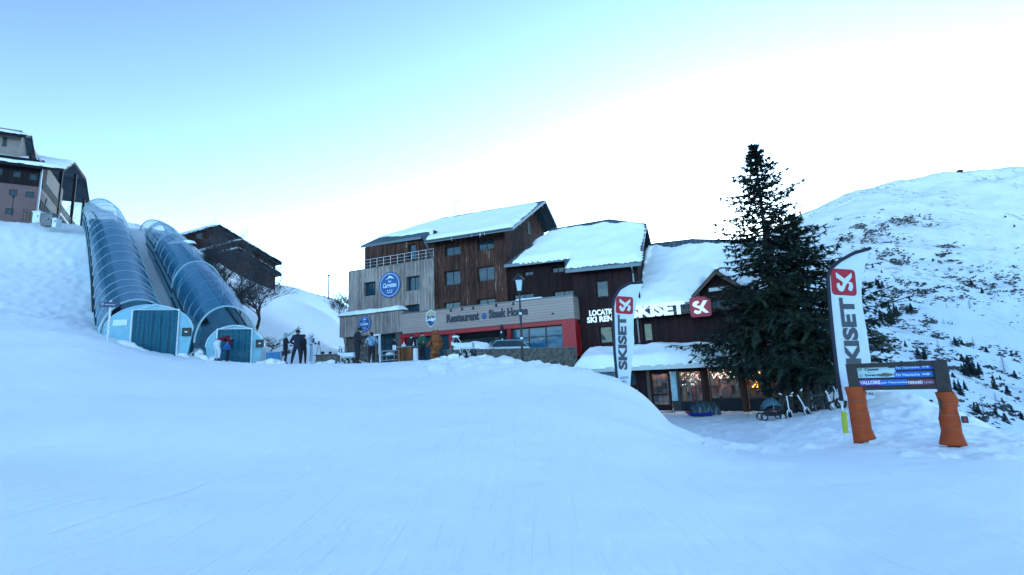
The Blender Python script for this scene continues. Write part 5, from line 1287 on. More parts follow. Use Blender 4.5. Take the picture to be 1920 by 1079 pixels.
# bending adult and child at the right tunnel door
b_ = onterr(410, 26.5); az_ = away(b_)
person(b_, az_ + 1.25, 'person in maroon jacket and white ski trousers bending forward at the right tunnel door', 'cloth_maroon', 'cloth_white', height=1.8, hair='hair_dark', gloves='cloth_black', bulk=1.25,
       pose=dict(pelvis=(0, -.12, .98), waist=(0, .02, 1.10), chest=(0, .28, 1.22), neck=(0, .45, 1.20), head=(0, .56, 1.13), top=(0, .62, 1.07), shl=(-.18, .34, 1.24), shr=(.18, .34, 1.24), ell=(-.22, .42, .98), elr=(.22, .42, .98), wrl=(-.16, .55, .84), wrr=(.16, .55, .84),
                 hipl=(-.1, -.12, .92), hipr=(.1, -.12, .92), kneel=(-.17, -.02, .49), kneer=(.15, .0, .49), ankl=(-.22, -.05, .09), ankr=(.18, -.05, .09), toel=(-.23, .12, .05), toer=(.19, .12, .05)))
b_ = onterr(427, 26.6)
person(b_, away(b_) - 1.2, 'child in blue jacket and dark trousers in front of the bending adult', 'cloth_blue', 'cloth_navy', height=1.15, hat='cloth_navy', helmet=True, gloves='cloth_black', bulk=1.3,
       pose=dict(wrl=(-.18, .34, 1.2), ell=(-.26, .12, 1.14)))
# terrace people
b_ = onterr(670, 25.4)
person(b_, away(b_) + 1.2, 'person all in black with cap and pale face mask standing left of the ski racks', 'cloth_black', 'cloth_black', height=1.84, hat='cloth_black', mask=True, bulk=1.18, coat=True,
       pose=dict(neck=(0, .05, 1.5), head=(0, .12, 1.59), top=(0, .14, 1.67), wrr=(.2, .2, .92), wrl=(-.16, .22, 1.0)))
b_ = onterr(697, 27.0)
person(b_, away(b_) + .1, 'person seen from behind in blue patterned jacket and black trousers by the white frame', 'cloth_pattern', 'cloth_black', height=1.66, hair='hair_dark', bulk=1.25,
       pose=dict(wrl=(-.2, .25, 1.15), ell=(-.33, .03, 1.17), wrr=(.18, .28, 1.1), elr=(.31, .03, 1.15)))
b_ = onterr(738, 33.2)
person(b_, away(b_) + 2.2, 'person in black leaning at the left end of the wooden counter', 'cloth_black', 'cloth_black', height=1.7, bulk=1.1, pose=dict(wrr=(.16, .34, 1.14), elr=(.26, .1, 1.2), wrl=(-.2, .3, 1.16), ell=(-.28, .06, 1.2)))
b_ = onterr(771, 33.5)
person(b_, away(b_) + 3.1, 'person in dark woollen hat and white scarf behind the right end of the counter', 'cloth_black', 'cloth_black', height=1.86, hat='cloth_navy', mask=True, bulk=1.2)
b_ = onterr(792, 31.0)
person(b_, away(b_) + 2.6, 'person in dark green jacket standing between the counter and the red post', 'cloth_green', 'cloth_black', height=1.72, hair='hair_dark', bulk=1.15, pose=dict(wrr=(.17, .3, 1.12), elr=(.28, .04, 1.12), wrl=(-.2, .2, .95)))
b_ = onterr(605, 33.0); b_.z -= .9
person(b_, away(b_) + 1.0, 'person in dark blue sitting low behind the stone bench wall', 'cloth_navy', 'cloth_navy', height=1.66, hat='cloth_navy', bulk=1.25)
b_ = onterr(619, 35.0); b_.z -= .75
person(b_, away(b_) + 2.0, 'person in black crouching behind the pale mound near the hotel corner', 'cloth_black', 'cloth_black', height=1.6, hat='cloth_black', bulk=1.25)
# ------------------------------------------------------------------ terrace furniture and vehicles
def G_(p): return G(p.x, p.y)
# wooden counter
def bar_frame(px, D, U=None): p = P(px, 670, D); return Frame(p, U or (-_v.x, -_v.y))
Fc = bar_frame(743, 31.5); zg = G(Fc.O.x, Fc.O.y)
t = thing('wooden_counter', 'reddish brown plank serving counter with grey top on the terrace', 'counter', Vector((Fc.O.x, Fc.O.y, zg)))
cw = Fc.uz(773.5, 665, 0)[0]; zt0 = Fc.uz(758, 651, 0)[1]
build('front', MB().box(Fc, 0, cw, -.7, 0, zg - .1, zt0 - .05), MATS['counter_boards'], t)
build('top', MB().box(Fc, -.12, cw + .1, -.8, .1, zt0 - .049, zt0 + .03), MATS['concrete'], t)
mat('napkin', (.6, .66, .7), .6)
q = Fc.L(.35, -.3, zt0 + .03); t2_ = thing('tissue_box', 'small white box on the left end of the wooden counter', 'box', q)
build('box_body', MB().cube(q + Z * .07, .24, .16, .14), MATS['napkin'], t2_); build('tissue', MB().ell(q + Z * .2, .05, .04, .1, 7, 5, lump=.5), MATS['napkin'], t2_)
q = Fc.L(1.05, -.35, zt0 + .03)
t2_ = thing('bottle', 'pale bottle standing on the middle of the wooden counter', 'bottle', q); build('glass', MB().tube([q, q + Z * .16, q + Z * .2, q + Z * .27], [.045, .045, .018, .018], 10), MATS['napkin'], t2_); build('cap', MB().tube([q + Z * .27, q + Z * .3], .02, 8), MATS['red_paint'], t2_)
# metal trolley
Ft = bar_frame(716, 30.5); zg = G(Ft.O.x, Ft.O.y); w = Ft.uz(739, 670, 0)[0]; zt1 = Ft.uz(727, 658, 0)[1]
t = thing('shelf_trolley', 'metal shelf trolley with trays left of the wooden counter', 'trolley', Vector((Ft.O.x, Ft.O.y, zg)))
for u in (0, w):
    for n in (-.45, 0): build('leg', MB().tube([Ft.L(u, n, zg), Ft.L(u, n, zt1 + .05)], .022, 5), MATS['galvanised'], t)
for zz in (zg + .12, (zg + zt1) / 2 + .08, zt1): build('shelf', MB().box(Ft, -.02, w + .02, -.47, .02, zz - .02, zz + .02), MATS['galvanised'], t)
q = Ft.L(w * .5, -.2, (zg + zt1) / 2 + .1); t2_ = thing('tray', 'white tray of cloths on the middle shelf of the trolley', 'tray', q); build('dish', MB().cube(q + Z * .04, .45, .3, .08), MATS['napkin'], t2_); build('cloths', MB().ell(q + Z * .12, .18, .12, .07, 9, 6, lump=.4), MATS['napkin'], t2_)
q = Ft.L(w * .85, -.2, zt1 + .02); t2_ = thing('carton', 'pale upright carton on top of the trolley', 'carton', q); build('box_body', MB().cube(q + Z * .14, .2, .2, .28, .3), MATS['napkin'], t2_); build('flap', MB().cube(q + Z * .30, .2, .1, .02, .3), MATS['concrete'], t2_)
# litter bin
p = P(779.5, 680, 30.2); p.z = G_(p)
t = thing('litter_bin', 'pale grey metal litter bin right of the wooden counter', 'bin', p)
build('body', MB().tube([p, p + Z * .74], .15, 16), MATS['white_paint'], t); build('lid', MB().tube([p + Z * .741, p + Z * .80], [.16, .13], 16), MATS['black_plastic'], t)
build('pole', MB().tube([p + Vector((.05, .2, 0)), p + Vector((.05, .2, 1.3))], .02, 5), MATS['galvanised'], t)
# white open frame door behind the patterned jacket
Fd = bar_frame(693, 29.5); zg = G(Fd.O.x, Fd.O.y); zt2 = Fd.uz(703, 627, 0)[1]; w = Fd.uz(713, 655, 0)[0]
t = thing('standing_frame', 'tall white standing frame behind the person in the patterned jacket', 'frame', Vector((Fd.O.x, Fd.O.y, zg)))
for nm, a, c, z0, z1 in (('side_post', 0, .09, zg, zt2), ('side_post', w - .09, w, zg, zt2), ('top_bar', .09, w - .09, zt2 - .09, zt2)): build(nm, MB().box(Fd, a, c, -.05, 0, z0, z1), MATS['white_paint'], t)
build('side_leaf', MB().prism([Fd.L(w, 0, zg + .4), Fd.L(w + .16, .35, zg + .4), Fd.L(w + .16, .35, zt2 - .1), Fd.L(w, 0, zt2)], [Fd.L(w + .03, -.02, zg + .4), Fd.L(w + .19, .33, zg + .4), Fd.L(w + .19, .33, zt2 - .1), Fd.L(w + .03, -.02, zt2)]), MATS['white_paint'], t)
# tall orange brown shaggy carved figure
mat('orange_wood', (.30, .085, .02), .9, 0, 3.5, .8, col2=(.10, .028, .012))
p = P(818, 676, 29.5); p.z = G_(p) - .1; zt3 = P(820, 620, 29.5).z; hh = zt3 - p.z
t = thing('wooden_figure', 'tall orange brown carved figure with knobbly body left of the stone terrace wall', 'sculpture', p)
b = MB()
for f, r_, dx in ((.12, .24, -.12), (.3, .27, -.08), (.45, .30, .0), (.55, .36, .06), (.68, .33, .05), (.78, .27, .02)): b.ell(p + Vector((dx, 0, hh * f)), r_, r_, hh * .13, 14, 8, lump=.35, seed=f * 10)
build('body', b, MATS['orange_wood'], t, smooth=True)
b = MB(); b.ell(p + Vector((-.02, -.02, hh * .90)), .17, .17, hh * .09, 12, 8, lump=.25); b.ell(p + Vector((-.03, -.17, hh * .885)), .07, .1, .06, 8, 6); build('head', b, MATS['orange_wood'], t, smooth=True)
for sx in (-.11, .09): build('ear', MB().ell(p + Vector((sx, 0, hh * .985)), .05, .04, .08, 8, 6), MATS['orange_wood'], t, smooth=True)
build('arm', MB().tube([p + Vector((-.2, -.1, hh * .7)), p + Vector((-.36, -.28, hh * .56)), p + Vector((-.3, -.36, hh * .5))], [.1, .09, .07], 7), MATS['orange_wood'], t, smooth=True)
# stone terrace wall
wa, wb = P(838, 657, 30.0), H.L(.25, .02, 0); zw0 = P(960, 653.5, 32.5).z
d = (wb - wa); d.z = 0; Fw = Frame(wa, (d.x, d.y)); Lw = d.length
tw_ = thing('stone_wall', 'rough grey brown stone terrace wall with flat coping below the restaurant windows', 'wall', Vector((wa.x, wa.y, 1.0)))
zl_, zr_ = P(838, 658, 30).z, Fw.uz(1074, 652.5, 0)[1]
b = MB().prism([Fw.L(0, -.4, -1.5), Fw.L(Lw, -.4, -1.5), Fw.L(Lw, 0, -1.5), Fw.L(0, 0, -1.5)], [Fw.L(0, -.4, zl_), Fw.L(Lw, -.4, zr_), Fw.L(Lw, 0, zr_), Fw.L(0, 0, zl_)]); build('masonry', b, MATS['stone_wall'], tw_)
b = MB().prism([Fw.L(-.05, -.45, zl_ + .002), Fw.L(Lw, -.45, zr_ + .002), Fw.L(Lw, .04, zr_ + .002), Fw.L(-.05, .04, zl_ + .002)], [Fw.L(-.05, -.45, zl_ + .06), Fw.L(Lw, -.45, zr_ + .06), Fw.L(Lw, .04, zr_ + .06), Fw.L(-.05, .04, zl_ + .06)]); build('coping', b, MATS['concrete'], tw_)
b = MB().box(Fw, Lw * .2, Lw * .985, -6, -.41, 2.2, 2.75); 
struct(build('terrace', b, MATS['snow'], None))
# low stone bench wall near the skiers
Fb = Frame(P(592, 676, 28.5), (1, -.15)); w = Fb.uz(631, 676, 0)[0]; z1_ = Fb.uz(610, 667, 0)[1]
t = thing('bench_wall', 'low brown stone wall half buried in snow right of the skiers', 'wall', Vector((Fb.O.x, Fb.O.y, z1_ - .8)))
build('masonry', MB().box(Fb, 0, w, -.4, 0, z1_ - 1, z1_), MATS['stone_wall'], t); build('coping', MB().box(Fb, -.04, w + .04, -.44, .04, z1_ + .001, z1_ + .06), MATS['wood_trim'], t)
# blue barrier mat at the tunnel exit
mat('blue_mat', (.02, .16, .34), .6, .15, 3)
Fq = Frame(P(494, 672, 27.6), (1, .05)); w = Fq.uz(527, 672, 0)[0]; z1_ = Fq.uz(510, 661, 0)[1]; z0_ = Fq.uz(510, 684, 0)[1]
t = thing('barrier', 'low blue padded barrier left of the skiers', 'barrier', Vector((Fq.O.x, Fq.O.y, z0_)))
build('pad', MB().box(Fq, .1, w, -.1, 0, z0_ - .1, z1_), MATS['blue_mat'], t, bevel=.03)
for u in (.05, w): build('post', MB().tube([Fq.L(u, 0, z0_ - .3), Fq.L(u, 0, z1_ + .05)], .03, 6), MATS['galvanised'], t)
build('brace', MB().tube([Fq.L(-.5, .1, z0_), Fq.L(.05, 0, z1_)], .02, 5), MATS['galvanised'], t)

# quad bikes under snow
mat('tyre', (.012, .013, .015), .8); mat('rim', (.16, .18, .20), .4, metal=.6); mat('quad_body', (.02, .025, .03), .4); mat('quad_white', (.55, .62, .66), .5, .06, 5)
def quad(px, py, D, width_px, label, rot=0.0):
    p = P(px, py, D); p.z = P(px, py, D).z; k = width_px * D / 950 / 2.1
    t = thing('quad_bike', label, 'quad bike', p, 'snow covered quad bikes on the terrace')
    M = Matrix.Rotation(rot, 3, 'Z')
    def w(x, y, z): return p + M @ (Vector((x, y, z)) * k)
    def bx(name, x0, x1, y0, y1, z0, z1, m, par=t, bev=.02, sl=0):
        b = MB().prism([w(x0, y0, z0 + sl), w(x1, y0, z0), w(x1, y1, z0), w(x0, y1, z0 + sl)], [w(x0, y0, z1 + sl), w(x1, y0, z1), w(x1, y1, z1), w(x0, y1, z1 + sl)]); return build(name, b, MATS[m], par, bevel=bev)
    for x in (-.62, .02, .42):
        for y in (-.45, .45):
            if x < -.5: continue
            wh = build('wheel', MB().disc(w(x, y, .26), M @ Vector((0, 1, 0)), .27 * k, .2 * k, 16), MATS['tyre'], t); build('rim', MB().disc(w(x, y - .105 * (1 if y < 0 else -1), .26), M @ Vector((0, 1, 0)), .13 * k, .03 * k, 12), MATS['rim'], wh)
    # steering leg and ski at the front left
    build('ski', MB().prism([w(-1.15, -.4, 0), w(-.95, -.4, 0), w(-.72, -.4, .95), w(-.84, -.4, .98)], [w(-1.15, -.2, 0), w(-.95, -.2, 0), w(-.72, -.2, .95), w(-.84, -.2, .98)]), MATS['quad_body'], t)
    bx('chassis', -.55, .75, -.3, .3, .28, .62, 'quad_body')
    bx('cargo_box', -.35, .62, -.5, .5, .72, 1.08, 'quad_white')
    bx('rear_rack', -.38, .95, -.52, .52, .64, .70, 'quad_white', bev=.01)
    bx('front_guard', -.85, -.352, -.5, .5, .74, .98, 'quad_white', sl=.22)
    for x in (-.15, .33):
        b = MB(); b.tube([w(x - .12, -.53, .66), w(x - .02, -.53, .40), w(x + .04, -.53, .40), w(x + .13, -.53, .66)], .028 * k, 5); build('rack_bracket', b, MATS['quad_white'], t)
    bx('seat', -.3, .4, -.28, .28, 1.10, 1.22, 'quad_body', bev=.05)
    b = MB(); b.tube([w(-.5, -.42, 1.42), w(-.6, -.2, 1.5), w(-.62, .2, 1.5), w(-.5, .42, 1.42)], .03 * k, 6); b.tube([w(-.5, 0, 1.02), w(-.62, 0, 1.5)], .05 * k, 6); hb = build('handlebar', b, MATS['quad_body'], t)
    b = MB().prism([w(-.85, -.25, 1.1), w(-.85, .25, 1.1), w(-.72, .22, 1.75), w(-.72, -.22, 1.75)], [w(-.82, -.25, 1.1), w(-.82, .25, 1.1), w(-.69, .22, 1.75), w(-.69, -.22, 1.75)]); build('windscreen', b, MATS['shell_glass'], t)
    b = MB(); b.tube([w(-.45, -.3, 1.5), w(-.2, -.3, 1.12)], .03 * k, 5); build('lever', b, MATS['quad_white'], t)
    b = MB(); b.ell(w(-.62, 0, 1.56), .28 * k, .3 * k, .09 * k, 12, 6, lump=.3); b.ell(w(-.6, .1, 1.06), .26 * k, .4 * k, .1 * k, 12, 6, lump=.3); build('snow_cap', b, MATS['snow'], t, smooth=True)
    return t
quad(872, 673, 27.2, 56, 'snow covered quad bike with white cargo box in front of the stone wall', -.1)
quad(652, 684, 27.0, 42, 'smaller snow covered quad bike by the left hotel corner beside the person in black', .1)
# heaps of ploughed snow
def heap(px, py, D, w, h, seed, label=None):
    p = P(px, py, D); p.z -= h * .6; b = MB(); b.ell(p, w, w * .7, h, 26, 14, lump=.55, seed=seed)
    for k in range(9): r = random.Random(seed * 9 + k); b.ell(p + Vector((r.uniform(-w, w) * .8, -w * .4 * r.random(), h * .4 + r.uniform(0, h * .4))), w * .16, w * .16, h * .25, 9, 6, lump=.7, seed=seed + k)
    o = build('snow_heap', b, MATS['snow'], None, smooth=True); o['kind'] = 'structure'; return o
for a in ((846, 675, 26.2, .75, .55, 1), (826, 681, 25.5, 1.0, .4, 2), (905, 674, 26.5, .55, .45, 3), (800, 683, 25, 1.0, .35, 4), (506, 684, 27, .9, .5, 5), (350, 672, 27.5, 1.1, 1.0, 6), (378, 676, 27, 1.0, .7, 7), (612, 683, 27.5, 1.0, .35, 8), (228, 650, 25.5, 1.0, .5, 9), (440, 686, 26.2, .5, .35, 10)): heap(*a)

# parked car behind the wall
def car(px, py_roof, D, rot, label, lm, group=None, hatch=True, width=1.0, snow=False):
    p = P(px, py_roof, D); p.z -= 1.45; M = Matrix.Rotation(rot, 3, 'Z'); t = thing('parked_car', label, 'car', p, group)
    def w(x, y, z): return p + M @ Vector((x, y, z))
    prof = [(-2.1, .35), (-2.1, .75), (-1.95, .92), (-1.1, 1.0), (1.75, 1.0), (2.05, .85), (2.1, .35)]
    b = MB().prism([w(x, -.86, z) for x, z in prof], [w(x, .86, z) for x, z in prof]); body = build('body', b, MATS[lm], t, bevel=.06)
    cab = [(-1.1, 1.001), (-.45, 1.40), (1.1, 1.42), (1.78, 1.001)]
    b = MB().prism([w(x, -.74 if z > 1.1 else -.83, z) for x, z in cab], [w(x, .74 if z > 1.1 else .83, z) for x, z in cab]); build('windows', b, MATS['window_glass'], t)
    b = MB(); rf = [(-.5, 1.40), (1.15, 1.42), (1.1, 1.47), (-.4, 1.46)]; b.prism([w(x, -.72, z) for x, z in rf], [w(x, .72, z) for x, z in rf])
    for y in (-.79, .79): b.tube([w(-1.1, y * 1.03, 1.0), w(-.45, y * .93, 1.42), w(1.1, y * .93, 1.44), w(1.8, y * 1.03, 1.0)], .035, 5)
    build('roof', b, MATS[lm], t)
    for x in (-1.3, 1.3):
        for y in (-.82, .82): wh = build('wheel', MB().disc(w(x, y, .32), M @ Vector((0, 1, 0)), .32, .2, 18), MATS['tyre'], t); build('rim', MB().disc(w(x, y * 1.13, .32), M @ Vector((0, 1, 0)), .2, .03, 12), MATS['rim'], wh)
    for y in (-.62, .62): build('headlight', MB().ell(w(-2.08, y, .72), .05, .17, .08, 10, 6), MATS['badge_white'], t); build('tail_light', MB().ell(w(2.06, y, .78), .05, .14, .09, 10, 6), MATS['logo_red'], t)
    if snow:
        snow_sheet([w(-.6, -.75, 1.46), w(1.2, -.75, 1.46), w(1.2, .75, 1.46), w(-.6, .75, 1.46)], Z, .28, 'snow_cap', t, .1, .3, .3, 71, .05)
    return t
mat('car_silver', (.35, .42, .46), .3, .05, 3, metal=.4, coat=.5); mat('car_black', (.012, .016, .022), .3, coat=.5)
car(938, 639.5, 36.0, .32, 'silver estate car parked behind the stone terrace wall', 'car_silver')
pc = P(884, 648, 33); b = MB(); b.ell(pc - Z * .3, 1.3, 1.0, .55, 22, 12, lump=.35, seed=4); o = build('snow_heap', b, MATS['snow'], None, smooth=True); o['kind'] = 'structure'
car(1560, 700, 37.5, math.pi + .1, 'black car with thick snow on its roof parked beyond the spruce trunks', 'car_black', snow=True)
# dark folded parasol by the middle bay
p = H.L(H.uz(942, 640, .6)[0], .6, 2.7); t = thing('folded_parasol', 'dark folded parasol dusted with snow in front of the restaurant bay', 'parasol', p)
build('pole', MB().tube([p, p + Z * 2.6], .03, 6), MATS['galvanised'], t)
b = MB(); b.tube([p + Z * .9, p + Z * 1.3, p + Z * 2.2, p + Z * 2.65], [.16, .26, .2, .04], 9); build('canopy', b, MATS['cloth_black'], t, smooth=True)
b = MB(); b.ell(p + Vector((-.05, -.22, 2.05)), .05, .05, .08, 7, 5); b.ell(p + Vector((.0, -.25, 1.5)), .05, .05, .09, 7, 5); build('snow_patch', b, MATS['snow'], t)

# ------------------------------------------------------------------ street lamp
lb = P(981, 676, 23.5); lt_ = P(972, 512, 23.5); lb = Vector((lt_.x, lt_.y, G(lt_.x, lt_.y) - .3)); hL = lt_.z - lb.z
t = thing('street_lamp', 'black lantern street lamp on a tall post in front of the hotel', 'street lamp', lb)
k = hL; build('pole', MB().tube([lb, lb + Z * .9, lb + Z * .92, lb + Z * (k * .55), lb + Z * (k * .56), lb + Z * (k - 1.0)], [.085, .08, .06, .052, .06, .035], 12), MATS['black_plastic'], t, smooth=False)
for f in (.37, .60): build('sticker', MB().tube([lb + Z * k * f, lb + Z * (k * f + .1)], .066, 12), MATS['badge_white'], t)
lc = lb + Z * (k - .62)
b = MB(); b.tube([lc - Z * .40, lc - Z * .30, lc - Z * .26], [.04, .06, .13], 8); b.tube([lc + Z * .26, lc + Z * .30, lc + Z * .46, lc + Z * .52, lc + Z * .6], [.27, .29, .12, .06, .02], 8)
for i in range(4): a = math.pi / 4 + i * math.pi / 2; v = Vector((math.cos(a), math.sin(a), 0)); b.tube([lc - Z * .26 + v * .15, lc + Z * .27 + v * .25], .018, 4)
ln = build('lantern', b, MATS['black_plastic'], t)
glass_mat('lantern_glass', (.55, .68, .75), .75, .3)
build('glass', MB().tube([lc - Z * .25, lc + Z * .26], [.14, .235], 4), MATS['lantern_glass'], ln)

# ------------------------------------------------------------------ feather flags
mat('flag_black', (.006, .008, .02), .6); mat('flag_cloth', (.55, .62, .70), .8, .04, 2); mat('flag_red', (.36, .015, .03), .7); mat('flag_grey', (.06, .07, .085), .7); mat('sleeve_yellow', (.40, .44, .04), .6)
def flag(edge_l, edge_r, D, az, label, texts, base_px, pole_name='pole', yellow=False, logo_box=None, wave=.06, red='flag_red'):
    """outline of the cloth in the picture lies on one upright plane at its own distance"""
    c0 = P(edge_l[-1][0], edge_l[-1][1], D); U = Vector((math.cos(az), math.sin(az), 0)); Nn = Vector((U.y, -U.x, 0)); F_ = Frame(c0, (U.x, U.y))
    q = lambda x, y: F_.uz(x, y, 0)
    L_ = [q(*p) for p in edge_l]; R__ = [q(*p) for p in edge_r]
    base = q(*base_px); bp = F_.L(base[0], 0, base[1])
    t = thing('feather_flag', label, 'flag', bp, 'white feather flags with red logo')
    wv = lambda p: p + F_.N * (wave * math.sin(F_.loc(p)[2] * 2.6 + F_.loc(p)[0] * 2.0) * min(1, max(0, F_.loc(p)[0] - L_[0][0] + .2)))
    # resample both edges
    def samp(pl, n):
        d = [0]
        for a, b in zip(pl, pl[1:]): d.append(d[-1] + math.hypot(b[0] - a[0], b[1] - a[1]))
        s_ = np.linspace(0, d[-1], n); return list(zip(np.interp(s_, d, [p[0] for p in pl]), np.interp(s_, d, [p[1] for p in pl])))
    nr_, nc_ = 40, 9; A_, B_ = samp(L_, nr_), samp(R__, nr_); V = []
    for (ax_, az1), (bx_, bz1) in zip(A_, B_):
        for j in range(nc_): f = j / (nc_ - 1); V.append(wv(F_.L(ax_ + (bx_ - ax_) * f, 0, az1 + (bz1 - az1) * f)))
    b = MB(); n = len(V); fs = [(i * nc_ + j, i * nc_ + j + 1, (i + 1) * nc_ + j + 1, (i + 1) * nc_ + j) for i in range(nr_ - 1) for j in range(nc_ - 1)]
    b.add(V + [v - F_.N * .006 for v in V], fs + [tuple(k + n for k in f) for f in fs]); build('cloth', b, MATS['flag_cloth'], t, smooth=True, recalc=False)
    # sleeve and pole
    pl_ = [F_.L(a, .012, z) for a, z in A_]; d0 = Vector((bp.x, bp.y, bp.z))
    b = MB().tube([p for p in pl_[::-1]], .045 if yellow else .05, 6); build('sleeve', b, MATS['flag_black'], t)
    lowp = F_.L(A_[-1][0], .012, A_[-1][1]); build(pole_name, MB().tube([bp, lowp], .022, 6), MATS['white_paint'] if yellow else MATS['flag_black'], t)
    if yellow:
        a_ = q(1580, 772); c_ = q(1584, 812); build('yellow_sleeve', MB().tube([F_.L(a_[0], .03, a_[1]), F_.L(c_[0], .03, c_[1])], .06, 10), MATS['sleeve_yellow'], t)
    # printing, on the cloth surface
    wv2 = lambda p: wv(p)
    (lx, ly), (rx, ry) = logo_box[:2]; o = F_.L(*q(lx, ly)[:1], 0, q(lx, ly)[1])
    wl = q(rx, ry)[0] - q(lx, ly)[0]
    up = Vector((q(*logo_box[3])[0] - q(lx, ly)[0], 0, q(*logo_box[3])[1] - q(lx, ly)[1])); upv = (F_.U * up.x + Z * up.z).normalized(); rt = (F_.U * upv.z - Z * (upv.dot(F_.U))).normalized()
    mr_, mw_ = MB(), MB(); S = wl
    # the logo is turned a quarter to the left: its own x runs upward, its own y to the left
    logo(mr_, mw_, o + rt * S, upv, -rt, F_.N, S, .012, warp=wv2)
    build('logo_panel', mr_, MATS[red], t, recalc=False); build('logo_mark', mw_, MATS['flag_cloth'], t, recalc=False)
    for s_, p0, p1, px_h, up_read in texts:
        a_ = q(*p0); c_ = q(*p1); v = F_.U * (c_[0] - a_[0]) + Z * (c_[1] - a_[1]); ln_ = v.length; v = v.normalized(); hd_ = (Z * v.dot(F_.U) - F_.U * v.z)   # reading direction v, letter tops to its left
        hgt = px_h * D / 950; o2 = F_.L(a_[0], 0, a_[1]); b = MB()
        put_text(b, s_, o2, v, hd_, F_.N, w=ln_, h=hgt, depth=.014, bold=.05 if up_read else .02, warp=wv2)
        build('lettering', b, MATS['flag_grey'], t, recalc=False)
    return t
flag([(1631, 466), (1600, 475), (1573, 490), (1556, 505), (1551.5, 520), (1555, 570), (1562, 640), (1569, 700), (1577.5, 752)],
     [(1632, 467), (1624, 490), (1617, 520), (1615, 550), (1618, 580), (1625, 620), (1632, 670), (1637, 720), (1642, 748)], 12.6, .12,
     'tall white feather flag with red logo and yellow base sleeve behind the piste sign',
     [('SKISET', (1618, 708), (1600, 559), 31, True), ('LOCATION', (1594, 722), (1630, 722), 5, False), ('RENTAL', (1600, 741), (1640, 741), 5, False)], (1586, 828), yellow=True, logo_box=((1560, 553), (1606, 550), 46, (1556.5, 508)))
flag([(1205, 530), (1180, 531.5), (1162, 542), (1152, 558), (1149, 575), (1150, 610), (1152, 660), (1156, 705), (1158, 732)],
     [(1206, 530.5), (1199, 548), (1193, 570), (1188, 600), (1188, 625), (1189.5, 640), (1186, 670), (1183, 705), (1181, 737)], 18.9, .1,
     'smaller white feather flag with red logo standing behind the snow crest before the shop',
     [('SKISET', (1176.5, 694), (1174, 591), 17, True), ('LOCATION', (1163, 711), (1178, 710), 4, False), ('SKI', (1165, 718.5), (1174, 718), 4, False), ('RENTAL', (1162, 726), (1178, 725), 4, False)], (1159.5, 745), logo_box=((1154.5, 588), (1187, 590), 33, (1155, 556)), red='flag_red')

# ------------------------------------------------------------------ piste information sign
mat('sign_frame', (.028, .024, .023), .75, .25, 6, .3); mat('sign_back', (.014, .016, .02), .7); mat('panel_pale', (.36, .52, .55), .5); mat('panel_blue', (.008, .10, .42), .5); mat('panel_purple', (.10, .04, .30), .5); mat('panel_red', (.16, .02, .06), .5)
mat('pad_orange', (.33, .046, .006), .75, .12, 3, .5); mat('text_dark', (.03, .05, .06), .6); mat('text_pale', (.35, .55, .75), .6); mat('smudge', (.14, .10, .08), .8)
sa, sb = P(1590, 760, 11.2), P(1775, 765, 10.25); d_ = sb - sa; S_ = Frame(sa, (d_.x, d_.y)); ssz = lambda x, y, n=0: S_.uz(x, y, n)
uL0, uL1 = ssz(1588, 700)[0], ssz(1619, 705)[0]; uR0, uR1 = ssz(1756, 700)[0], ssz(1779, 700)[0]
zT = ssz(1680, 679)[1]; zB = ssz(1680, 731)[1]; gL, gR = G_(S_.L(uL0, 0, 0)), G_(S_.L(uR1, 0, 0))
t = thing('piste_board', 'large dark framed piste information board on two orange padded posts', 'sign', S_.L((uL0 + uR1) / 2, 0, min(gL, gR)))
wpx = (uR1 - uL0) / 192
build('post', MB().box(S_, uL0, uL0 + .19, -.1, .06, gL - .4, zT), MATS['sign_frame'], t); build('post', MB().box(S_, uR1 - .22, uR1, -.1, .06, gR - .4, zT), MATS['sign_frame'], t)
build('frame_top', MB().box(S_, uL0 + .191, uR1 - .221, -.09, .05, zT - .09, zT - .002), MATS['sign_frame'], t); build('frame_bottom', MB().box(S_, uL0 + .191, uR1 - .221, -.09, .05, zB, zB + .075), MATS['sign_frame'], t)
build('back_board', MB().box(S_, uL0 + .191, uR1 - .221, -.085, -.05, zB + .076, zT - .091), MATS['sign_back'], t)
def panel(name, x0, y0, x1, y1, m, n=-.03):
    a, z0 = ssz(x0, y1, n); c, z1 = ssz(x1, y0, n); return build(name, MB().box(S_, a, c, -.048, n, z0, z1), MATS[m], t), a, c, z0, z1
pa = panel('white_panel', 1609, 686, 1677, 709.5, 'panel_pale'); _, a_, c_, z0_, z1_ = pa; hh = (z1_ - z0_)
pb1 = panel('blue_panel', 1677.6, 682.5, 1748, 694.5, 'panel_blue'); pb2 = panel('blue_panel', 1677.6, 696, 1749, 708.5, 'panel_blue')
pv = panel('purple_panel', 1611, 711.5, 1651, 724, 'panel_purple'); pb3 = panel('blue_panel', 1651.2, 711.3, 1702, 723.6, 'panel_blue'); pr = panel('red_panel', 1702.3, 711, 1753, 723, 'panel_red')
def txt(pn, s, fx0, fx1, fy0, fy1, m, bold=.03):
    o, a, c, z0, z1 = pn; b = MB(); put_text(b, s, S_.L(a + (c - a) * fx0, -.03, z0 + (z1 - z0) * fy0), S_.U, Z, S_.N, w=(c - a) * (fx1 - fx0), h=(z1 - z0) * (fy1 - fy0), depth=.004, bold=bold); build('lettering', b, MATS[m], o, recalc=False)
txt(pa, 'Casses', .2, .58, .62, .88, 'text_dark', .04); txt(pa, 'Inversins', .2, .72, .12, .38, 'text_dark', .04); txt(pa, 'G I', .28, .44, .44, .54, 'text_dark', 0)
txt(pb1, 'Par Neuvache', .04, .66, .25, .75, 'text_pale'); txt(pb2, 'Par Neuvache', .04, .66, .25, .75, 'text_pale')
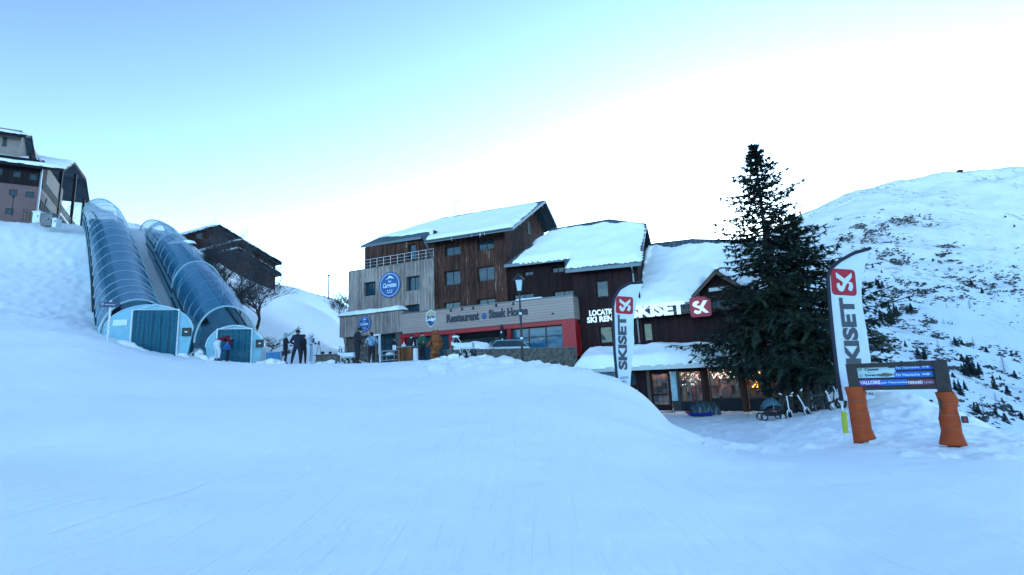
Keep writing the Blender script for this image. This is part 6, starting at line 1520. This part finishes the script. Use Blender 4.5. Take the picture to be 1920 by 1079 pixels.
txt(pv, 'VALLOIRE', .05, .97, .22, .8, 'badge_white', .04); txt(pb3, 'par Neuvache', .04, .96, .25, .72, 'text_pale'); txt(pr, 'FERMÉ!', .02, .55, .22, .85, 'badge_white', .03); txt(pr, 'CLOSED', .60, .92, .3, .62, 'text_pale', .01)
for pn in (pb1, pb2):
    o, a, c, z0, z1 = pn; zz = (z0 + z1) / 2; x0, x1 = a + (c - a) * .72, a + (c - a) * .93; b = MB()
    b.add([S_.L(x, -.026, z) for x, z in ((x0, zz - .012), (x1 - .05, zz - .012), (x1 - .05, zz - .035), (x1, zz), (x1 - .05, zz + .035), (x1 - .05, zz + .012), (x0, zz + .012))], [tuple(range(7))]); build('arrow', b, MATS['text_pale'], o, recalc=False)
o, a, c, z0, z1 = pa
for fy in (.75, .22):
    b = MB().tube([S_.L(a + (c - a) * .1 + .022 * math.cos(k * math.pi / 6), -.027, z0 + hh * fy + .022 * math.sin(k * math.pi / 6)) for k in range(12)], .004, 4, closed=True); build('ring_mark', b, MATS['text_dark'], o)
build('smudge', MB().add([S_.L(a + (c - a) * x, -.0235, z0 + hh * y) for x, y in ((.56, .1), (.78, .06), (.96, .2), (.9, .32), (.7, .42), (.6, .3))], [(0, 1, 2, 3, 4, 5)]), MATS['smudge'], o, recalc=False)
build('pictogram', MB().add([S_.L(a + (c - a) * x, -.0235, z0 + hh * y) for x, y in ((.84, .82), (1.0, .82), (1.0, 1.0), (.84, 1.0))], [(0, 1, 2, 3)]), MATS['text_dark'], o, recalc=False)
# orange padding on the posts: wavy wrapped mats
def pad(pts_l, pts_r, n, label):
    Lr = [ssz(x, y, n) for x, y in pts_l]; Rr = [ssz(x, y, n) for x, y in pts_r]
    base = S_.L((Lr[-1][0] + Rr[-1][0]) / 2, n, Lr[-1][1]); tt = thing('post_padding', label, 'padding', base, 'orange padding mats around the sign posts')
    m_, k_ = 30, 13; V = []
    for i in range(m_ + 1):
        f = i / m_
        zs_ = np.linspace(0, 1, len(Lr)); l = (np.interp(f, zs_, [p[0] for p in Lr]), np.interp(f, zs_, [p[1] for p in Lr])); r_ = (np.interp(f, zs_, [p[0] for p in Rr]), np.interp(f, zs_, [p[1] for p in Rr]))
        for j in range(k_):
            g = j / (k_ - 1); bulge = .16 * math.sin(math.pi * g) ** .6 + .008 * math.sin(f * 46 + 3 * g) + .012 * math.sin(f * 14 + g * 5)
            V.append(S_.L(l[0] + (r_[0] - l[0]) * g, n - .12 + bulge, l[1] + (r_[1] - l[1]) * g))
    nv = len(V); b = MB(); fs = [(i * k_ + j, i * k_ + j + 1, (i + 1) * k_ + j + 1, (i + 1) * k_ + j) for i in range(m_) for j in range(k_ - 1)]
    V2 = []
    for i in range(m_ + 1):
        for j in range(k_): p = V[i * k_ + j]; q_ = S_.loc(p); V2.append(S_.L(q_[0], n - .24 - (q_[1] - (n - .12)), q_[2]))
    ring = [(i * k_, (i + 1) * k_, nv + (i + 1) * k_, nv + i * k_) for i in range(m_)] + [((i + 1) * k_ - 1, (i + 2) * k_ - 1, nv + (i + 2) * k_ - 1, nv + (i + 1) * k_ - 1) for i in range(m_)]
    ring += [(j, j + 1, nv + j + 1, nv + j) for j in range(k_ - 1)] + [(m_ * k_ + j, m_ * k_ + j + 1, nv + m_ * k_ + j + 1, nv + m_ * k_ + j) for j in range(k_ - 1)]
    b.add(V + V2, fs + [tuple(k + nv for k in f) for f in fs] + ring); build('mat', b, MATS['pad_orange'], tt, smooth=True)
    for f in (.28, .52, .76):     # lacing straps
        i = int(f * m_); b = MB().tube([V[i * k_ + j] + S_.N * .004 for j in range(k_)], .006, 4); build('strap', b, MATS['smudge'], tt)
    return tt
pad([(1582, 727), (1588, 745), (1590, 765), (1593, 785), (1596, 805), (1600, 832)], [(1623, 725), (1623, 745), (1626, 765), (1631, 785), (1634, 805), (1643, 825)], .09, 'orange padding on the left post of the piste board')
pad([(1754, 737), (1760, 752), (1763, 770), (1761, 788), (1766, 810), (1762, 835)], [(1790, 735), (1799, 750), (1797, 768), (1803, 790), (1806, 812), (1817, 838)], .09, 'orange padding on the right post of the piste board, beside a small black box')
bx0, bz0 = ssz(1804, 793.5, .02); bx1, bz1 = ssz(1814.5, 781, .02)
t = thing('small_box_sign', 'small black plate with red mark at the right edge of the orange padding', 'sign', S_.L((bx0 + bx1) / 2, .02, bz0))
build('plate', MB().box(S_, bx0, bx1, -.03, .02, bz0, bz1), MATS['black_plastic'], t); build('mark', MB().box(S_, bx0 + .04, bx1 - .03, .021, .024, bz0 + .03, bz1 - .03), MATS['logo_red'], t)
build('bracket', MB().box(S_, bx0 - .1, bx0 - .002, -.02, 0, (bz0 + bz1) / 2 - .02, (bz0 + bz1) / 2 + .02), MATS['galvanised'], t)

# ------------------------------------------------------------------ pushchair, scooters, bikes, sledge
def pushchair(px, D, label):
    p = P(px, 780, D); p.z = G_(p); t = thing('pushchair', label, 'pushchair', p)
    w = lambda x, y, z: p + Vector((x, y, z))
    for x, y, r_ in ((-.42, -.22, .17), (-.42, .22, .17), (.42, -.24, .15), (.42, .24, .15)):
        wh = build('wheel', MB().disc(w(x, y, r_), (0, 1, 0), r_, .05, 18, r_in=r_ * .72), MATS['tyre'], t); b = MB()
        for k in range(5): a = k * 2 * math.pi / 5; b.tube([w(x, y, r_), w(x + math.cos(a) * r_ * .75, y, r_ + math.sin(a) * r_ * .75)], .012, 4)
        build('spokes', b, MATS['white_paint'], wh)
    b = MB()
    for y in (-.22, .22): b.tube([w(-.42, y, .17), w(-.1, y, .42), w(.42, y, .16)], .018, 5); b.tube([w(-.1, y, .42), w(.5, y, .62), w(.62, y, .95)], .018, 5)
    b.tube([w(.62, -.22, .95), w(.62, .22, .95)], .02, 5); build('frame', b, MATS['black_plastic'], t)
    build('seat', MB().prism([w(-.3, -.2, .4), w(.35, -.2, .45), w(.45, -.2, .75), w(-.25, -.2, .5)], [w(-.3, .2, .4), w(.35, .2, .45), w(.45, .2, .75), w(-.25, .2, .5)]), MATS['cloth_black'], t)
    build('basket', MB().cube(w(-.02, 0, .28), .5, .36, .16), MATS['cloth_black'], t)
    b = MB(); V = []
    for i in range(9):
        a = math.pi * i / 8
        for j in range(7): g = math.pi * j / 6; V.append(w(.05 - .43 * math.cos(a), -.26 * math.cos(g), .5 + .52 * math.sin(a) * (.35 + .65 * math.sin(g))))
    b.add(V, [(i * 7 + j, i * 7 + j + 1, (i + 1) * 7 + j + 1, (i + 1) * 7 + j) for i in range(8) for j in range(6)]); build('rain_cover', b, MATS['shell_cover'], t, smooth=True)
    build('hood_hoop', MB().tube([w(.02 + .1 * math.sin(g), -.27 * math.cos(g), .5 + .52 * math.sin(g)) for g in np.linspace(0, math.pi, 9)], .012, 5), MATS['galvanised'], t)
glass_mat('shell_cover', (.05, .12, .16), .75, .15)
pushchair(1446, 24.2, 'black pushchair with clear rain cover parked left of the spruce trunk')
def scooter(px, D, lean, label, rot=0.0):
    p = P(px, 785, D); p.z = G_(p); t = thing('kick_scooter', label, 'scooter', p, 'scooters leaning by the spruce')
    M = Matrix.Rotation(rot, 3, 'Z') @ Matrix.Rotation(lean, 3, 'Y'); w = lambda x, y, z: p + M @ Vector((x, y, z))
    build('stem', MB().tube([w(0, 0, .2), w(0, .02, .98)], .028, 6), MATS['white_paint'], t)
    hb = build('handlebar', MB().tube([w(-.3, .02, 1.08), w(-.08, .02, .98), w(.08, .02, .98), w(.3, .02, 1.08)], .02, 6), MATS['black_plastic'], t)
    for sx in (-1, 1): build('grip', MB().tube([w(sx * .22, .02, 1.045), w(sx * .33, .02, 1.1)], .028, 6), MATS['white_paint'], hb)
    build('fork', MB().tube([w(-.11, 0, .1), w(-.1, 0, .27), w(0, 0, .38), w(.1, 0, .27), w(.11, 0, .1)], .022, 6), MATS['white_paint'], t)
    build('deck', MB().prism([w(-.07, .1, .1), w(.07, .1, .1), w(.07, .95, .1), w(-.07, .95, .1)], [w(-.07, .1, .13), w(.07, .1, .13), w(.07, .95, .13), w(-.07, .95, .13)]), MATS['black_plastic'], t)
    for y in (0, 1.02): build('wheel', MB().disc(w(0, y, .12), M @ Vector((1, 0, 0)), .13, .04, 16), MATS['tyre'], t)
scooter(1482, 24.0, -.03, 'upright white scooter with forked front right of the pushchair')
scooter(1518, 23.8, -.42, 'white scooter leaning left against the spruce trunk')
def bike(px, D, lean, rot, label, h=1.0):
    p = P(px, 785, D); p.z = G_(p); t = thing('snow_bike', label, 'bike', p, 'dark downhill bikes beside the spruce')
    M = Matrix.Rotation(rot, 3, 'Z') @ Matrix.Rotation(lean, 3, 'X'); w = lambda x, y, z: p + M @ (Vector((x, y, z)) * h)
    build('frame', MB().tube([w(-.55, 0, .3), w(.3, 0, .85), w(.25, 0, .35), w(-.55, 0, .3), w(-.3, 0, .75), w(.3, 0, .82)], .035, 6), MATS['quad_body'], t)
    build('fork', MB().tube([w(.55, 0, .2), w(.28, 0, 1.0)], .03, 6), MATS['white_paint'], t); build('handlebar', MB().tube([w(.22, -.33, 1.1), w(.27, -.1, 1.02), w(.27, .1, 1.02), w(.22, .33, 1.1)], .022, 6), MATS['quad_body'], t)
    build('saddle', MB().ell(w(-.32, 0, .82), .14, .07, .04, 10, 6), MATS['quad_body'], t)
    for x in (-.6, .58): build('wheel', MB().disc(w(x, 0, .26), M @ Vector((0, 1, 0)), .26 * h, .07, 20, r_in=.19 * h), MATS['tyre'], t)
    b = MB(); b.tube([w(-.2, 0, .35), w(-.12, .1, .02)], .02, 5); build('stand', b, MATS['galvanised'], t)
bike(1540, 23.8, .18, -.25, 'black bike with raised handlebar, left of two beside the spruce', 1.0)
bike(1556, 24.3, .12, .15, 'black bike with white fork, right of two and nearest the flag pole', 1.12)
# sledge and dark tarpaulin bundle by the shop
mat('sledge_blue', (.006, .02, .22), .4); mat('tarp', (.03, .06, .075), .45, .4, 5, .5)
p = P(1312, 770, 30.5); p.z = G_(p) + .08
t = thing('sledge', 'bright blue plastic sledge with red tip lying in snow before the shop window', 'sledge', p)
prf = [(-.75, .18), (-.6, .03), (.5, 0), (.75, .1)]
b = MB(); V = []
for x, z in prf: V += [p + Vector((x, -.3, z + .1)), p + Vector((x, -.24, z)), p + Vector((x, .24, z)), p + Vector((x, .3, z + .1))]
b.add(V, [(4 * i + j, 4 * i + j + 1, 4 * i + j + 5, 4 * i + j + 4) for i in range(3) for j in range(3)]); build('hull', b, MATS['sledge_blue'], t)
build('red_tip', MB().ell(p + Vector((-.72, -.1, .22)), .16, .2, .07, 10, 6), MATS['logo_red'], t); 
for y in (-.18, .18): build('runner', MB().tube([p + Vector((-.6, y, .02)), p + Vector((.6, y, -.02))], .025, 5), MATS['sledge_blue'], t)
p = P(1320, 760, 31.3); p.z = G_(p) + .35
t = thing('covered_bundle', 'dark shiny tarpaulin over a bundle behind the blue sledge', 'tarpaulin', p - Z * .4)
b = MB(); V = []; n1, n2_ = 26, 10
for i in range(n1 + 1):
    a = -1 + 2 * i / n1
    for j in range(n2_ + 1):
        g = math.pi * j / n2_; V.append(p + Vector((a * .85, -.35 * math.cos(g), -.4 + .8 * math.sin(g) * (1 - .3 * a * a) * (1 + .13 * math.sin(a * 17 + g * 2)))))
b.add(V, [(i * (n2_ + 1) + j, i * (n2_ + 1) + j + 1, (i + 1) * (n2_ + 1) + j + 1, (i + 1) * (n2_ + 1) + j) for i in range(n1) for j in range(n2_)]); build('cover', b, MATS['tarp'], t, smooth=True)
for x in (-.5, 0, .5): build('cord', MB().tube([p + Vector((x, -.36, -.38)), p + Vector((x + .15, -.3, .1)), p + Vector((x + .1, 0, .44))], .015, 4), MATS['galvanised'], t)
# ------------------------------------------------------------------ spruces by the shop
def needle_mat(name, a, b, c):
    m = bpy.data.materials.new(name); m.use_nodes = True; nt = m.node_tree; p = nt.nodes['Principled BSDF']; p.inputs['Roughness'].default_value = .85; p.inputs['Specular IOR Level'].default_value = .15
    g = nt.nodes.new('ShaderNodeNewGeometry'); nz = nt.nodes.new('ShaderNodeTexNoise'); nz.inputs['Scale'].default_value = 1.1; nz.inputs['Detail'].default_value = 4
    cr = nt.nodes.new('ShaderNodeValToRGB'); cr.color_ramp.elements[0].position = .35; cr.color_ramp.elements[1].position = .68; cr.color_ramp.elements[0].color = (*a, 1); cr.color_ramp.elements[1].color = (*b, 1); e = cr.color_ramp.elements.new(.54); e.color = (*c, 1)
    nt.links.new(g.outputs['Position'], nz.inputs['Vector']); nt.links.new(nz.outputs[0], cr.inputs[0]); nt.links.new(cr.outputs[0], p.inputs['Base Color']); MATS[name] = m; return m
needle_mat('needles', (.014, .028, .022), (.05, .075, .042), (.024, .044, .034)); needle_mat('needles_far', (.010, .018, .022), (.022, .034, .034), (.014, .024, .028))
mat('spruce_bark', (.055, .050, .050), .95, 0, 4, 1.0, col2=(.018, .018, .02))
def spruce(x, y, z, h, prof, label, seed, nbr, trunk_r, group, low=.14, extra_trunks=()):
    r = random.Random(seed); base = Vector((x, y, z)); t = thing('spruce', label, 'tree', base, group)
    b = MB(); ap = base + Z * h
    b.tube([base - Z * .4, base + Z * .2, base + Z * h * .3, base + Z * h * .7, ap], [trunk_r * 1.35, trunk_r, trunk_r * .75, trunk_r * .35, .02], 9)
    build('trunk', b, MATS['spruce_bark'], t, smooth=True)
    for dx, dy, rr, hh in extra_trunks: build('trunk', MB().tube([base + Vector((dx, dy, -.4)), base + Vector((dx * .9, dy, .3)), base + Vector((dx * .6, dy * .6, hh))], [rr * 1.4, rr, rr * .6], 8), MATS['spruce_bark'], t, smooth=True)
    limbs = MB(); NV = []; NF = []
    def clump(p, d, L, w):
        """a spray of needles: narrow pointed leaves on both sides of a twig"""
        s_ = d.cross(Z); s_ = s_.normalized() if s_.length > .01 else Vector((1, 0, 0)); n_ = s_.cross(d).normalized()
        for k in range(5):
            f = k / 5; o = p + d * L * f
            for sg in (-1, 1):
                dir_ = (d * .75 + s_ * sg * r.uniform(.5, 1.1) + n_ * r.uniform(-.5, .35)).normalized(); ln = w * (1 - .55 * f) * r.uniform(.7, 1.25); q = dir_.cross(n_).normalized() * .022 + n_ * r.uniform(-.012, .012)
                i = len(NV); NV.extend([tuple(o - q), tuple(o + q), tuple(o + dir_ * ln + q * .5), tuple(o + dir_ * ln - q * .5)]); NF.append((i, i + 1, i + 2, i + 3))
        i = len(NV); q = s_ * .05; NV.extend([tuple(p - q), tuple(p + q), tuple(p + d * L * 1.15)]); NF.append((i, i + 1, i + 2))
    ga = 0
    for k in range(nbr):
        f = (k + r.random()) / nbr; hz = low + (1 - low) * (1 - (1 - f) ** 1.0); ga += 2.399 + r.uniform(-.4, .4)
        a = ga; Rr = prof(hz, a) * (r.uniform(.6, .95) if r.random() < .6 else r.uniform(.85, 1.18))
        if Rr < .1: Rr = .1
        o = base + Z * h * hz; droop = -.10 - .38 * (1 - hz) + r.uniform(-.12, .12)
        d = Vector((math.cos(a), math.sin(a), droop)); n = max(4, int(Rr * 3.0)); pts = []
        for i in range(n + 1):
            s_ = i / n; pts.append(o + Vector((math.cos(a), math.sin(a), 0)) * Rr * s_ + Z * (droop * Rr * s_ + .22 * Rr * s_ ** 2.5) + Vector((r.uniform(-1, 1), r.uniform(-1, 1), r.uniform(-1, 1))) * .04 * Rr * s_)
        limbs.tube(pts, [max(.022, .03 * Rr ** .7 * (1 - i / n)) for i in range(n + 1)], 3, cap=False)
        for i in range(1, n + 1):
            s_ = i / n
            if s_ < .22 and hz < .8: continue
            for sg in (-1, 1):
                dd_ = (pts[i] - pts[i - 1]).normalized(); sd_ = dd_.cross(Z).normalized() * sg
                L = (Rr * .36 * (1.12 - s_) + .12) * r.uniform(.6, 1.2); m_ = max(1, int(L / .20)); q = pts[i].copy(); d2 = (dd_ * .8 + sd_ * .9 + Z * r.uniform(-.3, .05)).normalized()
                for j in range(m_):
                    hang = Z * (-.35 - .25 * r.random()); clump(q, d2, L / m_, .17); 
                    if r.random() < .65: clump(q, (d2 * .5 + hang).normalized(), .24 * r.uniform(.6, 1.3), .11)
                    q = q + d2 * (L / m_); d2 = (d2 + Z * r.uniform(-.2, .05)).normalized()
            clump(pts[i - 1], (pts[i] - pts[i - 1]).normalized(), (pts[i] - pts[i - 1]).length, .16)
        clump(pts[-1], (pts[-1] - pts[-2]).normalized(), .25, .12)
    for k in range(9): clump(ap - Z * (.1 + k * .09), Vector((r.uniform(-.6, .6), r.uniform(-.6, .6), 1)).normalized(), .22, .12)
    build('limbs', limbs, MATS['spruce_bark'], t)
    b = MB(); b.add(NV, NF); build('crown', b, MATS['needles'], t, recalc=False)
    return t
def prof_main(h, a):
    # radius by relative height; a lumpier, wider left side low down
    base_ = float(np.interp(h, [0, .14, .20, .30, .40, .50, .60, .68, .76, .84, .92, 1], [3.6, 4.1, 4.5, 4.7, 4.0, 3.0, 2.7, 2.3, 2.1, 1.45, .75, .12]))
    return base_ * (1 + .26 * noise.noise(Vector((math.cos(a) * 1.6, math.sin(a) * 1.6, h * 9))) + .12 * math.sin(h * 60)) * (1 + .03 * (-math.cos(a)) * (h < .5))
def prof_second(h, a):
    base_ = float(np.interp(h, [0, .15, .25, .35, .5, .65, .8, .9, 1], [3.0, 4.0, 4.4, 4.1, 3.6, 3.0, 2.3, 1.5, .3]))
    return base_ * (1 + .3 * noise.noise(Vector((math.cos(a) * 1.6 + 7, math.sin(a) * 1.6, h * 8))) + .1 * math.sin(h * 50))
pb_ = P(1480, 765, 28.3); zb_ = G(pb_.x, pb_.y); pa_ = P(1412, 272, 28.3)
mx_, my_ = pa_.x, pa_.y
spruce(mx_, my_, zb_, pa_.z - zb_, prof_main, 'tall dark spruce with the highest pointed top, in front of the ski shop', 41, 270, .30, 'spruces before the ski shop', low=.205, extra_trunks=((.65, .1, .2, 3.2), (-.45, -.1, .13, 3.0)))
pa2 = P(1484, 408, 27.6)
zz_ = G(pa2.x, pa2.y)
spruce(pa2.x, pa2.y, zz_, pa2.z - zz_, prof_second, 'second dark spruce with lower rounded top, right of the tallest one', 77, 170, .26, 'spruces before the ski shop', low=.19, extra_trunks=((-.6, .1, .2, 2.8), (.55, .15, .12, 2.5)))

# ------------------------------------------------------------------ conifers scattered on the mountain
def far_conifer(h, seed, tiers=None):
    r = random.Random(seed); b = MB(); n = 90
    for k in range(n):
        f = (k / n) ** 1.0; z = h * (.06 + .94 * f); rad = h * .26 * (1 - f) ** .8 * r.uniform(.6, 1.25) + .02 * h; a = k * 2.4 + r.uniform(-.4, .4); w = rad * .55
        o = Vector((0, 0, z)); d = Vector((math.cos(a), math.sin(a), -.35)); s_ = Vector((-math.sin(a), math.cos(a), 0)) * w * .5
        b.add([o + Z * h * .05, o + d * rad * .5 + s_, o + d * rad * 1.1, o + d * rad * .5 - s_, o + d * rad * .45 - Z * h * .05], [(0, 1, 2, 3), (1, 4, 3), (1, 2, 4), (3, 4, 2)])
    me = bpy.data.meshes.new('crown'); me.from_pydata([tuple(v) for v in b.v], [], b.f); me.materials.append(MATS['needles_far'])
    t = MB().tube([(0, 0, -.3 * h * .2), (0, 0, h * .3)], [.03 * h, .02 * h], 5); mt_ = bpy.data.meshes.new('trunk'); mt_.from_pydata(t.v, [], t.f); mt_.materials.append(MATS['spruce_bark'])
    return me, mt_
def far_larch(h, seed):
    r = random.Random(seed); b = MB(); b.tube([(0, 0, -.2), (0, 0, h)], [.02 * h, .004 * h], 4)
    c = MB()
    for k in range(60):
        f = k / 60; z = h * (.12 + .85 * f); rad = h * .28 * (1 - f) ** .7; a = k * 2.4; c.tube([(0, 0, z), (math.cos(a) * rad, math.sin(a) * rad, z + rad * .15)], [.008 * h, .003 * h], 3, cap=False)
    me = bpy.data.meshes.new('crown'); me.from_pydata(c.v, [], c.f); me.materials.append(MATS['twigs'])
    mt_ = bpy.data.meshes.new('trunk'); mt_.from_pydata(b.v, [], b.f); mt_.materials.append(MATS['bare_bark']); return me, mt_
protos = [far_conifer(1.0, s) for s in (1, 2, 3, 4)]; larches = [far_larch(1.0, 5)]
def mtn_point(px, py):
    p = mtn(px, py); return p
# (picture x, y of the foot, height in photo pixels, width factor, kind)
MT = [(1638, 510, 16, .8, 0), (1644, 535, 14, .8, 1), (1649, 541, 14, 1.2, 0), (1655, 538, 12, .9, 2), (1630, 540, 9, 1.2, 3), (1624, 535, 8, 1, 2), (1654, 516, 11, .7, 0), (1683, 512, 6, 1, 1), (1736, 550, 9, 1.1, 2), (1842, 549, 10, 1.1, 3), (1822, 535, 11, 1.1, 1),
      (1749, 490, 5, 1.2, 0), (1780, 505, 5, 1, 1), (1659, 576, 12, .9, 2), (1651, 592, 13, .9, 0), (1661, 600, 14, .8, 1), (1672, 608, 40, .62, 3), (1679, 594, 28, .6, 0), (1683, 592, 20, .7, 1), (1709, 585, 17, 1.0, 2), (1701, 586, 11, .8, 3), (1747, 580, 12, 1.1, 0),
      (1698, 650, 13, .8, 1), (1722, 668, 18, .9, 2), (1734, 672, 20, .85, 3), (1793, 654, 22, 1.1, 0), (1805, 650, 14, 1, 1), (1805, 680, 17, 1.0, 2), (1819, 702, 34, .9, 3), (1828, 706, 30, .9, 1), (1812, 706, 26, .9, 0), (1838, 704, 24, .8, 2), (1805, 700, 18, .9, 1), (1850, 660, 11, 1.2, 0), (1866, 732, 28, .7, 3), (1876, 715, 12, .9, 1),
      (1890, 741, 17, 1.2, 2), (1904, 710, 16, 1.1, 0), (1897, 667, 9, 1, 1), (1906, 664, 8, 1, 2), (1788, 712, 15, 1.2, 3), (1802, 745, 32, .7, 0), (1793, 738, 26, .8, 1), (1811, 736, 22, .8, 2), (1829, 775, 22, .85, 3), (1836, 778, 24, .8, 1), (1868, 780, 17, 1, 0), (1886, 795, 22, 1.1, 2), (1898, 772, 14, .9, 3), (1916, 786, 16, 1, 0), (1622, 668, 14, .9, 2), (1655, 655, 9, 1, 1),
      (1765, 470, 4, 1.4, 0), (1716, 395, 4, 1.4, 2), (1885, 407, 4, 1.4, 1), (1902, 425, 5, 1.3, 0), (1909, 448, 6, 1.3, 2), (1864, 560, 5, 1, 3), (1872, 556, 5, 1, 0), (1630, 472, 5, 1, 1)]
LAR = [(1884, 700, 34), (1850, 735, 18), (1672, 560, 14), (1662, 600, 16), (1777, 585, 16), (1819, 580, 18), (1786, 655, 22), (1760, 655, 18), (1770, 610, 14), (1846, 780, 28), (1826, 650, 18), (1868, 755, 20), (1757, 640, 16), (1740, 655, 16)]
kinds = ['small dark conifer', 'narrow dark conifer', 'broad dark conifer', 'tall dark conifer']
def place_far(px, py, hp, wf, meshes, nm, lab, cat, grp):
    # look for the surface point under this picture position
    p = mtn(px, py); D = p.y; h = hp * D / 950
    o = bpy.data.objects.new(nm, None); COL.objects.link(o); o.location = p - Z * .4; o['label'] = lab; o['category'] = cat; o['group'] = grp
    for nm_, me in zip(('crown', 'trunk'), meshes):
        c = bpy.data.objects.new(nm_, me); COL.objects.link(c); c.parent = o; c.scale = (h * wf * 1.35, h * wf * 1.35, h * 1.12); c.rotation_euler = (0, 0, px * .7)
ORD = ['first', 'second', 'third', 'fourth', 'fifth', 'sixth', 'seventh', 'eighth', 'ninth', 'tenth', 'eleventh', 'twelfth', 'thirteenth', 'fourteenth']
BANDS = [(0, 480, 'on the bare upper mountainside'), (480, 560, 'on the slope level with the right flag logo'), (560, 625, 'on the slope level with the right flag lettering'), (625, 690, 'on the slope just above the piste board'),
         (690, 722, 'right of the piste board at its panel height'), (722, 760, 'right of the orange padding top'), (760, 999, 'lowest on the slope right of the orange padding')]
def labelled(items, kind_of, what):
    out = []
    for lo, hi, where in BANDS:
        grp_ = sorted([m for m in items if lo <= m[1] < hi])
        for i, m in enumerate(grp_): out.append((m, '%s %s, %s from the left' % (kind_of(m), where, ORD[i]) if len(grp_) > 1 else '%s %s' % (kind_of(m), where)))
    return out
for m, lab in labelled(MT, lambda m: ('tiny' if m[2] < 8 else 'small' if m[2] < 15 else 'mid-sized' if m[2] < 26 else 'tall') + ' dark conifer', 'conifer'):
    place_far(m[0], m[1], m[2], m[3], protos[m[4]], 'conifer', lab, 'tree', 'conifers scattered on the mountainside')
for m, lab in labelled(LAR, lambda m: 'bare larch', 'larch'):
    place_far(m[0], m[1], m[2], .75, larches[0], 'larch', lab, 'tree', 'bare larches on the mountainside')
# scrub: countless low bushes in patches
r = random.Random(3); b = MB(); cents = [(1675, 490, 26, 16), (1700, 415, 60, 14), (1780, 475, 30, 14), (1890, 520, 60, 34), (1800, 540, 90, 22), (1740, 600, 80, 40), (1760, 612, 25, 14), (1740, 650, 50, 26), (1840, 640, 60, 30), (1790, 680, 40, 30), (1870, 700, 50, 40), (1650, 640, 22, 24), (1820, 740, 60, 30), (1860, 770, 40, 24), (1640, 450, 60, 30), (1720, 540, 80, 30), (1690, 570, 50, 30), (1590, 430, 40, 20)]
cnt = 0
while cnt < 5200:
    cx, cy, sx, sy = r.choice(cents); px, py = r.gauss(cx, sx * .6), r.gauss(cy, sy * .6)
    if py < crest_y(px) + 6 or py > foot_y(px) or px > 2100: continue
    if noise.noise(Vector((px * .045, py * .09, 2))) < -.08: continue
    p = mtn(px, py); s_ = (.45 + .0022 * p.y) * r.uniform(.4, 1.25)
    for k in range(3):
        a = r.uniform(0, 6.28); d = Vector((math.cos(a), math.sin(a), 0)) * s_ * .9; o = p + Vector((r.uniform(-1, 1), r.uniform(-1, 1), 0)) * s_ * .6 - Z * .2
        b.add([o - d * .6, o + d * .6, o + d * r.uniform(.2, .8) + Z * s_ * r.uniform(.3, .75), o - d * r.uniform(.2, .8) + Z * s_ * r.uniform(.3, .8)], [(0, 1, 2, 3)])
    cnt += 1
mat('scrub', (.045, .055, .062), .95, .4, .2)
o = build('scrub', b, MATS['scrub'], None, recalc=False); o['kind'] = 'stuff'
# station hut on the ridge
p = mtn(1800, 322.5); t = thing('ridge_hut', 'tiny dark hut on the skyline of the mountain', 'hut', p); b = MB(); b.cube(p + Z * .3, 6, 4, 3); build('wall', b, MATS['chalet_shade'], t); b = MB(); b.cube(p + Z * 2.2, 7, 5, .8); build('roof', b, MATS['roof_metal'], t)
